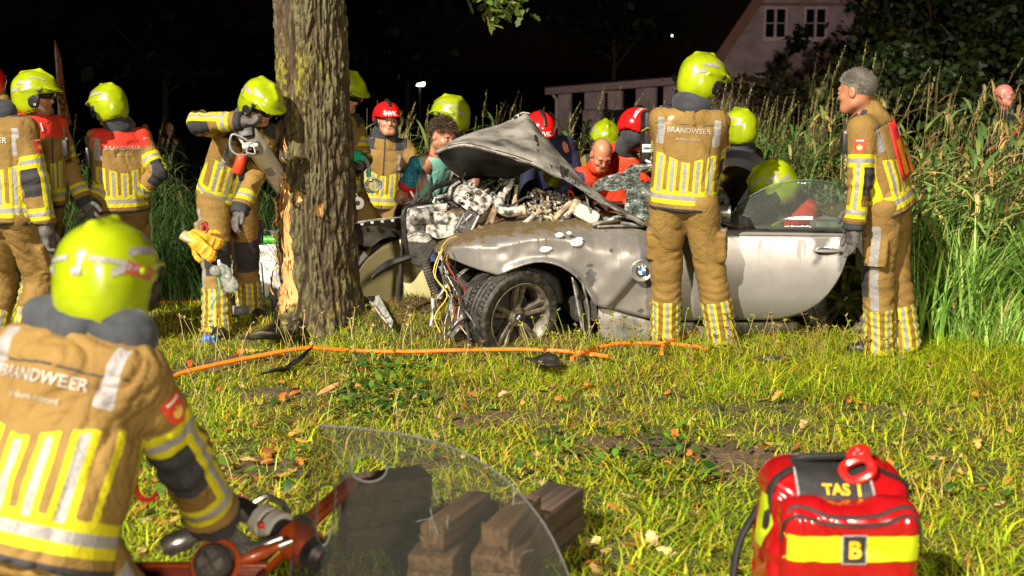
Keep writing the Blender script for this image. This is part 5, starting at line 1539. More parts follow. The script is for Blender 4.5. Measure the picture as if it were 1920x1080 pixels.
# ------------------------------------------------------------------ people
def gear_mat(name, base, base2, rough=.8, weave=True):
    """cloth with high-visibility tape: the four signed fields on the garment say where tape, reflector, pad and yoke are sewn"""
    m, N, L, b = nt_new(name)
    def at(n):
        x = N.new('ShaderNodeAttribute'); x.attribute_name = n; return x.outputs['Fac']
    def lt(s, v=0.0):
        x = N.new('ShaderNodeMath'); x.operation = 'LESS_THAN'; L.new(s, x.inputs[0]); x.inputs[1].default_value = v; return x.outputs[0]
    def mix(f, a, bb):
        x = N.new('ShaderNodeMix'); x.data_type = 'RGBA'; L.new(f, x.inputs['Factor'])
        for s, v in (('A', a), ('B', bb)):
            if isinstance(v, tuple): x.inputs[s].default_value = (*v, 1)
            else: L.new(v, x.inputs[s])
        return x.outputs['Result']
    tc = N.new('ShaderNodeTexCoord')
    n1 = N.new('ShaderNodeTexNoise'); n1.inputs['Scale'].default_value = 5; n1.inputs['Detail'].default_value = 6; L.new(tc.outputs['Object'], n1.inputs['Vector'])
    rp = N.new('ShaderNodeValToRGB'); rp.color_ramp.elements[0].position = .35; rp.color_ramp.elements[1].position = .68
    rp.color_ramp.elements[0].color = (*base2, 1); rp.color_ramp.elements[1].color = (*base, 1); L.new(n1.outputs['Fac'], rp.inputs[0])
    wv = N.new('ShaderNodeTexNoise'); wv.inputs['Scale'].default_value = 320; wv.inputs['Detail'].default_value = 2; L.new(tc.outputs['Object'], wv.inputs['Vector'])
    c = rp.outputs[0]
    fb, fr, fy, fs = (lt(at(n)) for n in ('fb', 'fr', 'fy', 'fs'))
    c = mix(fb, c, (.032, .032, .036)); c = mix(fr, c, (.62, .035, .018)); c = mix(fy, c, (.50, .45, .008))
    c = mix(fs, c, (.26, .245, .245))
    dk = N.new('ShaderNodeMapRange'); L.new(wv.outputs['Fac'], dk.inputs[0]); dk.inputs['To Min'].default_value = .78; dk.inputs['To Max'].default_value = 1.12
    ml = N.new('ShaderNodeMix'); ml.data_type = 'RGBA'; ml.blend_type = 'MULTIPLY'; ml.inputs['Factor'].default_value = 1
    L.new(c, ml.inputs['A']); L.new(dk.outputs[0], ml.inputs['B']); L.new(ml.outputs['Result'], b.inputs['Base Color'])
    rr = N.new('ShaderNodeMix'); rr.data_type = 'FLOAT'; L.new(fs, rr.inputs['Factor']); rr.inputs['A'].default_value = rough; rr.inputs['B'].default_value = .38
    L.new(rr.outputs['Result'], b.inputs['Roughness'])
    b.inputs['Specular IOR Level'].default_value = .3
    bp = N.new('ShaderNodeBump'); bp.inputs['Strength'].default_value = .35; bp.inputs['Distance'].default_value = .004; L.new(wv.outputs['Fac'], bp.inputs['Height'])
    n4 = N.new('ShaderNodeTexNoise'); n4.inputs['Scale'].default_value = 24; n4.inputs['Detail'].default_value = 4; n4.inputs['Distortion'].default_value = 1.2; L.new(tc.outputs['Object'], n4.inputs['Vector'])
    b2 = N.new('ShaderNodeBump'); b2.inputs['Strength'].default_value = .55; b2.inputs['Distance'].default_value = .014; L.new(n4.outputs['Fac'], b2.inputs['Height']); L.new(bp.outputs[0], b2.inputs['Normal'])
    L.new(b2.outputs[0], b.inputs['Normal'])
    return m

m_gear = gear_mat('turnout_cloth', (.262, .160, .044), (.172, .102, .027))
m_orange = gear_mat('orange_jacket', (.66, .055, .018), (.52, .040, .012), .65)
m_navy = gear_mat('navy_jacket', (.018, .022, .06), (.012, .015, .04))
m_dark = gear_mat('dark_clothes', (.02, .02, .022), (.012, .012, .014))
m_jeans = gear_mat('blue_jeans', (.05, .085, .18), (.035, .06, .13))
m_hood = mk('neck_hood', (.028, .032, .042), .85, var=.3, scale=14, bump=.3, bscale=200, sheen=.1)
m_glove = mk('work_glove', (.085, .078, .075), .7, var=.4, scale=30, bump=.4, bscale=120)
m_boot = mk('boot_leather', (.012, .011, .011), .45, var=.4, scale=25, bump=.2)
m_helm = mk('fluorescent_shell', (.245, .315, .005), .24, var=.12, scale=9, detail=8, col2=(.32, .40, .006), coat=.6, spec=.5)
m_helmr = mk('red_shell', (.60, .010, .010), .2, var=.06, scale=6, coat=.6)
m_refl = mk('grey_reflector', (.27, .255, .26), .35, var=.2, scale=60)
m_visor = mk('smoked_visor', (.006, .006, .006), .06, var=.1, spec=.7)
m_module = mk('helmet_module', (.014, .014, .015), .5, var=.3, scale=40)
m_txt = mk('grey_print', (.33, .29, .25), .5, var=.1)
m_txtw = mk('white_print', (.75, .73, .70), .5, var=.05)
m_red = mk('red_patch', (.55, .045, .02), .6, var=.1); m_gold = mk('gold_print', (.75, .45, .10), .5, var=.1)
m_vest = mk('red_vest', (.62, .022, .02), .6, var=.2, scale=10, bump=.3, bscale=40)
m_vesto = mk('orange_vest', (.62, .20, .01), .6, var=.2, scale=10, bump=.3, bscale=40)

def skin_mat(name, col):
    m, N, L, b = nt_new(name)
    at = N.new('ShaderNodeAttribute'); at.attribute_name = 'Face'
    sp = N.new('ShaderNodeSeparateColor'); L.new(at.outputs['Color'], sp.inputs[0])
    tc = N.new('ShaderNodeTexCoord'); nz = N.new('ShaderNodeTexNoise'); nz.inputs['Scale'].default_value = 28; nz.inputs['Detail'].default_value = 5; L.new(tc.outputs['Object'], nz.inputs['Vector'])
    def mix(f, a, bb):
        x = N.new('ShaderNodeMix'); x.data_type = 'RGBA'; L.new(f, x.inputs['Factor'])
        for s, v in (('A', a), ('B', bb)):
            if isinstance(v, tuple): x.inputs[s].default_value = (*v, 1)
            else: L.new(v, x.inputs[s])
        return x.outputs['Result']
    c = mix(nz.outputs['Fac'], tuple(x * .85 for x in col), tuple(min(1, x * 1.15) for x in col))
    c = mix(sp.outputs[1], c, (col[0] * .8, col[1] * .38, col[2] * .36))
    c = mix(sp.outputs[2], c, (.6, .56, .52))
    c = mix(sp.outputs[0], c, (.045, .028, .02))
    L.new(c, b.inputs['Base Color']); b.inputs['Roughness'].default_value = .42
    b.inputs['Subsurface Weight'].default_value = .08; b.inputs['Subsurface Radius'].default_value = (.01, .004, .002); b.inputs['Subsurface Scale'].default_value = .5
    return m
m_skin = skin_mat('skin', (.44, .205, .125)); m_skin2 = skin_mat('tanned_skin', (.36, .155, .085))
m_hairg = mk('grey_hair', (.115, .10, .088), .9, var=.3, scale=9, col2=(.235, .215, .195), spec=.15); m_hairb = mk('brown_hair', (.035, .02, .012), .5, var=.4, scale=60, col2=(.09, .055, .03))

def frame_from(yaw, pitch=0.0, roll=0.0):
    f0 = Vector((math.sin(yaw), math.cos(yaw), 0)); r0 = Vector((math.cos(yaw), -math.sin(yaw), 0)); z = Vector((0, 0, 1))
    f = f0 * math.cos(pitch) - z * math.sin(pitch); u = z * math.cos(pitch) + f0 * math.sin(pitch)
    if roll:
        q = Quaternion(f, roll); r0 = q @ r0; u = q @ u
    return r0, f, u

def ik(a, t, l1, l2, pole):
    d = t - a; L = min(d.length, (l1 + l2) * .999); d.normalize(); t = a + d * L
    c = max(-1, min(1, (l1 * l1 + L * L - l2 * l2) / (2 * l1 * L)))
    p = pole - d * pole.dot(d)
    p = p.normalized() if p.length > 1e-5 else d.orthogonal().normalized()
    return a + d * (l1 * c) + p * (l1 * math.sqrt(1 - c * c)), t

def A(v): return np.array(v, dtype=np.float64)

def fold_disp(V, seed, amp, sc=(9, 9, 15)):
    n = vnoise(V * A(sc), seed); w = vnoise(V * 4.0, seed + 3)
    q = V * A(sc) + np.stack([w, w, -w], 1) * 2.2
    n = vnoise(q, seed + 1); r = (1 - np.abs(2 * n - 1)) ** 6
    n2_ = vnoise(q * 1.9, seed + 2); r2 = (1 - np.abs(2 * n2_ - 1)) ** 7
    m = sstep(.35, .6, vnoise(V * 3.1, seed + 6))
    return amp * (.9 * (n - .5) - 1.15 * r * (.35 + .65 * m) - .55 * r2 * m + .25)

def seg(V, a, b):
    a = A(a); b = A(b); d = b - a; L = np.linalg.norm(d); d = d / L
    q = V - a; s = q @ d; sc = np.clip(s, 0, L); ax = a + sc[:, None] * d
    return s, V - ax, np.linalg.norm(V - ax, axis=1), L, d

def hand_ops(w, dirn, nrm, side, curl=.5, sc=1.0, fat=1.0, spread=.0):
    """palm and five fingers; side +1: thumb towards +across"""
    d = Vector(dirn).normalized(); n = Vector(nrm); n = (n - d * n.dot(d)).normalized(); x = d.cross(n) * side
    M = Matrix((x, d, n)).transposed()
    ops = [('+', sbox(w + d * .048 * sc, (.040 * sc, .050 * sc, .017 * sc * fat), M, .014 * sc), .01), ('+', cap(w - d * .03, w + d * .02, .034 * sc * fat, .034 * sc * fat), .02)]
    for i, (o_, l) in enumerate(((.031, .068), (.011, .078), (-.010, .074), (-.029, .058))):
        p = w + d * .092 * sc + x * o_ * sc; dd = d.copy() + x * (o_ * spread * 6); dd.normalize(); r_ = .0105 * sc * fat
        for k, f in enumerate((.45, .32, .27)):
            dd = Quaternion(x.cross(Vector((0, 0, 0))) if False else x, -curl * (.55 + .35 * k + .1 * i) * side) @ dd
            q = p + dd * l * f * sc; ops.append(('+', cap(p, q, r_, r_ * .92), .004)); p = q; r_ *= .92
    p = w + d * .025 * sc + x * .036 * sc; dd = (d * .75 + x * .65 + n * -.15).normalized()
    for k, l in enumerate((.036, .030, .026)):
        q = p + dd * l * sc; ops.append(('+', cap(p, q, .013 * sc * fat, .0115 * sc * fat), .006)); p = q
        dd = (dd + d * .35 - x * .25 - n * .18 * curl).normalized()
    return ops

def head_ops(hc, r, f, u, s=1.0):
    M = Matrix((r, f, u)).transposed()
    def T(x, y, z): return hc + (r * x + f * y + u * z) * s
    o = [('+', ell(T(0, -.012, .022), (.076 * s, .096 * s, .092 * s), M), 0), ('+', ell(T(0, .028, -.045), (.060 * s, .066 * s, .078 * s), M), .03), ('+', cap(T(-.018, .070, -.102), T(.018, .070, -.102), .020 * s), .03),
         ('+', cap(T(-.045, .0, -.075), T(-.028, .055, -.095), .026 * s), .03), ('+', cap(T(.045, .0, -.075), T(.028, .055, -.095), .026 * s), .03),
         ('+', ell(T(-.040, .060, -.030), (.024 * s, .024 * s, .022 * s), M), .02), ('+', ell(T(.040, .060, -.030), (.024 * s, .024 * s, .022 * s), M), .02),
         ('+', cap(T(-.036, .078, .018), T(.036, .078, .018), .013 * s), .016),
         ('-', ell(T(-.031, .100, -.002), (.017 * s, .018 * s, .012 * s), M), .012), ('-', ell(T(.031, .100, -.002), (.017 * s, .018 * s, .012 * s), M), .012),
         ('+', ell(T(-.031, .083, -.003), (.0125 * s, .0125 * s, .0095 * s), M), .003), ('+', ell(T(.031, .083, -.003), (.0125 * s, .0125 * s, .0095 * s), M), .003),
         ('+', cap(T(0, .086, .012), T(0, .102, -.032), .0085 * s, .0115 * s), .014), ('+', cap(T(-.012, .089, -.040), T(.012, .089, -.040), .0075 * s), .008),
         ('+', cap(T(-.020, .084, -.064), T(.020, .084, -.064), .0085 * s), .008), ('+', cap(T(-.016, .082, -.078), T(.016, .082, -.078), .0095 * s), .008),
         ('-', cap(T(-.022, .096, -.071), T(.022, .096, -.071), .0045 * s), .004)]
    for k in (-1, 1):
        o += [('+', ell(T(k * .078, -.012, -.012), (.010 * s, .021 * s, .032 * s), M), .008), ('-', ell(T(k * .088, -.006, -.010), (.007 * s, .010 * s, .018 * s), M), .005)]
    return o, T

def face_attr(V, hc, r, f, u, s=1.0, stubble=0.0, bald=True):
    q = (V - A(hc)) / s; x = q @ A(r); y = q @ A(f); z = q @ A(u); ax = np.abs(x); fr = sstep(.05, .07, y)
    brow = sstep(1.2, .6, np.sqrt(((ax - .032) / .020) ** 2 + ((z - .021 + .1 * (ax - .03)) / .0055) ** 2)) * fr
    eye = sstep(1.15, .8, np.sqrt(((ax - .031) / .0115) ** 2 + ((z + .003) / .0058) ** 2)) * fr
    pup = sstep(1.2, .8, np.sqrt(((ax - .031) / .0052) ** 2 + ((z + .003) / .0056) ** 2)) * fr
    lid = sstep(1.2, .7, np.sqrt(((ax - .031) / .0135) ** 2 + ((z - .0045) / .0035) ** 2)) * fr
    lip = sstep(1.2, .8, np.sqrt((x / .021) ** 2 + ((z + .071) / .0095) ** 2)) * fr
    st = stubble * sstep(-.045, -.065, z) * sstep(-.01, .03, y) * (1 - lip)
    red = np.maximum(lip * .8, .25 * sstep(.014, .006, np.abs(z + .034)) * sstep(.095, .105, y))
    return np.stack([np.clip(np.maximum.reduce([brow * .8, pup, lid * .7, st]), 0, 1), red, eye * (1 - pup), np.ones(len(V))], 1)

def strands(name, hc, r, f, u, n, length, mat, parent, region, curl=0.0, wid=.0012, s=1.0, dirn=None, lift=1.0):
    d = rng.normal(size=(n * 3, 3)); d /= np.linalg.norm(d, axis=1, keepdims=True)
    p = d * A((.079, .099, .095)) + A((0, -.012, .022))
    keep = region(p[:, 0], p[:, 1], p[:, 2]); p = p[keep][:n]; d = d[keep][:n]; n = len(p)
    B = np.stack([A(r), A(f), A(u)])
    m = 5; t = np.linspace(0, 1, m)[None]
    g = d * lift + rng.normal(size=(n, 3)) * (.35 if lift == 1 else .2) + (A(dirn) if dirn is not None else 0)
    g /= np.linalg.norm(g, axis=1, keepdims=True)
    L = length * (.6 + .8 * rng.random(n))
    C = p[:, None, :] + g[:, None, :] * (L[:, None] * t)[:, :, None]
    if curl > 0:
        ph = rng.random(n)[:, None] * 6.28 + t * 5.5
        e1 = np.cross(g, rng.normal(size=(n, 3))); e1 /= np.linalg.norm(e1, axis=1, keepdims=True); e2 = np.cross(g, e1)
        C = C + (e1[:, None, :] * np.cos(ph)[:, :, None] + e2[:, None, :] * np.sin(ph)[:, :, None]) * (curl * t)[:, :, None]
    S = np.cross(g, rng.normal(size=(n, 3))); S /= np.linalg.norm(S, axis=1, keepdims=True)
    V, F, _ = ribbons(C @ B * s + A(hc), np.full((n, m), wid * s) * (1 - .6 * t), S @ B, np.zeros((n, 3)))
    o = link_mesh(name, np_mesh(name, V, F), mat, parent); return o

def helmet_jet(parent, hc, r, f, u, s=1.0, h=.0065, back_detail=False, visor=0.0):
    M = Matrix((r, f, u)).transposed()
    def T(x, y, z): return hc + (r * x + f * y + u * z) * s
    E = lambda c, q: ell(T(*c), tuple(v * s for v in q), M)
    tilt = Matrix.Rotation(R(-16), 3, r); Mb = tilt @ M
    ops = [('+', E((0, -.010, .044), (.126, .152, .122)), 0), ('+', E((0, -.026, -.035), (.124, .130, .118)), .04),
           ('+', cap(T(0, -.148, .02), T(0, -.092, .140), .014 * s), .02), ('+', cap(T(0, -.092, .140), T(0, .02, .167), .014 * s), .02), ('+', cap(T(0, .02, .167), T(0, .10, .125), .012 * s), .02),
           ('+', ell(T(0, .098, .058), (.110 * s, .072 * s, .017 * s), Mb), .012),
           ('+', cap(T(-.124, -.06, .03), T(-.112, .06, .055), .010 * s), .012), ('+', cap(T(.124, -.06, .03), T(.112, .06, .055), .010 * s), .012),
           ('-', sbox(T(0, .17, -.075), (.2 * s, .125 * s, .112 * s), Matrix.Rotation(R(12), 3, r) @ M, .03 * s), .006), ('-', sbox(T(0, -.05, -.258), (.3 * s, .3 * s, .13 * s), Matrix.Rotation(R(-6), 3, r) @ M, .01), .004),
           ('-', E((0, -.014, -.02), (.108, .130, .150)), .004)]
    V, Q = sdf_surface(ops, h * s)
    he = link_mesh('helmet', np_mesh('helmet', V, Q), m_helm, parent)
    bv = bvh_of(he)
    for k in (-1, 1):
        hexa = shape_geo([(-.040, -.020, .012), (-.024, -.034, .026), (.010, -.038, .030), (.036, -.020, .036), (.042, -.006, .030)], 4)
        md = decal('ear_module', [(x * s, y * s) for x, y in hexa[0]] and ([(x * s, y * s) for x, y in hexa[0]], hexa[1]), T(k * .14, .022, -.034), f * k, u, bv, m_module, he, .004)
        if md: solidify(md, .007)
        V2 = [(x * s, y * s) for x, y in rect_geo(.016, .016, 2, 2)[0]]
        decal('label', (V2, rect_geo(.016, .016, 2, 2)[1]), T(k * .14, .028, -.052), f * k, u, bv, m_refl, he, .013)
        for rows, o_ in (([(-.011, -.052, .030), (.0, -.054, .050), (.011, -.038, .054)], (k * .13, -.045, .092)), ([(-.006, -.05, .046), (.006, -.046, .05)], (k * .11, .03, .125)), ([(-.010, -.03, .03), (.010, -.03, .026)], (k * .14, -.105, .055))):
            g = shape_geo(rows, 6); decal('reflector', ([(x * s, y * s) for x, y in g[0]], g[1]), T(*o_), f * k, (u * .9 + r * k * -.5), bv, m_refl, he, .0035, .12)
    for k in (-1, 1): MB().lathe(T(k * .118, .055, .038), r * k, [(0, .013 * s), (.010, .013 * s), (.012, .009 * s), (.012, .001)], 12).obj('visor_hinge', m_module, he)
    # smoked visor tucked under the brim
    rows = []
    for i in range(4):
        z = .052 - .030 * i - visor * i / 3 * .06; rows.append([T(.104 * math.sin(a), .02 + (.112 + .004 * i + visor * .02) * math.cos(a) - .015, z) for a in np.linspace(-1.25, 1.25, 17)])
    vi = MB().grid(rows[:3] if visor == 0 else rows).obj('visor', m_visor, he); solidify(vi, .003)
    if back_detail:
        g = rect_geo(.028, .020, 3, 3); decal('label', ([(x * s, y * s) for x, y in g[0]], g[1]), T(-.002, -.2, .022), r, u, bv, m_refl, he, .004)
        for k, mt in ((-1, m_refl), (1, m_refl)):
            g = rect_geo(.085, .013, 10, 2); decal('reflector', ([(x * s, y * s) for x, y in g[0]], g[1]), T(k * .072, -.2, .052), (r - u * .12 * k).normalized(), u + r * .12 * k, bv, mt, he, .004)
        g = shape_geo([(-.017, -.05, .03), (.017, -.045, .05)], 6); decal('reflector', ([(x * s, y * s) for x, y in g[0]], g[1]), T(.14, -.06, .028), (f * .95 - u * .2).normalized(), (u + f * .2).normalized(), bv, mk('red_reflector', (.33, .08, .06), .3), he, .004)
    return he

def helmet_rescue(parent, hc, r, f, u, s=1.0, text=None, side_text=False):
    M = Matrix((r, f, u)).transposed()
    def T(x, y, z): return hc + (r * x + f * y + u * z) * s
    ops = [('+', ell(T(0, -.008, .045), (.118 * s, .142 * s, .112 * s), M), 0), ('+', ell(T(0, -.05, .01), (.112 * s, .100 * s, .09 * s), M), .03), ('+', ell(T(0, .10, .035), (.085 * s, .055 * s, .012 * s), Matrix.Rotation(R(-10), 3, r) @ M), .02),
           ('-', sbox(T(0, .14, -.085), (.2 * s, .16 * s, .115 * s), M, .02), .006), ('-', sbox(T(0, 0, -.17), (.3 * s, .3 * s, .12 * s), M, .01), .004), ('-', ell(T(0, -.01, -.01), (.100 * s, .122 * s, .135 * s), M), .004)]
    V, Q = sdf_surface(ops, .0065 * s); he = link_mesh('helmet', np_mesh('helmet', V, Q), m_helmr, parent); bv = bvh_of(he)
    pts = [T(0, .105, .115), T(0, .06, .150), T(0, 0, .163), T(0, -.06, .150), T(0, -.115, .10)]
    MB().tube([Vector(p) for p in smoothline([tuple(p) for p in pts], 14)], .015 * s, 8, flat=1.0).obj('comb', m_module, he)
    for k in (-1, 1):
        for i in range(3):
            g = disc_geo(.0075 * s, 8); decal('vent', g, T(k * .12, .03 - .035 * i, .075 - .012 * i), f * k, u, bv, m_module, he, .003)
        MB().tube([T(k * .104, .02, .01), T(k * .090, .03, -.05), T(k * .055, .06, -.105), T(0, .075, -.126)], .0045 * s, 6, flat=.6).obj('chin_strap', m_module, he)
        MB().ball(T(k * .100, -.005, -.012), .030 * s, 10, (.5, 1, 1.25), M).obj('ear_pad', m_module, he)
    if text: decal('lettering', text_geo(text, .050 * s, .03), T(.0, .2, .060), -r, u, bv, m_txtw, he, .004)
    if side_text:
        for k in (-1, 1): decal('lettering', text_geo('AMBULANCE', .027 * s, .03), T(k * .055, -.10, .10), (u * .75 + f * .65).normalized(), (r * -k), bv, m_txtw, he, .004, .2)
        st = MB()
        for a in (0, 60, 120): st.box(T(.118, .01, .025), (.006, .034 * s, .010 * s), M @ Matrix.Rotation(R(a), 3, 'X'))
        st.obj('star_emblem', m_blue, he, smooth=False)
    return he

SHIELD = shape_geo([(-.046, -.006, .006), (-.036, -.022, .022), (-.015, -.034, .034), (.03, -.036, .036), (.040, -.030, .030)], 6)
FLAME = [[(-.016, -.018), (-.006, -.024), (.006, -.024), (.016, -.016), (.017, -.004), (.010, .008), (.008, -.004), (.0, .014), (-.004, -.002), (-.012, .006), (-.018, -.006)]]

DBG = False
def person(label, d):
    """d: pos(ground point) H yaw pelvis neck head hyaw hpitch arms legs kit"""
    H = d.get('H', 1.80); k = H / 1.8; base = Vector(d['pos']); h = d.get('h', .010); hb = d.get('hb', .011)
    ry, fy_, uy = frame_from(d['yaw'])
    pel = Vector(d['pel']) if 'pel' in d else base + Vector((0, 0, .95 * k))
    nk = Vector(d['neck']) if 'neck' in d else pel + Vector((0, 0, 1))
    U = (nk - pel).normalized(); Lt = d.get('Lt', .545) * k
    if 'neck' in d: pel = nk - U * Lt
    else: nk = pel + U * Lt
    Rt = Quaternion(U, -d.get('twist', 0)) @ ry; Rt = (Rt - U * Rt.dot(U)).normalized(); Fw = U.cross(Rt).normalized()
    if Fw.dot(fy_) < 0 and abs(Fw.dot(fy_)) > .3: Fw = -Fw
    hr, hf, hu = frame_from(d.get('hyaw', d['yaw']), d.get('hpitch', 0), d.get('hroll', 0))
    hc = Vector(d['head']) if 'head' in d else nk + (U * .35 + Vector((0, 0, .65))) * .175 * k + hf * .02
    if DBG: print('NECK', label[:40], round((hc - nk).length / k, 3), 'pelvis z', round(pel.z - base.z, 2))
    kit = d.get('kit', 'gear'); fat = d.get('fat', 1.0)
    sh = {s: nk - U * .082 * k + Rt * (.168 * k * s) for s in (-1, 1)}
    arm = {}
    for s, key in ((1, 'R'), (-1, 'L')):
        w = d.get('wr' + key)
        if w is None: w = sh[s] - Vector((0, 0, .50 * k)) + Fw * .12 + Rt * s * .10
        pole = d.get('el' + key); pole = (Vector(pole) - sh[s]) if pole is not None else (-Fw * .8 + Rt * s * .6 - U * .2)
        e, w = ik(sh[s], Vector(w), .295 * k, .265 * k, pole); arm[s] = (sh[s], e, w)
    hip = {s: pel + ry * (.095 * k * s) - Vector((0, 0, .03)) for s in (-1, 1)}
    leg = {}
    for s, key in ((1, 'R'), (-1, 'L')):
        a = d.get('an' + key)
        if a is None: a = base + ry * (.14 * s) + Vector((0, 0, 0))
        a = Vector(a) + Vector((0, 0, .09))
        kp = d.get('kn' + key); pole = (Vector(kp) - hip[s]) if kp is not None else fy_ * 1.0 + ry * s * .15
        kn, a = ik(hip[s], a, .44 * k, .43 * k, pole); leg[s] = (hip[s], kn, a)
    # ---- body
    ops = []
    ho, T = head_ops(hc, hr, hf, hu, k)
    ops += ho
    ops += [('+', cap(hc - hu * .05 * k - hf * .018, nk + U * .0, .056 * k, .066 * k), .03), ('+', cap(nk - U * .10 + Rt * .10, pel + Rt * .06, .085, .095), .05), ('+', cap(nk - U * .10 - Rt * .10, pel - Rt * .06, .085, .095), .05), ('+', cap(sh[-1] + Rt * .03, sh[1] - Rt * .03, .058), .04)]
    for s in (-1, 1):
        a, e, w = arm[s]
        thin = 1.0 if kit == 'gear' else 1.0
        ops += [('+', cap(a, e, .052 * k, .042 * k), .02), ('+', cap(e, w, .042 * k, .029 * k), .015)]
        if d.get('bare'):
            dd = (w - e).normalized(); ops += hand_ops(w, dd, d.get('pn' + ('R' if s > 0 else 'L'), -Rt * s), s, .45, k * .95)
        p, q, a_ = leg[s]
        ops += [('+', cap(p, q, .078 * k, .055 * k), .03), ('+', cap(q, a_, .055 * k, .038 * k), .02)]
    fine = [(hc, .15 * k)]
    if d.get('bare') and hb < .008: fine += [(arm[s][2], .15) for s in (-1, 1)]
    V, Q = sdf_surface(ops, hb, fine)
    me = np_mesh('person', V, Q); add_attr(me, 'Face', face_attr(V, hc, hr, hf, hu, k, d.get('stubble', 0)))
    b = link_mesh('person', me, d.get('skin', m_skin), None, base)
    tag(b, label, 'person', d.get('group'))
    seed = int(abs(base.x * 131 + base.y * 37)) + 7
    # ---- trousers and boots
    tf = d.get('tfat', 1.0) * (1.0 if kit == 'gear' else .80)
    ops = [('+', cap(pel - ry * .075 - Vector((0, 0, .02)), pel + ry * .075 - Vector((0, 0, .02)), .120 * k * tf, None, fy_, .92), 0), ('+', cap(pel - ry * .05 + U * .06, pel + ry * .05 + U * .06, .100 * k * tf), .03)]
    for s in (-1, 1):
        p, q, a_ = leg[s]; ops += [('+', cap(p, q, .120 * k * tf, .094 * k * tf), .03), ('+', cap(q, a_ + (a_ - q).normalized() * .02, .092 * k * tf, .100 * k * tf), .03)]
        if kit == 'gear':
            m_ = p.lerp(q, .62) + ry * s * .098 * k
            ops.append(('+', sbox(m_, (.028, .075 * k, .095 * k), Matrix((ry, (q - p).normalized().cross(ry).normalized(), (q - p).normalized())).transposed(), .012), .012))
        ops.append(('-', sbox(a_ - Vector((0, 0, .085 + .2)), (.3, .3, .2), None, .005), .0)) if False else None
    ops = [o for o in ops if o]
    zc = min(leg[-1][2].z, leg[1][2].z)
    V, Q = sdf_surface(ops, h * 1.7)
    dd = fold_disp(V, seed, .009 * k, (6, 6, 11))
    S_ = np.full(len(V), 9.0); fy = np.full(len(V), 1.0); fs = np.full(len(V), 1.0); fb = np.full(len(V), 1.0)
    for s in (-1, 1):
        p, q, a_ = leg[s]
        s1, r1, d1, L1, u1 = seg(V, p, q); s2, r2, d2, L2, u2 = seg(V, q, a_)
        up = d1 < d2; ss = np.where(up, np.minimum(s1, L1), L1 + s2); rad = np.where(up[:, None], r1, r2); dist = np.minimum(d1, d2)
        mine = dist < .20
        other = leg[-s]; o1 = np.minimum(seg(V, other[0], other[1])[2], seg(V, other[1], other[2])[2]); mine &= dist <= o1 + 1e-6
        out = A(ry) * s; fr_ = A(fy_)
        co, cf = rad @ out, rad @ fr_
        Lg = L1 + L2
        ph = np.arctan2(cf, co); P_ = 2 * np.pi / 7; pm = (np.mod(ph + P_ / 2, P_) - P_ / 2) * .10
        bar = np.maximum.reduce([np.abs(pm) - .029, (Lg - .235) - ss, ss - (Lg + .05)]); bars = np.maximum.reduce([np.abs(pm) - .012, (Lg - .235) - ss, ss - (Lg + .05)])
        ring = np.abs(ss - (Lg + .045)) - .012
        st = np.maximum.reduce([np.abs(cf) - .026, -co, .10 - ss, ss - (Lg - .24)])
        kp = np.maximum.reduce([np.abs(ss - L1) - .115, .035 - cf])
        kp = np.minimum(kp, np.maximum(np.abs(cf) - .003, co + .02)); seam = np.maximum.reduce([np.abs(cf - .075) - .003, np.abs(ss - L1 * .62) - .10, -co]); kp = np.minimum(kp, seam)
        for arr, val in ((fy, np.minimum(bar, ring)), (fs, np.minimum(bars, st)), (fb, kp)): arr[mine] = np.minimum(arr[mine], val[mine])
        bunch = sstep(L1 * .85, L1 + .25, ss) * mine
        dd += bunch * .0042 * k * np.sin(ss / .058 * 6.283 + 11 * vnoise(V * 6, seed + 5) + 2.2 * np.sin(ph + seed))
    Nn = vert_normals(V, Q); V = V + Nn * dd[:, None]
    me = np_mesh('trousers', V, Q); z9 = np.full(len(V), 1.0)
    if kit != 'gear': fy, fs, fb = z9, z9, z9
    for n_, arr in (('fy', fy), ('fs', fs), ('fb', fb), ('fr', z9)): add_attr(me, n_, arr)
    tr = link_mesh('trousers', me, d.get('tmat', m_gear), b)
    for s in (-1, 1):
        p, q, a_ = leg[s]; g = a_.z - .09
        ft = d.get('foot', fy_) ; ft = (Vector(ft) + ry * s * .25).normalized(); sd = Vector((ft.y, -ft.x, 0))
        if d.get('kneel'): g = a_.z - .09
        ops = [('+', cap(a_ + Vector((0, 0, .08)), a_ - Vector((0, 0, .03)), .060, .056), 0), ('+', cap(a_ - ft * .05 - Vector((0, 0, .045)), a_ + ft * .12 - Vector((0, 0, .055)), .046, .044), .03), ('+', cap(a_ + ft * .12 - Vector((0, 0, .055)), a_ + ft * .165 - Vector((0, 0, .055)), .046, .036), .02),
               ('-', sbox(Vector((a_.x, a_.y, g - .1)), (.4, .4, .1), None, .001), 0)]
        V, Q = sdf_surface(ops, .015); link_mesh('boot', np_mesh('boot', V, Q), m_boot, b)
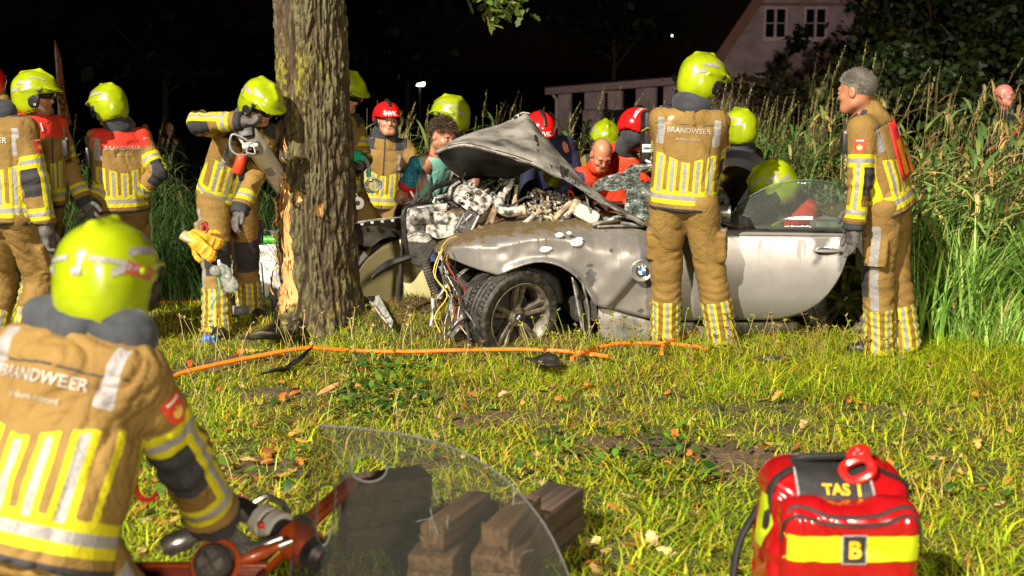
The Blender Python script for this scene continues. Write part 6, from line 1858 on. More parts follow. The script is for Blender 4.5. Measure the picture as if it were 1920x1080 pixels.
    # ---- jacket
    if kit in ('gear', 'jacket', 'shirt'):
        j = fat * (1.0 if kit == 'gear' else .88 if kit == 'jacket' else .80)
        hem = -.055 * k if kit != 'shirt' else -.08
        ops = []
        for s in (-1, 1):
            ops += [('+', cap(pel + Rt * s * .075 * k + U * hem, nk - U * .17 * k + Rt * s * .085 * k, .136 * k * j, .116 * k * j, Fw, .98), .05), ('+', cap(nk - U * .085 * k + Rt * s * .02, sh[s] - Rt * s * .01, .078 * k * j, .070 * k * j), .05), ('+', cap(nk - U * .02 * k, sh[s] - Rt * s * .045, .050 * k, .058 * k), .04)]
            a, e, w = arm[s]; we = w - (w - e).normalized() * (.0 if kit != 'shirt' else 0)
            if kit == 'shirt': ops += [('+', cap(a, a.lerp(e, .62), .066 * k, .064 * k), .03)]
            else: ops += [('+', cap(a, e, .076 * k * j, .070 * k * j), .035), ('+', cap(e, we, .069 * k * j, .062 * k * j), .02)]
        ops += [('+', cap(pel + U * hem, nk - U * .12 * k, .132 * k * j, .12 * k * j), .06)]
        if kit == 'gear':
            for s in (-1, 1): ops.append(('+', sbox(nk - U * .21 * k + Rt * s * .10 * k + Fw * .112 * k, (.052, .018, .062), Matrix((Rt, Fw, U)).transposed(), .01), .012))
        ops.append(('-', sbox(pel + U * (hem - .02 - .2), (.6, .6, .2), Matrix((Rt, Fw, U)).transposed(), .004), .004))
        if kit != 'shirt':
            ops += [('+', cap(nk - U * .02 * k - Fw * .01, nk + U * .060 * k + Fw * .008, .080 * k, .076 * k), .025)]
        V, Q = sdf_surface(ops, h * 1.3)
        dd = fold_disp(V, seed + 20, .0115 * k * d.get('fold', 1.0), (8, 8, 4.2))
        q = V - A(pel); x = q @ A(Rt); y = q @ A(Fw); z = q @ A(U); L = Lt
        z0 = hem - .02
        dT = np.minimum.reduce([seg(V, pel + Rt * s * .075 * k + U * hem, nk - U * .17 * k + Rt * s * .085 * k)[2] for s in (-1, 1)]) - .120 * k * j
        ax_ = np.abs(x)
        ztop = z0 + .285 * k + .30 * ax_
        xm = np.mod(x + .039, .078) - .039
        band = np.abs(z - (z0 + .088)) - .043; bands = np.abs(z - (z0 + .088)) - .015
        rng_ = np.maximum.reduce([z - ztop, (z0 + .118) - z, ax_ - .205])
        bar = np.maximum(np.abs(xm) - .027, rng_ - .01); bars = np.maximum(np.abs(xm) - .0115, rng_)
        strip = np.where(y < 0, np.maximum(np.abs(ax_ - .170) - .020, np.abs(z - (z0 + .475 * k)) - .080), np.maximum(np.abs(ax_ - .135) - .023, np.abs(z - (z0 + .40 * k)) - .085))
        yel = np.minimum(band, bar); sil = np.minimum.reduce([bands, bars, strip])
        shp = np.maximum.reduce([.085 - ax_, (L - .105 * k) - z, -(y + .035), ax_ - .185])
        zip_ = np.maximum.reduce([ax_ - .007, -y])
        hemd = np.abs(z - z0) - .004
        blk = np.minimum.reduce([shp, zip_, z - (z0 + .020), np.maximum(np.abs(z - (L - .10 * k)) - .0035, ax_ - .21)])
        red = np.full(len(V), 1.0)
        if d.get('yoke'): red = np.maximum.reduce([(L - d.get('yoke_h', .13) * k - .25 * ax_ * 0) - z, ax_ - .20])
        for s in (-1, 1):
            a, e, w = arm[s]
            s1, r1, d1, L1, u1 = seg(V, a, e); s2, r2, d2, L2, u2 = seg(V, e, w)
            up = d1 < d2; ss = np.where(up, np.minimum(s1, L1), L1 + s2); rad = np.where(up[:, None], r1, r2); dist = np.minimum(d1, d2) - .073 * k * j
            wA = (dist - dT)                                  # negative on the sleeve
            inarm = (wA < 0.004) & (ss > .055)
            outv = A(Rt * s * .8 - Fw * .15 + U * .35)
            tang = np.where(up[:, None], u1[None], u2[None])
            ov = outv[None] - tang * (tang @ outv)[:, None]; ov /= np.linalg.norm(ov, axis=1, keepdims=True)
            cv = np.cross(tang, ov); co = (rad * ov).sum(1); cc = (rad * cv).sum(1)
            mid = (a + w) / 2; bk = e - mid; bk = bk.normalized() if bk.length > .03 else -Fw
            LL = L1 + L2
            b1 = np.minimum(np.abs(ss - .185 * k) - .038, np.abs(ss - (LL - .080)) - .036); b1s = np.minimum(np.abs(ss - .185 * k) - .013, np.abs(ss - (LL - .080)) - .013)
            ls = np.maximum.reduce([np.abs(cc) - .034, .17 * k - ss, ss - (LL - .07), -co]); lss = np.maximum.reduce([np.abs(cc) - .012, .17 * k - ss, ss - (LL - .07), -co])
            pad = np.maximum.reduce([np.abs(ss - L1) - .088, .012 - rad @ A(bk)])
            pad = np.minimum(pad, (LL - .012) - ss); yel = np.where(inarm, np.minimum(b1, ls), yel); sil = np.where(inarm, np.minimum(b1s, lss), sil); blk = np.where(inarm, pad, blk); red = np.where(inarm & (ss > d.get('redarm', .10)), 1.0, np.where(inarm & (d.get('redarm', 0) > 0), -1.0, red)); blk = np.where(inarm & (ss < d.get('redarm', 0)), 1.0, blk); yel = np.where(inarm & (ss < d.get('redarm', 0)), 1.0, yel); sil = np.where(inarm & (ss < d.get('redarm', 0)), 1.0, sil)
            dd += np.where(inarm, .007 * k * np.sin(ss / .07 * 6.283 + 6 * vnoise(V * 6, seed + 9)) * sstep(.10, .02, np.abs(ss - L1 - .0)) + .006 * np.sin(ss / .05 * 6.283 + 5 * vnoise(V * 8, seed + 4)) * sstep(LL - .16, LL - .03, ss), 0)
        flat = sstep(.02, -.012, np.minimum(yel, 1)) * .5
        Nn = vert_normals(V, Q); V = V + Nn * (dd * (1 - flat) - .007 * (np.abs(z - (L - .10 * k)) < .007) * (dT < .03) - .005 * (np.abs(np.abs(x) - .152) < .006) * (dT < .03) * (z < L - .1 * k))[:, None]
        me = np_mesh('jacket', V, Q); z9 = np.full(len(V), 1.0)
        ar = dict(fy=yel, fs=sil, fb=blk, fr=red)
        if d.get('fields'): ar = d['fields'](x, y, z, L, V, arm, dict(fy=z9.copy(), fs=z9.copy(), fb=z9.copy(), fr=z9.copy()))
        elif kit != 'gear': ar = dict(fy=z9, fs=z9, fb=z9, fr=z9)
        for n_ in ('fy', 'fs', 'fb', 'fr'): add_attr(me, n_, ar[n_])
        ja = link_mesh('jacket' if kit != 'shirt' else 'shirt', me, d.get('jmat', m_gear), b)
        b['_']=0
        bv = bvh_of(ja)
        if kit == 'gear':
            if d.get('text', True):
                c = nk - U * (.135 * k); decal('lettering', text_geo('BRANDWEER', .043 * k, .014), c - Fw * .2, Rt, U, bv, m_txt, ja, .005)
                decal('lettering', text_geo('brabant-noord', .024 * k, .004), c - Fw * .2 - U * .05 * k, Rt, U, bv, m_txt, ja, .005)
            for s in (-1, 1):
                a, e, w = arm[s]; t = (e - a).normalized(); out = (Rt * s * .9 - Fw * .1); out = (out - t * out.dot(t)).normalized(); ux = (-t).cross(out)
                org = a.lerp(e, .34) + out * .1
                pt = decal('sleeve_badge', SHIELD, org, ux, -t, bv, m_red, ja, .004)
                if pt:
                    pts = FLAME[0]; decal('badge_flame', (pts + [(0, -.006)], [(i, (i + 1) % len(pts), len(pts)) for i in range(len(pts))]), org, ux, -t, bv, m_gold, pt, .006)
                    decal('badge_band', rect_geo(.046, .007, 4, 1), org - t * .030, ux, -t, bv, m_txtw, pt, .006)
            if d.get('yoke_text'):
                [decal('lettering', text_geo(ch, .075, .02), nk - U * .085 + Fw * .2 + Rt * (.125 - .05 * ci), -Rt, U, bv, m_txtw, ja, .006) for ci, ch in enumerate(d['yoke_text'])]
        d['_jbvh'] = bv; d['_jacket'] = ja
    # ---- gloves
    if not d.get('bare'):
        for s, key in ((1, 'R'), (-1, 'L')):
            if d.get('nohand' + key): continue
            a, e, w = arm[s]; dd_ = Vector(d.get('hd' + key, (w - e).normalized()))
            ops = hand_ops(w + (w - e).normalized() * .01, dd_, d.get('pn' + key, -Rt * s), s, d.get('curl' + key, .5), k * 1.05, 1.22)
            V, Q = sdf_surface(ops, d.get('hg', .0075)); link_mesh('glove', np_mesh('glove', V, Q), m_glove, b)
    # ---- hood
    if d.get('hood', kit == 'gear'):
        ops = [('+', ell(T(0, -.034, -.035), (.088 * k, .088 * k, .095 * k), Matrix((hr, hf, hu)).transposed()), 0), ('+', cap(T(0, -.03, -.07), nk + U * .02 - Fw * .01, .082 * k, .092 * k), .03), ('+', cap(nk - Rt * d.get('hw', .05) + U * .02, nk + Rt * d.get('hw', .05) + U * .02, .068 * k), .03), ('-', sbox(T(0, .13, -.02), (.07 * k, .115 * k, .13 * k), Matrix((hr, hf, hu)).transposed(), .03), .01)]
        V, Q = sdf_surface(ops, .012); Nn = vert_normals(V, Q); V = V + Nn * fold_disp(V, seed + 40, .010, (11, 11, 22))[:, None]
        link_mesh('hood', np_mesh('hood', V, Q), m_hood, b)
    hm = d.get('helmet')
    if hm == 'yellow': helmet_jet(b, hc, hr, hf, hu, k * d.get('hs', 1.0), d.get('hh', .0085), d.get('backd', False), d.get('visor', 0))
    elif hm == 'red': helmet_rescue(b, hc, hr, hf, hu, k * d.get('hs', 1.0), d.get('htext'), d.get('hside', False))
    d['_f'] = dict(nk=nk, pel=pel, U=U, Rt=Rt, Fw=Fw, hc=hc, hr=hr, hf=hf, hu=hu, arm=arm, leg=leg, T=T, k=k)
    return b

def gpt(px, py, dz=0.0):
    p = GP(px, py); p.z = gz1(p.x, p.y); return p
def gat(px, dd):
    p = G(px, dd); p.z = gz1(p.x, dd); return p
PP = {}
def add(key, label, **d):
    d.setdefault('group', 'firefighters at the rescue') if d.get('kit', 'gear') == 'gear' else None
    PP[key] = (person(label, d), d); return PP[key]

# kneeling in front, seen from behind
add('kneel', 'kneeling firefighter seen from behind with large blurred yellow helmet in front', pos=(-1.12, 2.80, .10), H=1.82, yaw=R(16), pel=P(72, 955, 2.74), neck=P(165, 628, 2.90), head=P(203, 530, 2.97), hyaw=R(8), hpitch=R(12), Lt=.50,
    wrR=P(425, 1010, 3.16), elR=P(350, 905, 2.78), wrL=P(110, 1010, 3.30), elL=P(-150, 900, 2.9), anR=Vector((-.80, 2.45, .10)), anL=Vector((-1.28, 2.55, .10)), knR=P(250, 1150, 3.2), knL=P(20, 1150, 3.25), kneel=True,
    helmet='yellow', hs=.98, hh=.0045, backd=True, h=.0065, hb=.011, hg=.008, hw=.13, fold=1.15, fat=1.12)
# big figure at the middle of the car
add('mid', 'firefighter standing with his back to us between badge and mirror of the car', pos=gat(1298, 7.12), H=1.86, yaw=R(14), pel=P(1279, 392, 7.16), neck=P(1296, 200, 7.12), head=P(1318, 153, 7.16), hyaw=R(62), hpitch=R(16), twist=R(-4),
    anL=gpt(1247, 652), anR=gpt(1352, 657), wrR=P(1322, 385, 7.40), elR=P(1352, 300, 7.26), fat=.95, wrL=P(1250, 372, 7.5), elL=P(1205, 300, 7.4), helmet='yellow', h=.008, hh=.007, curlR=.4)
# grey haired officer on the right
add('grey', 'bareheaded grey haired firefighter with red vest on his back beside the door', pos=gat(1668, 6.92), H=1.83, yaw=R(-58), pel=P(1668, 390, 6.93), neck=P(1622, 205, 6.90), head=P(1604, 170, 6.87), hyaw=R(-50), hpitch=R(8), hood=False, text=False, Lt=.56,
    anL=gpt(1648, 676), anR=gpt(1694, 672), wrL=P(1601, 428, 6.72), elL=P(1652, 345, 6.62), wrR=P(1603, 392, 7.14), elR=P(1670, 330, 7.2), h=.0075, hb=.0055, hg=.005, skin=m_skin2, curlL=.25, pnL=(1, .3, 0), curlR=.2)
# man with the white ram, left of the tree
add('ram', 'firefighter bending over a white cutting ram left of the tree', pos=gat(430, 7.9), H=1.82, yaw=R(146), pel=P(413, 398, 7.95), neck=P(466, 227, 7.69), head=P(490, 196, 7.58), hyaw=R(128), hpitch=R(38), hroll=R(0),
    anR=gpt(408, 632), anL=gpt(468, 606), knL=P(478, 500, 7.2), wrR=P(446, 228, 7.28), elR=P(325, 235, 7.45), wrL=P(450, 396, 7.55), elL=P(520, 335, 7.95), helmet='yellow', h=.008, hb=.006, text=False, curlR=1.0, curlL=.45, hg=.0045, pnR=(.3, -.2, -1), hdR=(1, .1, -.1))
# left group
add('edge', 'firefighter at the left edge seen from behind under a red helmet', pos=gat(20, 6.75), H=1.84, yaw=R(12), pel=P(10, 420, 6.78), neck=P(-5, 215, 6.75), head=P(-28, 168, 6.78), hyaw=R(-10), helmet='red', hood=True,
    anL=gpt(-20, 690), anR=gpt(48, 690), wrR=P(96, 468, 6.72), elR=P(92, 350, 6.55), h=.008)
add('visor', 'firefighter in profile with red chest panel under a raised yellow visor helmet', pos=gat(72, 7.85), H=1.84, yaw=R(112), pel=P(70, 405, 7.85), neck=P(70, 213, 7.85), head=P(69, 180, 7.82), hyaw=R(86), hpitch=R(4), helmet='yellow', yoke=True, yoke_h=.15, yoke_text='B1', yt_x=.10,
    anL=gat(55, 8.05), anR=gat(95, 7.7), h=.009, hb=.0055, text=False, stubble=.35, wrR=P(90, 420, 7.6), elR=P(40, 340, 7.55), skin=m_skin2)
add('back', 'firefighter with red shoulder yoke turned away between flag and tree', pos=gat(226, 8.35), H=1.75, yaw=R(-32), pel=P(228, 398, 8.36), neck=P(222, 240, 8.32), head=P(203, 200, 8.30), hyaw=R(-55), hpitch=R(16), helmet='yellow', yoke=True, yoke_h=.14,
    wrL=P(174, 380, 8.16), elL=P(192, 335, 8.28), wrR=P(262, 365, 8.4), elR=P(285, 345, 8.35), anL=gat(210, 8.3), anR=gat(245, 8.45), h=.009)
add('behind', 'firefighter half hidden behind the tree trunk looking down to the right', pos=gat(640, 8.6), H=1.84, yaw=R(120), pel=P(640, 400, 8.62), neck=P(634, 212, 8.60), head=P(650, 176, 8.5), hyaw=R(118), hpitch=R(24), helmet='yellow', wrL=P(672, 305, 8.36), elL=P(690, 345, 8.5), wrR=P(640, 310, 8.4), elR=P(610, 300, 8.4), text=False, h=.010, hb=.006)
add('hvk', 'firefighter in a red lettered helmet facing us between tree and car', pos=gat(718, 9.6), H=1.76, yaw=R(172), neck=P(722, 256, 9.58), head=P(726, 225, 9.50), hyaw=R(160), hpitch=R(2), helmet='red', htext='HVK', hood=True, text=False,
    wrR=P(668, 375, 9.45), elR=P(650, 320, 9.5), wrL=P(768, 372, 9.5), elL=P(792, 330, 9.5), h=.009, hb=.0055)
# civilian medic with curly hair
def teal_fields(x, y, z, L, V, arm, ar):
    ar['fy'] = np.maximum(-(y - .015 + .25 * (np.abs(x) - .1)), np.abs(x) - .17)      # apron field
    ar['fs'] = np.maximum.reduce([np.abs(np.abs(x) - .11) - .022, -(y - .02), (L - .22) - z])
    a, e, w = arm[1]; a2, e2, w2 = arm[-1]
    r_ = np.full(len(x), 1.0)
    for (p, q, _) in (arm[1], arm[-1]):
        s, _r, dist, LL, u = seg(V, p, q); r_ = np.minimum(r_, np.maximum(.165 - s, dist - .09))
    ar['fr'] = np.minimum(r_, np.maximum(L - .005 - z, np.abs(x) - .12)); return ar
def medic_shirt():
    m, N, L, b = nt_new('patterned_shirt')
    tc = N.new('ShaderNodeTexCoord'); vo = N.new('ShaderNodeTexVoronoi'); vo.feature = 'DISTANCE_TO_EDGE'; vo.inputs['Scale'].default_value = 42; vo.inputs['Randomness'].default_value = .25; L.new(tc.outputs['Object'], vo.inputs['Vector'])
    rp = N.new('ShaderNodeValToRGB'); rp.color_ramp.elements[0].position = .06; rp.color_ramp.elements[1].position = .16; rp.color_ramp.elements[0].color = (.01, .10, .16, 1); rp.color_ramp.elements[1].color = (.02, .25, .36, 1)
    L.new(vo.outputs['Distance'], rp.inputs[0]); c = rp.outputs[0]
    for nm, col in (('fy', (.16, .42, .34)), ('fs', (.42, .42, .40)), ('fr', (.50, .02, .02))):
        at = N.new('ShaderNodeAttribute'); at.attribute_name = nm; lt = N.new('ShaderNodeMath'); lt.operation = 'LESS_THAN'; L.new(at.outputs['Fac'], lt.inputs[0]); lt.inputs[1].default_value = 0
        x = N.new('ShaderNodeMix'); x.data_type = 'RGBA'; L.new(lt.outputs[0], x.inputs['Factor']); L.new(c, x.inputs['A']); x.inputs['B'].default_value = (*col, 1); c = x.outputs['Result']
    L.new(c, b.inputs['Base Color']); b.inputs['Roughness'].default_value = .75
    return m
_, dm = add('medic', 'curly haired medic in blue patterned shirt and teal apron leaning behind the bonnet', kit='shirt', pos=gat(806, 9.1), H=1.80, yaw=R(146), pel=P(800, 400, 9.0), neck=P(820, 288, 8.80), head=P(832, 253, 8.70), hyaw=R(138), hpitch=R(22),
    bare=True, jmat=medic_shirt(), tmat=m_jeans, fields=teal_fields, stubble=.55, wrR=P(798, 402, 8.66), elR=P(770, 345, 8.75), wrL=P(880, 400, 8.6), elL=P(890, 350, 8.7), h=.009, hb=.0055, hood=False)
q = dm['_f']
strands('hair', q['hc'], q['hr'], q['hf'], q['hu'], 2600, .034, m_hairb, PP['medic'][0], lambda x, y, z: (z > .035 + .35 * np.maximum(y - .03, 0)) | ((y < -.02) & (z > -.035)), .014, .0022)
add('turned', 'firefighter with yellow helmet turned left directly behind the curly haired medic', pos=gat(846, 10.4), H=1.80, yaw=R(-110), neck=P(846, 254, 10.34), head=P(843, 220, 10.25), hyaw=R(-80), hpitch=R(4), helmet='yellow', h=.015, hb=.009, hg=.011, text=False, hs=1.16, visor=.0)
def stripe_fields(x, y, z, L, V, arm, ar):
    ar['fs'] = np.maximum.reduce([np.abs(np.mod(x + y + .02, .05) - .025) - .006, (L - .13) - z]); ar['fr'] = np.maximum(L - .03 - z, np.abs(x) - .2); return ar
add('redpeak', 'rescuer whose red helmet shows just right of the bonnet peak', kit='jacket', jmat=m_navy, tmat=m_navy, pos=gat(1022, 9.3), H=1.78, yaw=R(150), pel=P(1030, 400, 9.3), neck=P(1028, 262, 9.05), head=P(1012, 247, 8.92), hyaw=R(165), hpitch=R(30), helmet='red', htext='HVK', h=.015, hb=.009, hg=.011)
def bald_fields(x, y, z, L, V, arm, ar):
    ar['fb'] = np.full(len(x), 1.0); nv = np.minimum(np.maximum(np.abs(np.abs(x) - .155) - .055, z - (L - .03)), 1)
    for (p, q_, w) in (arm[1], arm[-1]):
        s, _r, dist, LL, u = seg(V, p, q_); nv = np.minimum(nv, np.maximum(dist - .10, .03 - s))
    ar['fb'] = nv; return ar
m_bald = gear_mat('orange_navy_jacket', (.66, .055, .018), (.52, .040, .012), .65)
for n_ in m_bald.node_tree.nodes:
    if n_.type == 'MIX' and n_.data_type == 'RGBA' and tuple(round(v, 3) for v in n_.inputs['B'].default_value[:3]) == (.032, .032, .036): n_.inputs['B'].default_value = (.016, .022, .07, 1)
add('bald', 'balding medic in orange and navy jacket looking down over the windscreen', kit='jacket', jmat=m_bald, tmat=m_navy, fields=bald_fields, pos=gat(1118, 9.4), H=1.80, yaw=R(172), pel=P(1112, 400, 9.45), neck=P(1119, 318, 8.94), head=P(1128, 289, 8.84), hyaw=R(165), hpitch=R(40),
    bare=True, wrR=P(1085, 400, 8.6), elR=P(1062, 350, 8.8), wrL=P(1175, 395, 8.6), elL=P(1190, 350, 8.8), h=.009, hb=.0055, hood=False, skin=skin_mat('ruddy_skin', (.50, .20, .11)))
q = PP['bald'][1]['_f']
strands('hair', q['hc'], q['hr'], q['hf'], q['hu'], 1100, .009, m_hairb, PP['bald'][0], lambda x, y, z: (np.abs(x) > .05) & (y < .03) & (z > -.02) & (z < .085) | ((y < -.06) & (z > -.04) & (z < .09)), 0, .0008)
add('between', 'firefighter whose yellow helmet rises behind the balding medic', pos=gat(1138, 10.0), H=1.74, yaw=R(178), neck=P(1138, 288, 9.74), head=P(1135, 262, 9.62), hyaw=R(175), hpitch=R(34), helmet='yellow', h=.015, hb=.009, hg=.011, text=False)
add('ambu', 'paramedic in orange jacket under a red helmet left of the standing firefighter', kit='jacket', jmat=m_orange, tmat=m_orange, pos=gat(1165, 9.2), H=1.84, yaw=R(70), pel=P(1150, 405, 9.2), neck=P(1176, 282, 8.98), head=P(1194, 246, 8.85), hyaw=R(40), hpitch=R(26), helmet='red', hside=True, hs=1.12, h=.012, hg=.010, wrR=P(1250, 330, 8.7), elR=P(1205, 340, 8.6), hood=True)
add('roof', 'firefighter with yellow helmet and badge behind the soft top', pos=gat(1385, 9.0), H=1.76, yaw=R(-48), neck=P(1392, 284, 8.96), head=P(1385, 243, 8.92), hyaw=R(-38), hpitch=R(6), helmet='yellow', h=.009, wrL=P(1350, 370, 8.5), elL=P(1345, 340, 8.7), fb=True)
add('inside', 'firefighter leaning into the car with yellow helmet above the door glass', pos=gat(1500, 8.75), H=1.80, yaw=R(-100), pel=P(1520, 430, 8.55), neck=P(1474, 372, 8.12), head=P(1450, 350, 8.02), hyaw=R(-70), hpitch=R(38), hroll=R(-18), helmet='yellow', yoke=True, yoke_h=.32, redarm=.36, text=False, h=.012, hg=.010,
    wrL=P(1420, 440, 7.9), elL=P(1450, 440, 7.8), hs=1.12)
def strap_fields(x, y, z, L, V, arm, ar):
    ar['fr'] = np.maximum(np.abs(z - (L - .20) + .4 * x) - .016, -y); return ar
add('stander', 'bald bystander in dark jacket with red strap at the far right', kit='jacket', jmat=m_dark, tmat=m_dark, fields=strap_fields, pos=gat(1888, 12.6), H=1.80, yaw=R(150), neck=P(1889, 209, 12.6), head=P(1884, 178, 12.55), hyaw=R(125), bare=True, h=.012, hb=.0085, hood=False, skin=skin_mat('flushed_skin', (.46, .16, .13)))
gl_ = PP['stander'][1]['_f']; MB().tube([gl_['T'](x, .098 - abs(x) * .35, .004) for x in (-.075, -.05, -.03, 0, .03, .05, .075)], .003, 5).obj('glasses', m_module, PP['stander'][0])
for px, py, dd_, lb in ((272, 243, 22, 'dim onlooker standing in the dark right of the red yoked firefighter'), (318, 241, 21.5, 'dim onlooker in the dark left of the ram firefighter')):
    add('on%d' % px, lb, kit='jacket', jmat=m_dark, tmat=m_dark, pos=gat(px, dd_), H=1.72, yaw=R(165), neck=P(px, py + 16, dd_), head=P(px, py, dd_), bare=True, h=.022, hb=.013, hood=False)

# officer: hair, vest, radio
b, d = PP['grey']; q = d['_f']
strands('hair', q['hc'], q['hr'], q['hf'], q['hu'], 5500, .020, m_hairg, b, lambda x, y, z: ((z > .045 + .25 * np.maximum(y - .02, 0)) | ((y < .01) & (z > -.02 - .2 * np.maximum(-y - .02, 0)))) & ~((np.abs(x) > .066) & (np.abs(y + .012) < .03) & (z < .03)), 0, .0007, dirn=(0, -.3, .5), lift=.45)
hc_ops = [('+', ell(q['hc'] + q['hu'] * .026 - q['hf'] * .016, (.0815, .102, .0965), Matrix((q['hr'], q['hf'], q['hu'])).transposed()), 0), ('-', sbox(q['T'](0, .13, -.03), (.2, .10, .095), Matrix.Rotation(R(20), 3, q['hr']) @ Matrix((q['hr'], q['hf'], q['hu'])).transposed(), .02), .01), ('-', sbox(q['T'](0, 0, -.14), (.2, .2, .10), None, .02), .01)]
V, Q = sdf_surface(hc_ops, .006); link_mesh('hair', np_mesh('hair', V, Q), m_hairg, b)
ve = decal('vest', shape_geo([(-.20, -.10, .12), (-.14, -.12, .13), (-.06, -.12, .13), (.02, -.12, .13), (.10, -.11, .13), (.15, -.09, .11)], 14), q['nk'] - q['U'] * .26 - q['Fw'] * .25, (q['Rt'] - q['Fw'] * .25).normalized(), q['U'], d['_jbvh'], m_vest, b, .012); solidify(ve, .008)
vb = bvh_of(ve)
for rows, o_, mt, nm in (([(-.17, -.10, -.01), (.05, -.10, -.02)], (0, 0), m_vesto, 'vest_panel'), ([(-.2, .02, .12), (.10, .03, .11)], (0, 0), m_vesto, 'vest_panel'), ([(-.03, -.04, .04), (.03, -.04, .04)], (.02, .085), m_txtw, 'vest_label')):
    decal(nm, shape_geo(rows, 5), q['nk'] - q['U'] * (.26 - o_[1]) - q['Fw'] * .25 + q['Rt'] * o_[0], (q['Rt'] - q['Fw'] * .25).normalized(), q['U'], vb, mt, ve, .010)
def radio(p, fw, lab, cord=None):
    r_ = empty('radio', p, lab, 'radio', 'portable radios on the jackets')
    M = rotmat(Vector(fw).cross(Vector((0, 0, 1))), (0, 0, 1))
    MB().box(p, (.055, .034, .11), M, .008).obj('body', m_module, r_); MB().tube([p + M @ Vector((.015, 0, .05)), p + M @ Vector((.015, 0, .15))], .006, 6).obj('antenna', m_module, r_)
    MB().tube([p + M @ Vector((-.012, 0, .055)), p + M @ Vector((-.012, 0, .072))], .009, 8).obj('knob', m_refl, r_)
    if cord:
        pts = smoothline([tuple(c) for c in cord], 40); mb = MB(); mb.tube([Vector(c) + Vector((.006 * math.cos(i * 1.9), 0, .004 * math.sin(i * 1.9))) for i, c in enumerate(pts)], .005, 5); mb.obj('coiled_cord', m_module, r_)
radio(P(1583, 268, 6.78), (-1, 0, 0), 'black radio with antenna on the chest of the grey haired firefighter', [P(1586, 285, 6.76), P(1582, 310, 6.74), P(1584, 345, 6.74), P(1592, 352, 6.74)])
radio(P(124, 278, 7.70), (1, 0, 0), 'black radio on the chest of the firefighter with raised visor')
radio(P(165, 296, 8.1), (-1, 0, 0), 'black hand microphone on the chest of the red yoked firefighter')
# ------------------------------------------------------------------ privacy screen, bumper, debris on the ground
def build_screen():
    c = gat(640, 9.02); root = empty('privacy_screen', c, 'white fabric privacy screen with green inflatable top tube behind the tree', 'screen')
    sh = mk('screen_sheet', (.60, .60, .58), .75, var=.08, scale=3)
    def panel(xa, xb, top, bot, d0, d1, nm, seed):
        rows = []
        for i in range(30):
            u = i / 29; x = xa + (xb - xa) * u; d = d0 + (d1 - d0) * u
            pt, pb = P(x, top(x), d), P(x, bot(x), d)
            rows.append([pb.lerp(pt, v) + Vector((0, (float(vnoise(np.array([[x * .035, v * 3.0, seed]]), 3)[0]) - .5) * .10 + .02 * math.sin(x * .13), 0)) for v in np.linspace(0, 1, 12)])
        solidify(MB().grid(rows).obj(nm, sh, root), .003)
    panel(418, 640, lin([(418, 458), (640, 455)]), lin([(418, 588), (640, 592)]), 9.1, 9.0, 'sheet', 1)
    panel(634, 836, lin([(634, 455), (690, 462), (760, 470), (836, 480)]), lin([(634, 592), (836, 588)]), 8.98, 8.8, 'sheet', 2)
    MB().tube([P(x, 452 - 4 * (x - 418) / 222, 9.06) for x in np.linspace(418, 650, 12)], .038, 10).obj('top_tube', mk('green_tube', (.06, .36, .03), .35, var=.1), root)
    nm, N, L, b = nt_new('net_window'); b.inputs['Base Color'].default_value = (.12, .14, .12, 1); tr = N.new('ShaderNodeBsdfTransparent'); ms = N.new('ShaderNodeMixShader'); ms.inputs[0].default_value = .45
    L.new(tr.outputs[0], ms.inputs[1]); L.new(b.outputs[0], ms.inputs[2]); L.new(ms.outputs[0], N['Material Output'].inputs[0])
    w = MB().grid([[P(x, 446, 9.10), P(x, 431, 9.10)] for x in np.linspace(478, 640, 8)]).obj('net_window', nm, root); solidify(w, .003)
    MB().box(P(496, 434, 9.06), (.04, .03, .04), None, .006).obj('buckle', m_black, root)
build_screen()

def build_bumper():
    c = gat(708, 7.95); root = empty('bumper_cover', c, 'torn off black bumper cover with grey upper rim between tree and car', 'bumper')
    top = lin([(648, 424), (660, 420), (700, 414), (764, 408)]); bot = lin([(648, 440), (655, 447), (668, 458), (680, 464), (694, 465), (704, 458), (714, 450), (728, 446), (745, 446), (764, 450)])
    rows = []
    for x in np.linspace(648, 764, 30):
        d = 7.98 - .10 * math.sin((x - 648) / 116 * math.pi); t, b_ = P(x, top(x), d), P(x, bot(x), d)
        rows.append([t + Vector((0, .16, -.02)), t + Vector((0, .05, .004))] + [t.lerp(b_, v) + Vector((0, .05 * math.sin(v * math.pi * .5), 0)) for v in np.linspace(0, 1, 9)] + [b_ + Vector((0, .12, .01))])
    solidify(MB().grid(rows).obj('cover', mk('scraped_plastic', (.014, .014, .013), .38, var=.5, scale=9, col2=(.05, .045, .035), bump=.2), root), .006)
    MB().tube([P(x, top(x) - 1, 7.96 - .10 * math.sin((x - 648) / 116 * math.pi)) for x in np.linspace(648, 764, 16)], .016, 6, flat=.6).obj('upper_rim', m_alu, root)
    for k in range(6):
        x = 660 + 19 * k; MB().box(P(x, top(x) + 3, 7.93 - .10 * math.sin((x - 648) / 116 * math.pi)), (.024, .02, .02), None, .004).obj('clip', m_alu, root)
    # smooth olive inner panel standing under the arch
    # stand: the broken support it rests on
    MB().tube([P(756, 444, 7.95), G(750, 7.95, .25), Vector((*G(748, 7.95, 0)[:2], gz1(*G(748, 7.95)[:2])))], [.03, .04, .03], 8, flat=.5).obj('bracket', m_char, root)
    MB().tube([P(664, 452, 8.0), Vector((*G(668, 8.0, 0)[:2], gz1(*G(668, 8.0)[:2])))], [.02, .02], 8, flat=.5).obj('bracket', m_char, root)
build_bumper()
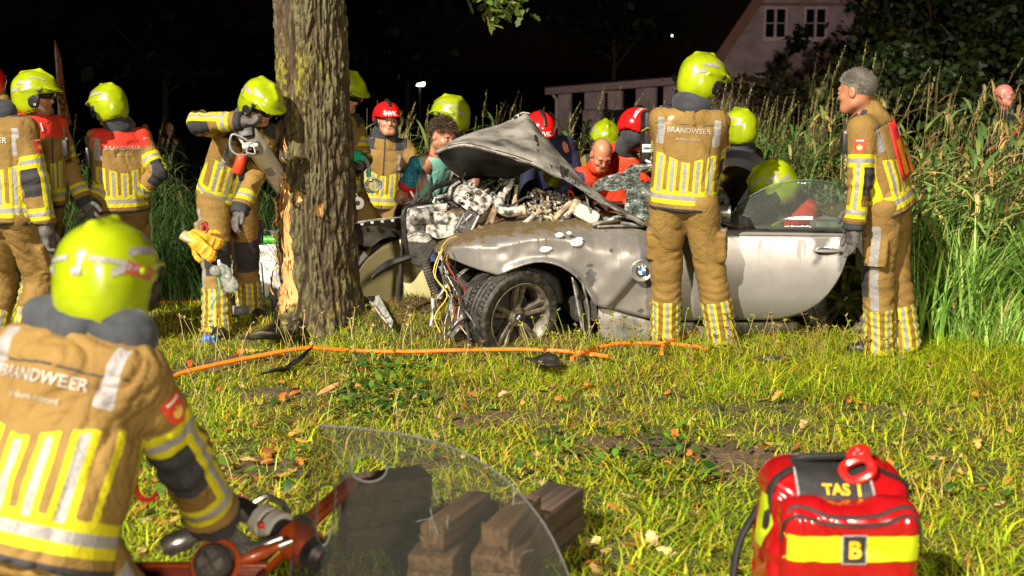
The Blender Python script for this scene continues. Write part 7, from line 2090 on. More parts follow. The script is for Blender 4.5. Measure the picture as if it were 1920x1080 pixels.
def build_panel():
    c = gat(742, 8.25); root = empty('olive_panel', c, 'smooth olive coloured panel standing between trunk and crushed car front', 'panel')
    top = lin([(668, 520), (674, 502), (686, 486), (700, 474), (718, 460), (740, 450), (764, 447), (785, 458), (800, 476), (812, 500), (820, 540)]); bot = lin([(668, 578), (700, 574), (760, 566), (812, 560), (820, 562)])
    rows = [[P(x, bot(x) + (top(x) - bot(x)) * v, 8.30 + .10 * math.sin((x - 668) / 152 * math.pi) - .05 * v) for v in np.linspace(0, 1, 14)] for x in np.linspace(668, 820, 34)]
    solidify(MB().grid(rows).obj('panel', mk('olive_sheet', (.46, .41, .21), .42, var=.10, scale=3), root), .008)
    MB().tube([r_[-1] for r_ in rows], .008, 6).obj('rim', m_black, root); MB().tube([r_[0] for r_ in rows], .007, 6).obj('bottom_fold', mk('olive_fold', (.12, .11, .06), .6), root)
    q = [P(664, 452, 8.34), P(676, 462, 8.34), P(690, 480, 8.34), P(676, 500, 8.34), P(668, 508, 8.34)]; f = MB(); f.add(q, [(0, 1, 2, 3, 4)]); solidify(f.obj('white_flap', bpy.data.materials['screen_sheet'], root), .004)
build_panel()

def flat_piece(name, label, cat, outl, mat, lift=.03, th=.014, curl=.05, group=None):
    pts = [GP(x, y) for x, y in outl]; c = sum(pts, Vector()) / len(pts); cz = gz1(c.x, c.y)
    root = empty(name, (c.x, c.y, cz), label, cat, group)
    n = len(pts); V = []; F = []
    rings = (0.0, .35, .7, 1.0)
    for j, q in enumerate(rings):
        for p in pts:
            v = c.lerp(p, q); V.append(Vector((v.x, v.y, gz1(v.x, v.y) + lift + curl * q * q + .014 * math.sin(v.x * 23 + v.y * 17))))
    for j in range(3):
        for k in range(n): F.append((j * n + k, j * n + (k + 1) % n, (j + 1) * n + (k + 1) % n, (j + 1) * n + k))
    mb = MB(); mb.add(V, F); o = mb.obj('shell', mat, root, weld=True); solidify(o, th)
    return root
m_dull = mk('muddy_plastic', (.022, .020, .017), .5, var=.5, scale=12, col2=(.075, .066, .05), bump=.4, bscale=40, lo=.3, hi=.7)
r_ = flat_piece('undertray_fragment', 'large dark plastic undertray lying on the soil left of the tree foot', 'car part', [(452, 668), (480, 652), (520, 632), (515, 612), (506, 594), (520, 592), (545, 612), (566, 632), (560, 648), (545, 662), (520, 672), (490, 677)], m_dull, .05, .016, .06)
for a, b_ in (((500, 655), (545, 645)), ((490, 664), (535, 660)), ((515, 640), (552, 632))):
    p, q = GP(*a), GP(*b_); MB().tube([Vector((v.x, v.y, gz1(v.x, v.y) + .085)) for v in (p, p.lerp(q, .5), q)], .008, 5).obj('rib', m_dull, r_)
r_ = flat_piece('broken_trim', 'narrow black strip lying under the orange hose on bare soil', 'car part', [(490, 722), (530, 712), (560, 700), (590, 680), (572, 697), (545, 712), (515, 722)], m_black, .03, .012, .03)
MB().tube([GP(580, 682) + Vector((0, 0, .06)), GP(606, 698) + Vector((0, 0, .05))], .008, 6).obj('chrome_rod', m_chrome, r_)
flat_piece('grey_panel_shard', 'long pale grey plastic shard slanting out of the earth mound', 'car part', [(676, 596), (690, 598), (712, 618), (738, 644), (734, 650), (718, 640), (700, 622)], mk('grey_shard', (.30, .29, .27), .6, var=.4, scale=18, bump=.3), .06, .012, .04)
flat_piece('black_shard', 'glossy black shard in the grass below the hose end', 'car part', [(984, 702), (1000, 692), (1030, 690), (1048, 697), (1050, 708), (1020, 712)], m_black, .06, .012, .02)
flat_piece('dark_strip', 'dark flat strip in the grass between the two standing firefighters', 'car part', [(1408, 686), (1440, 680), (1500, 684), (1506, 690), (1440, 692)], m_dull, .06, .010, .0)
flat_piece('white_scrap', 'white plastic scrap on the ground behind the ram firefighter', 'scrap', [(372, 577), (385, 568), (400, 572), (396, 580)], m_white, .05, .02, .02)
flat_piece('grey_case', 'flat grey case lid lying behind the ram firefighter', 'case', [(425, 603), (440, 592), (470, 592), (468, 612), (440, 615)], mk('case_grey', (.14, .14, .14), .5), .05, .06, .0)
sp = empty('wood_splinter', GP(614, 748), 'orange wood splinter lying in the grass below the tree', 'splinter')
p, q = GP(596, 757) + Vector((0, 0, .05)), GP(634, 741) + Vector((0, 0, .07)); MB().tube([p, p.lerp(q, .3), p.lerp(q, .7), q], [.006, .022, .020, .007], 6, flat=.5).obj('splinter', bpy.data.materials['split_wood'], sp, smooth=False)
for i, (x, y, l) in enumerate(((690, 1, 0),)): pass
gb = empty('blue_glove', gpt(391, 643), 'crumpled blue disposable glove by the boot of the ram firefighter', 'glove')
ops = [('+', ell(gpt(391, 643) + Vector((0, 0, .04)), (.045, .03, .03)), 0)] + [('+', cap(gpt(391, 643) + Vector((0, 0, .04)), gpt(391, 643) + Vector((dx, dy, dz)), .016, .008), .01) for dx, dy, dz in ((.08, .0, .02), (.07, .02, .05), (-.06, .0, .03), (.02, -.03, .06), (-.03, .02, .07))]
V, Q = sdf_surface(ops, .006); V += vert_normals(V, Q) * fold_disp(V, 3, .008, (40, 40, 40))[:, None]; link_mesh('glove_film', np_mesh('g', V, Q), mk('blue_nitrile', (.02, .16, .62), .35, var=.15, scale=30), gb)

# hydraulic hoses
m_hose = mk('orange_hose', (.68, .17, .012), .4, var=.15, scale=20, bump=.1)
def hose(pts, label, r_=.0135, lift=.035, end=True):
    w = [GP(x, y) for x, y in pts]; w = [Vector((p.x, p.y, gz1(p.x, p.y) + lift)) for p in w]
    root = empty('hydraulic_hose', w[0], label, 'hose', 'orange hydraulic hoses in the grass')
    q = smoothline([tuple(p) for p in w], 60); q = [(a, b_, max(c_, gz1(a, b_) + .018)) for a, b_, c_ in q]
    MB().tube(q, r_, 10).obj('hose', m_hose, root)
    if end:
        e = Vector(q[-1]); t = (Vector(q[-1]) - Vector(q[-4])).normalized(); MB().tube([e, e + t * .05, e + t * .09], [.018, .018, .014], 10).obj('coupling', m_alu, root)
hose([(318, 722), (345, 714), (420, 703), (500, 694), (575, 685), (660, 677), (760, 674), (850, 672), (960, 670), (1040, 672), (1100, 679), (1142, 688)], 'long orange hydraulic hose crossing in front of tree and front wheel', lift=.05, end=False)
hose([(1072, 690), (1100, 678), (1150, 668), (1200, 663), (1250, 662), (1300, 668), (1325, 674)], 'short orange hose arching in the grass at the feet of the standing firefighter', lift=.06, end=False)
hose([(1240, 686), (1246, 668), (1275, 652), (1320, 636), (1380, 618), (1440, 607), (1500, 600)], 'orange hose running between the legs of the standing firefighter under the door', lift=.07, end=False)
hose([(250, 590), (310, 578), (350, 575), (380, 578)], 'thin red hose on the grass at the far left', .010, .03, False)

# ------------------------------------------------------------------ ram tool, hanging gear, breathing bag, monitor
def P3(*a): return P(*a)
wt = mk('white_tool_paint', (.78, .76, .73), .4, var=.1, scale=14, bump=.1)
def build_ram():
    a, e = P(464, 250, 7.30), P(546, 372, 8.22); ax = (e - a).normalized()
    root = empty('cutting_ram', a, 'white cylindrical rescue ram with grey head carried by the bending firefighter', 'rescue tool')
    cyl = MB(); cyl.lathe(a, ax, [(.02, .001), (.02, .060), (.05, .068), (.16, .066), (.17, .073), (.20, .073), (.21, .069), (.9, .069), (1.0, .064), (1.0, .001)], 28); cb = cyl.obj('cylinder', wt, root)
    bv = bvh_of(cb); side = ax.cross(Vector((0, 1, 0))).normalized(); nn = side.cross(ax)
    if nn.y > 0: nn = -nn
    decal('label', rect_geo(.05, .12, 6, 6), a + ax * .45 + side * .01, nn.cross(ax) * -1, ax, bv, m_refl, cb, .002)
    M = Matrix((side, nn, ax)).transposed()
    MB().box(a + ax * .10 + nn * .055, (.11, .06, .13), M, .015).obj('valve_block', mk('tool_grey', (.36, .35, .33), .4, metal=.2), root)
    MB().lathe(a + ax * .06 + nn * .085, nn, [(0, .024), (.014, .024), (.016, .018), (.010, .016), (.010, .001)], 16).obj('button', m_module, root)
    MB().tube([a + ax * .10 + nn * .09 + side * x for x in (-.04, 0, .04)], .008, 6).obj('lever', m_module, root)
    MB().box(a - ax * .02, (.10, .09, .06), M, .015).obj('handle', m_module, root)
    for s_, pts in ((0, [(462, 262, 7.2), (436, 252, 7.18), (432, 278, 7.18), (450, 292, 7.2), (466, 288, 7.25)]), (1, [(470, 268, 7.12), (462, 284, 7.08), (478, 288, 7.08), (474, 270, 7.1)])):
        q = smoothline(pts, 24); MB().tube([P(*p) for p in q], .007 if s_ == 0 else .005, 6).obj('cable', m_refl, root)
build_ram()
rb = empty('red_cartridge', P(450, 322, 7.25), 'red cartridge bottle hanging on the chest of the ram firefighter', 'bottle')
a, e = P(456, 288, 7.42), P(443, 328, 7.42); ax = (e - a).normalized(); MB().lathe(a, ax, [(0, .012), (.01, .030), (.02, .034), (.12, .036), (.135, .030), (.135, .001)], 16).obj('bottle', mk('red_plastic', (.60, .05, .015), .35, var=.1), rb); MB().lathe(a, -ax, [(0, .014), (.03, .012), (.03, .001)], 10).obj('cap', m_module, rb)
gl = empty('work_gloves', P(378, 462, 7.42), 'pair of yellow leather work gloves hooked on the thigh of the ram firefighter', 'gloves')
my = mk('yellow_leather', (.58, .33, .02), .6, var=.25, scale=24, bump=.3, bscale=60); mc = mk('cream_cuff', (.55, .42, .25), .7, var=.2)
w0 = P(366, 452, 7.40)
V, Q = sdf_surface(hand_ops(w0, P(398, 482, 7.36) - w0, (0, -1, .2), 1, .35, 1.05, 1.35, .0), .0055); link_mesh('glove', np_mesh('g', V, Q), my, gl)
V, Q = sdf_surface(hand_ops(w0 + Vector((.02, .05, .02)), P(410, 470, 7.42) - w0, (0, -1, .2), -1, .4, 1.0, 1.3, .0), .0055); link_mesh('glove', np_mesh('g', V, Q), my, gl)
MB().tube([P(342, 440, 7.40), P(352, 446, 7.40), P(368, 454, 7.40)], [.060, .058, .045], 12, flat=.55).obj('cuff', mc, gl); MB().box(P(352, 447, 7.365), (.05, .02, .03), Matrix.Rotation(R(35), 3, 'Y'), .004).obj('cuff_label', m_red, gl)
MB().tube([P(384, 418, 7.5), P(378, 430, 7.45), P(384, 440, 7.43), P(390, 428, 7.46), P(384, 418, 7.5)], .006, 6).obj('carabiner', m_vest, gl)
clear = glass_mat('clear_vinyl', (.82, .82, .80), .72, True, 60)
mb_ = empty('mask_bag', P(425, 520, 7.38), 'clear plastic oxygen mask bag dangling at the knee of the ram firefighter', 'oxygen mask')
ops = [('+', cap(P(418, 505, 7.38), P(432, 535, 7.36), .040, .055, Vector((0, 1, 0)), .55), 0), ('+', cap(P(412, 496, 7.38), P(420, 508, 7.38), .02, .035), .02)]
V, Q = sdf_surface(ops, .008); V += vert_normals(V, Q) * fold_disp(V, 8, .012, (22, 22, 22))[:, None]; link_mesh('bag', np_mesh('g', V, Q), clear, mb_)
MB().lathe(P(404, 508, 7.35), Vector((.2, -1, .2)), [(0, .038), (.012, .036), (.02, .028), (.024, .001)], 18).obj('mask', clear, mb_); MB().tube([P(410, 488, 7.4), P(412, 498, 7.38)], .010, 8).obj('connector', m_white, mb_)
MB().tube([P(*p) for p in smoothline([(406, 512, 7.36), (412, 540, 7.34), (404, 560, 7.36), (396, 575, 7.4)], 14)], .005, 6).obj('tube', mk('teal_tube', (.05, .40, .33), .4), mb_)

bv_ = empty('breathing_mask', P(698, 330, 8.13), 'clear breathing mask on a green connector right of the trunk', 'oxygen mask')
gr = mk('green_connector', (.02, .42, .22), .35, var=.1)
MB().tube([P(*p) for p in ((660, 292, 8.18), (672, 294, 8.16), (684, 298, 8.14))], [.022, .030, .022], 12).obj('valve', gr, bv_); MB().lathe(P(666, 293, 8.17), P(684, 298, 8.14) - P(660, 292, 8.18), [(0, .01), (0, .042), (.03, .042), (.03, .01)], 16).obj('valve_disc', gr, bv_)
q = smoothline([(684, 298, 8.14), (690, 308, 8.12), (692, 322, 8.10)], 20); MB().tube([P(*p) for p in q], [.013 if i % 2 else .016 for i in range(20)], 10).obj('elbow_tube', clear, bv_); MB().tube([P(691, 320, 8.10), P(692, 332, 8.10)], .018, 10).obj('connector', gr, bv_)
ax = Vector((.35, -.8, -.45)).normalized(); MB().lathe(P(699, 346, 8.08), -ax, [(0, .062), (-.012, .066), (-.016, .058), (.01, .054), (.04, .035), (.055, .016), (.07, .014)], 24).obj('mask', clear, bv_)
MB().tube([P(*p) for p in smoothline([(662, 300, 8.14), (660, 325, 8.12), (664, 355, 8.10), (672, 370, 8.10)], 14)], .005, 6).obj('tube', m_white, bv_); MB().lathe(P(671, 381, 8.08), Vector((.1, -1, .1)), [(0, .018), (0, .045), (.03, .045), (.03, .018), (0, .018)], 20).obj('coil', m_white, bv_)

mon = empty('monitor_bag', P(1222, 280, 8.45), 'black medical monitor bag with white label beside the red helmet', 'medical bag')
M = rotmat((1, .12, 0), (.10, 0, 1))
MB().box(P(1224, 262, 8.46), (.17, .16, .42), M, .03).obj('body', m_module, mon)
fb = MB(); fb.box(P(1218, 286, 8.36), (.12, .03, .13), M, .01); fb.obj('pocket', m_black, mon)
lb = MB(); lb.box(P(1213, 278, 8.338), (.070, .006, .060), M, .002); lo_ = lb.obj('label', m_txtw, mon); decal('lettering', text_geo('LIFEPAK', .018, .03), P(1213, 278, 8.338), M.col[0], M.col[2], bvh_of(lo_), m_module, lo_, .003)
MB().tube([P(*p) for p in ((1204, 246, 8.4), (1214, 240, 8.36), (1226, 243, 8.36))], .011, 6, flat=.5).obj('strap', mk('yellow_strap', (.55, .42, .03), .5), mon)
MB().tube([P(1210, 300, 8.35), P(1222, 306, 8.34), P(1230, 304, 8.36)], .010, 6).obj('white_cable', m_white, mon)
rag = empty('yellow_cloth', P(1032, 336, 7.75), 'yellow green cloth scrap hanging below the folded bonnet', 'cloth')
rows = []
for i in range(8):
    u = i / 7; rows.append([CP(1016 + 34 * u + 4 * v, 316 + 10 * u + (30 - 10 * abs(u - .6)) * v, -.45 - .05 * math.sin(u * 6 + v * 3)) for v in np.linspace(0, 1, 7)])
solidify(MB().grid(rows).obj('cloth', mk('hivis_cloth', (.30, .36, .01), .7, var=.2), rag), .003)

# ------------------------------------------------------------------ foreground: cribbing blocks, shield, tools, rucksack
def wood_mat(name, c1, c2):
    m, N, L, b = nt_new(name)
    tc = N.new('ShaderNodeTexCoord'); oi = N.new('ShaderNodeObjectInfo'); mp = N.new('ShaderNodeMapping'); mp.inputs['Scale'].default_value = (22, 1.2, 22); L.new(tc.outputs['Object'], mp.inputs[0])
    ad = N.new('ShaderNodeVectorMath'); ad.operation = 'ADD'; L.new(mp.outputs[0], ad.inputs[0]); ml = N.new('ShaderNodeMath'); ml.operation = 'MULTIPLY'; ml.inputs[1].default_value = 40; L.new(oi.outputs['Random'], ml.inputs[0]); L.new(ml.outputs[0], ad.inputs[1])
    nz = N.new('ShaderNodeTexNoise'); nz.inputs['Scale'].default_value = 2.2; nz.inputs['Detail'].default_value = 7; L.new(ad.outputs[0], nz.inputs['Vector'])
    rp = N.new('ShaderNodeValToRGB'); rp.color_ramp.elements[0].color = (*c1, 1); rp.color_ramp.elements[1].color = (*c2, 1); rp.color_ramp.elements[0].position = .35; rp.color_ramp.elements[1].position = .68
    L.new(nz.outputs['Fac'], rp.inputs[0]); L.new(rp.outputs[0], b.inputs['Base Color']); b.inputs['Roughness'].default_value = .7
    bp = N.new('ShaderNodeBump'); bp.inputs['Strength'].default_value = .5; bp.inputs['Distance'].default_value = .006; L.new(nz.outputs['Fac'], bp.inputs['Height']); L.new(bp.outputs[0], b.inputs['Normal'])
    return m
m_wood = wood_mat('cribbing_wood', (.050, .030, .022), (.19, .118, .082)); m_woodd = wood_mat('dark_cribbing_wood', (.03, .02, .016), (.10, .066, .05))
_bm = {}
def block_mesh(dims, mat):
    key = (tuple(dims), mat.name)
    if key not in _bm:
        o = MB().box((0, 0, dims[2] / 2), dims, None, .006).obj('wooden_block', mat); me = o.data; bpy.data.objects.remove(o); _bm[key] = me
    return _bm[key]
def block(loc, dims, rz, mat, label):
    o = bpy.data.objects.new('wooden_block', block_mesh(dims, mat)); COL.objects.link(o); o.location = loc; o.rotation_euler = (0, 0, rz)
    return tag(o, label, 'block', 'wooden cribbing blocks in the foreground')
ordn = ('bottom', 'second from the bottom', 'third from the bottom', 'third from the top', 'second from the top', 'top')
def stack(px, d, n, dims, rz, mat, where, jit=.006, z0=None, names=None):
    p = G(px, d); z = gz1(p.x, p.y) if z0 is None else z0
    for i in range(n):
        nm = 'lowest' if i == 0 else 'topmost' if i == n - 1 else '%s from bottom' % ('second', 'third', 'fourth', 'fifth', 'sixth')[i - 1]
        block((p.x + random.uniform(-jit, jit), p.y + random.uniform(-jit, jit), z), dims, rz + random.uniform(-.02, .02), mat, 'brown wooden slab, %s in the %s' % (nm, where)); z += dims[2] + .001
    return p, z
p, z = stack(838, 3.58, 4, (.150, .36, .055), R(-13), m_wood, 'left front stack')
block((p.x + .035, p.y + .03, z), (.085, .36, .085), R(-24), m_wood, 'thick block lying on the left front stack')
p, z = stack(950, 3.52, 4, (.160, .36, .053), R(-13), m_wood, 'right front stack')
block((p.x + .02, p.y + .02, z), (.090, .33, .075), R(-20), m_wood, 'thick block lying across the top of the right front stack')
stack(722, 4.02, 3, (.32, .15, .082), R(22), m_woodd, 'dark stack behind the round hole')
stack(1028, 3.95, 2, (.15, .30, .098), R(-30), m_woodd, 'stack right of the shield')

def build_shield():
    root = empty('splinter_shield', G(800, 3.22, 0), 'large smoky clear plastic shield with rounded corner in front of the blocks', 'shield')
    o = Vector(G(800, 3.20, 0)); nrm = Vector((.06, -1, .34)).normalized()
    W = lambda x, y, e=0: plane_hit(x, y, o, nrm, e)
    ux = Vector((1, .06, 0)).normalized(); uy = nrm.cross(ux).normalized()
    if uy.z < 0: uy = -uy
    to2 = lambda q: ((q - o).dot(ux), (q - o).dot(uy))
    outer = [(597, 797), (665, 803), (745, 812)] + [tuple(p) for p in smoothline([(745, 812), (830, 833), (905, 868), (965, 915), (1015, 975), (1048, 1035), (1072, 1100), (1085, 1180)], 30)][1:] + [(1088, 1290), (530, 1290), (538, 1180), (546, 1050), (560, 950), (578, 870)]
    hole = [(692 + 34 * math.cos(a), 878 + 26 * math.sin(a)) for a in np.linspace(0, 2 * math.pi, 28, endpoint=False)]
    slot = [(597, 915), (612, 908), (626, 912), (629, 930), (623, 985), (612, 1020), (600, 1018), (592, 990)]
    slot = [tuple(p) for p in smoothline(slot + [slot[0]], 30)][:-1]
    cu = bpy.data.curves.new('s', 'CURVE'); cu.dimensions = '2D'; cu.fill_mode = 'BOTH'; cu.extrude = .003
    for ol in (outer, hole, slot):
        sp_ = cu.splines.new('POLY'); sp_.points.add(len(ol) - 1); sp_.use_cyclic_u = True
        for pt, (x, y) in zip(sp_.points, ol):
            a, b_ = to2(W(x, y)); pt.co = (a, b_, 0, 1)
    ob = bpy.data.objects.new('s', cu); COL.objects.link(ob); dg = bpy.context.evaluated_depsgraph_get(); dg.update()
    me = bpy.data.meshes.new_from_object(ob.evaluated_get(dg)); bpy.data.objects.remove(ob)
    M = Matrix((ux, uy, ux.cross(uy))).transposed().to_4x4(); M.translation = o; me.transform(M)
    link_mesh('sheet', me, glass_mat('smoky_polycarbonate', (.80, .78, .72), .985, False, 24), root)
    rs = random.Random(4); scm = mk('scratch_white', (.28, .28, .27), .6)
    sc = MB()
    for i in range(11):
        x, y = rs.uniform(760, 1000), rs.uniform(900, 1070); dx, dy = rs.uniform(-12, 30), rs.uniform(15, 60) * rs.choice((1, 1, -.2)); sc.tube([W(x, y, .004), W(x + dx * .5 + rs.uniform(-3, 3), y + dy * .5, .004), W(x + dx, y + dy, .004)], rs.choice((.0003, .0004, .0006)), 4)
    so = sc.obj('scratches', scm, root); so['kind'] = 'stuff'
    ed = mk('polished_edge', (.10, .10, .10), .25, spec=.6)
    for ol, nm in ((outer[:36], 'edge'), (hole + [hole[0]], 'hole_edge'), (slot + [slot[0]], 'slot_edge')): MB().tube([W(*q) for q in ol], .0035, 5).obj(nm, ed, root)
build_shield()

m_ored = mk('orange_red_paint', (.34, .055, .010), .35, var=.15, scale=12, coat=.3); m_steel = mk('worn_steel', (.34, .33, .32), .3, metal=.8, var=.3, scale=20, bump=.1)
def fp(x, y, d): return P(x, y, d)
m_dred = mk('shaded_red_paint', (.16, .018, .008), .45, var=.25, scale=12)  # tray wall red, darkened to put the shade inside the tray into the colour
def build_tools():
    # ram with label
    root = empty('hydraulic_ram', G(545, 3.35, gz1(-.6, 3.3)), 'orange hydraulic ram with yellow black label leaning beside the shield', 'rescue tool')
    a, e = fp(440, 1105, 3.15), fp(660, 905, 3.78); ax = (e - a).normalized(); Ln = (e - a).length
    b1 = MB(); b1.lathe(a, ax, [(0, .001), (0, .034), (Ln * .42, .034), (Ln * .42, .028), (Ln * .98, .028), (Ln, .024), (Ln, .001)], 24); bo = b1.obj('barrel', m_ored, root)
    b2 = MB(); b2.lathe(a + ax * Ln * .47, ax, [(-.05, .034), (-.04, .046), (.04, .05), (.06, .044), (.07, .03)], 24); b2.obj('collar', m_steel, root)
    for k in (-1, 1): MB().tube([a + ax * Ln * .56 + Vector((.012 * k, -.02, .016)), e + Vector((.012 * k, -.018, .014))], .004, 5).obj('groove', m_char, root)
    side = ax.cross(Vector((0, -1, .5))).normalized(); nn = side.cross(ax)
    if nn.y > 0: nn = -nn
    bv = bvh_of(bo); g = rect_geo(.22, .036, 10, 5); ux = ax; uy = nn.cross(ax)
    lb = decal('label', g, a + ax * Ln * .24 + nn * .04, ux, uy, bv, mk('label_yellow', (.50, .48, .06), .5, var=.3), bo, .0015)
    decal('label_band', rect_geo(.15, .028, 8, 4), a + ax * Ln * .26 + nn * .04, ux, uy, bv, m_char, lb, .0025); decal('lettering', text_geo('700', .030, .02), a + ax * Ln * .33 + nn * .04, ux, uy, bv, m_txtw, lb, .004)
    # cutter handle
    root = empty('hydraulic_cutter', G(490, 3.5, gz1(-.7, 3.5)), 'black and steel hydraulic cutter head lying by the kneeling hand', 'rescue tool')
    a, e = fp(438, 938, 3.55), fp(560, 1018, 3.35); ax = (e - a).normalized()
    L_ = (e - a).length
    MB().lathe(a, ax, [(0, .001), (0, .022), (.03, .024), (.03, .001)], 18).obj('end_cap', m_steel, root)
    MB().lathe(a, ax, [(.03, .026), (.05, .028), (L_ * .42, .030), (L_ * .42, .001)], 20).obj('grip', m_module, root)
    for t, r_ in ((.44, .052), (.62, .058)): MB().lathe(a + ax * L_ * t, ax, [(0, .02), (0, r_), (.032, r_), (.036, r_ - .006), (.036, .02)], 24).obj('ring', mk('ring_grey', (.42, .40, .37), .4), root)
    MB().lathe(a + ax * L_ * .5, ax, [(0, .042), (.20, .044), (.22, .05), (.26, .05), (.28, .03)], 22).obj('body', m_module, root)
    MB().ball(fp(490, 985, 3.36), .012, 8).obj('button', m_vest, root)
    MB().lathe(a + ax * L_ * 1.0, ax, [(-.04, .058), (.0, .066), (.05, .060), (.08, .03), (.08, .001)], 22).obj('head', m_ored, root)
    br = MB(); br.tube([fp(475, 942, 3.6), fp(500, 930, 3.62), fp(530, 944, 3.6), fp(540, 962, 3.55)], .013, 8); br.obj('carrying_handle', m_steel, root)
    # tray with couplings
    c = fp(325, 1150, 3.0); root = empty('tool_tray', (c.x, c.y, .0), 'red open tray with hydraulic couplings under the kneeling arm', 'tray')
    z = c.z
    f = lambda dx, dy, dz, sx, sy, sz, nm, mt, rot=None: MB().box(c + Vector((dx, dy, dz)), (sx, sy, sz), rot, .006).obj(nm, mt, root)
    f(0, 0, -.14, .44, .36, .02, 'base', m_ored); f(0, -.18, -.04, .44, .02, .20, 'wall', m_dred); f(0, .18, -.04, .44, .02, .20, 'wall', m_dred); f(-.22, 0, -.04, .02, .34, .20, 'wall', m_dred); f(.22, 0, -.04, .02, .34, .20, 'wall', m_dred)
    f(0, .18, .067, .46, .03, .012, 'rim', m_ored)
    for dx in (-.17, .17): f(dx, 0, -.30, .06, .3, .30, 'foot', m_char)
    for i, (x, y, dd_, r_) in enumerate(((335, 1015, 3.2, .034), (462, 1034, 3.2, .022), (480, 1040, 3.18, .020))):
        p = fp(x, y, dd_); cp = empty('coupling', p, ('silver coupling lying on the tray below the forearm', 'small steel coupling nearest the ram label', 'rust red coupling end beside the steel coupling')[i], 'coupling', 'hydraulic couplings on the tray')
        ax = Vector((.9, .35, .25)).normalized(); MB().lathe(p - ax * .05, ax, [(0, .001), (0, r_ * .7), (.02, r_), (.08, r_), (.09, r_ * .75), (.12, r_ * .7), (.12, .001)], 18).obj('sleeve', m_steel if i < 2 else m_ored, cp); MB().lathe(p + ax * .07, ax, [(0, r_ * .6), (.04, r_ * .55), (.04, .001)], 14).obj('nipple', m_chrome, cp)
    p = fp(404, 1058, 3.08); dsk = empty('cutting_disc', p, 'dark disc with four pale facets beside the kneeling glove', 'disc')
    ax = Vector((-.1, -.85, .5)).normalized(); MB().lathe(p, ax, [(0, .001), (0, .052), (.03, .055), (.04, .05), (.04, .001)], 28).obj('disc', m_char, dsk)
    u = ax.orthogonal().normalized(); w = ax.cross(u)
    for k in range(4):
        t = k * math.pi / 2; d1 = u * math.cos(t) + w * math.sin(t); d2 = u * math.cos(t + 1.2) + w * math.sin(t + 1.2)
        MB().plate([p + ax * .043 + d1 * .006, p + ax * .043 + d1 * .036, p + ax * .043 + (d1 + d2) * .024, p + ax * .043 + d2 * .036], .006, ax).obj('facet', m_steel, dsk, smooth=False)
    MB().tube([p + (u * math.cos(t) + w * math.sin(t)) * .066 for t in np.linspace(0, 2 * math.pi, 30)], .008, 6).obj('guard_ring', m_ored, dsk)
    lp = empty('red_sling', fp(262, 920, 3.2), 'orange red sling loop hanging below the kneeling elbow pad', 'sling')
    MB().tube([fp(*q) for q in smoothline([(256, 870, 3.15), (254, 910, 3.15), (264, 934, 3.14), (284, 936, 3.14), (292, 926, 3.16)], 20)], .014, 8, flat=.5).obj('webbing', m_vest, lp)
    fl = MB()
build_tools()

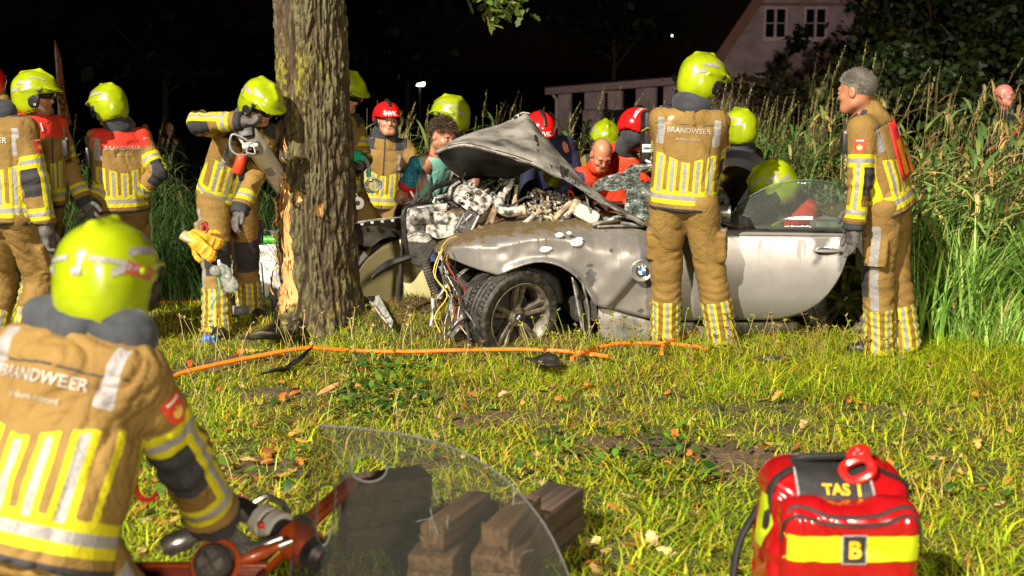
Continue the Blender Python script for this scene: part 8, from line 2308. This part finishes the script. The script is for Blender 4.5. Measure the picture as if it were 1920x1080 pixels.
def build_bag():
    d0 = 3.22; c = G(1556, d0); zg = gz1(c.x, c.y)
    root = empty('medical_rucksack', (c.x, c.y, zg), 'red glossy medical rucksack with yellow reflective band on the grass at lower right', 'rucksack')
    red = mk('red_tarpaulin', (.27, .004, .006), .22, var=.08, scale=5, coat=.5, bump=.18, bscale=9)
    yl = mk('lime_band', (.36, .43, .010), .3, var=.08, scale=30, coat=.3); bk = mk('black_webbing', (.012, .012, .013), .6, var=.3, bump=.3, bscale=200)
    cx, cy = c.x, c.y
    ops = [('+', sbox((cx, cy + .06, zg + .262), (.215, .125, .262), None, .09), 0), ('+', sbox((cx, cy + .02, zg + .18), (.222, .15, .18), None, .07), .03), ('-', sbox((cx, cy - .10, zg + .575), (.4, .13, .12), Matrix.Rotation(R(38), 3, 'X'), .02), .04)]
    V, Q = sdf_surface(ops, .008); V += vert_normals(V, Q) * (fold_disp(V, 60, .008, (5, 5, 7)))[:, None]
    body = link_mesh('body', np_mesh('b', V, Q), red, root); bv = bvh_of(body)
    ops = [('+', sbox((cx + .005, cy - .10, zg + .225), (.198, .07, .225), None, .05), 0), ('+', cap((cx - .15, cy - .10, zg + .43), (cx - .10, cy - .10, zg + .435), .036), .04), ('+', cap((cx + .10, cy - .10, zg + .435), (cx + .15, cy - .10, zg + .43), .036), .04)]
    V, Q = sdf_surface(ops, .007); V += vert_normals(V, Q) * (fold_disp(V, 61, .008, (6, 6, 6)))[:, None]
    pk = link_mesh('front_pocket', np_mesh('b', V, Q), red, root); pv = bvh_of(pk)
    zb = zg + .338
    band = decal('lime_band', rect_geo(.374, .076, 30, 8), (cx + .005, cy - .2, zb), (1, 0, 0), (0, 0, 1), pv, yl, pk, .004)
    ld = mk('lime_dark', (.40, .48, .012), .35)
    for k in range(7):
        for s in (-1, 1):
            g = []; F = []
            for q in range(7):
                t = q / 6 - .5; g += [(.05 * s * t - .0012, .076 * t), (.05 * s * t + .0012, .076 * t)]
                if q: F.append((2 * q - 2, 2 * q - 1, 2 * q + 1, 2 * q))
            decal('band_stitch', (g, F), (cx - .165 + .055 * k, cy - .2, zb), (1, 0, 0), (0, 0, 1), pv, ld, band, .0055)
    pt = decal('letter_patch', rect_geo(.062, .078, 6, 8), (cx + .003, cy - .2, zb), (1, 0, 0), (0, 0, 1), pv, bk, pk, .008)
    decal('patch_border', rect_geo(.070, .086, 6, 8), (cx + .003, cy - .2, zb), (1, 0, 0), (0, 0, 1), pv, m_refl, pk, .0065)
    amb = mk('amber_print', (.80, .36, .01), .5, var=.05)
    decal('lettering', text_geo('B', .066, .045), (cx + .003, cy - .2, zb - .002), (1, 0, 0), (0, 0, 1), pv, amb, pt, .011)
    decal('side_band', shape_geo([(-.08 + .02 * i, -.05 + .006 * abs(i - 3), .05 - .006 * abs(i - 3)) for i in range(9)], 8), (cx - .3, cy + .01, zg + .36), (0, -1, 0), (0, 0, 1), bv, yl, body, .005)
    un = Vector((0, -.62, .78)); uy = Vector((0, .78, .62)); o0 = Vector((cx - .012, cy - .02, zg + .475))
    rows = [(-.085 + .0125 * i, -.118 + .04 * max(0, (3 - i) / 3), .102 - .03 * max(0, (3 - i) / 3)) for i in range(17)]
    tp = decal('top_panel', shape_geo(rows, 18), o0, (1, 0, 0), uy, bv, bk, body, .007)
    tv = bvh_of(tp); [decal('lettering', text_geo(s_, .046, .035), o0 + Vector((x_, 0, 0)) - uy * .026, (1, 0, 0), uy, bv, amb, tp, .010) for s_, x_ in (('TAS', -.006), ('1', .062))]
    for a_, b_ in (((-.118, .05), (-.118, -.048)), ((-.118, -.048), (-.078, -.085)), ((-.078, -.085), (.072, -.085)), ((.072, -.085), (.102, -.048)), ((.102, -.048), (.102, .05))):
        p0 = o0 + Vector((a_[0], 0, 0)) + uy * a_[1]; p1 = o0 + Vector((b_[0], 0, 0)) + uy * b_[1]; pts = []
        for t in np.linspace(0, 1, 8):
            q = p0.lerp(p1, t); h_ = bv.ray_cast(q + un * .3, -un, .6)[0]; pts.append((h_ if h_ is not None else q) + un * .008)
        MB().tube(pts, .004, 6).obj('grey_piping', m_refl, tp)
    def arc(zs, off, r_, nm, mt, bvx):
        pts = []
        for x, z in zs:
            h_ = bvx.ray_cast(Vector((cx + x, cy - .6, zg + z)), Vector((0, 1, 0)), 1.0)[0]
            if h_ is not None: pts.append(h_ + Vector((0, -off, 0)))
        if len(pts) > 2: MB().tube([tuple(p) for p in smoothline([tuple(p) for p in pts], 40)], r_, 6, flat=.7).obj(nm, mt, root)
    arc([(-.192, .345), (-.188, .405), (-.15, .432), (-.09, .413), (0, .406), (.09, .413), (.15, .432), (.188, .405), (.196, .345)], .003, .006, 'zip', bk, pv)
    arc([(-.19, .385), (-.17, .448), (-.12, .448), (-.06, .430), (.06, .430), (.12, .448), (.17, .448), (.192, .385)], .002, .007, 'zip', bk, pv)
    for s in (-1, 1):
        pts = []
        for t in np.linspace(0, 1, 12):
            x = s * (.118 + .095 * t)
            h_ = bv.ray_cast(Vector((cx + x, cy + .02 - .03 * t, zg + .9)), Vector((0, 0, -1)), 1.0)[0]
            pts.append((h_ if h_ is not None else Vector((cx + s * .218, cy, zg + .44 - .12 * t))) + Vector((0, 0, .003)))
        MB().tube(pts, .018, 6, flat=.25).obj('strap', bk, root)
    MB().tube([tuple(p) for p in smoothline([(cx - .12, cy + .08, zg + .515), (cx - .09, cy + .05, zg + .535), (cx, cy + .05, zg + .54), (cx + .06, cy + .06, zg + .535), (cx + .09, cy + .08, zg + .515)], 20)], .020, 8, flat=.6).obj('carry_handle', bk, root)
    rc = Vector((cx + .055, cy + .0, zg + .515)); M = Matrix.Rotation(R(-24), 3, 'Y') @ Matrix.Rotation(R(44), 3, 'X')
    pl = mk('red_hard_plastic', (.42, .012, .010), .25, coat=.4)
    fr = MB(); rows = []
    for i in range(29):
        t = 2 * math.pi * i / 28; q = Vector((.042 * math.copysign(abs(math.cos(t)) ** .7, math.cos(t)), .030 * math.copysign(abs(math.sin(t)) ** .7, math.sin(t)), 0)); rows.append(rc + M @ q)
    fr.tube(rows, .015, 8); fr.ball(rc + M @ Vector((.025, .045, .005)), .032, 12, (1.2, .8, .6), M); fr.obj('ring_buckle', pl, root)
    MB().ball(rc + M @ Vector((.025, .045, .022)), .014, 8).obj('buckle_stud', pl, root)
    MB().tube([tuple(p) for p in smoothline([(cx - .20, cy + .12, zg + .36), (cx - .26, cy + .12, zg + .24), (cx - .29, cy + .06, zg + .10), (cx - .27, cy + .0, zg + .02)], 16)], .024, 8, flat=.5).obj('shoulder_strap', bk, root)
    for s, z in ((1, .40), (1, .30)): MB().tube([(cx + .215, cy + .0, zg + z), (cx + .24, cy - .02, zg + z - .02), (cx + .235, cy - .02, zg + z - .08)], .008, 6, flat=.6).obj('side_strap', bk, root)
build_bag()
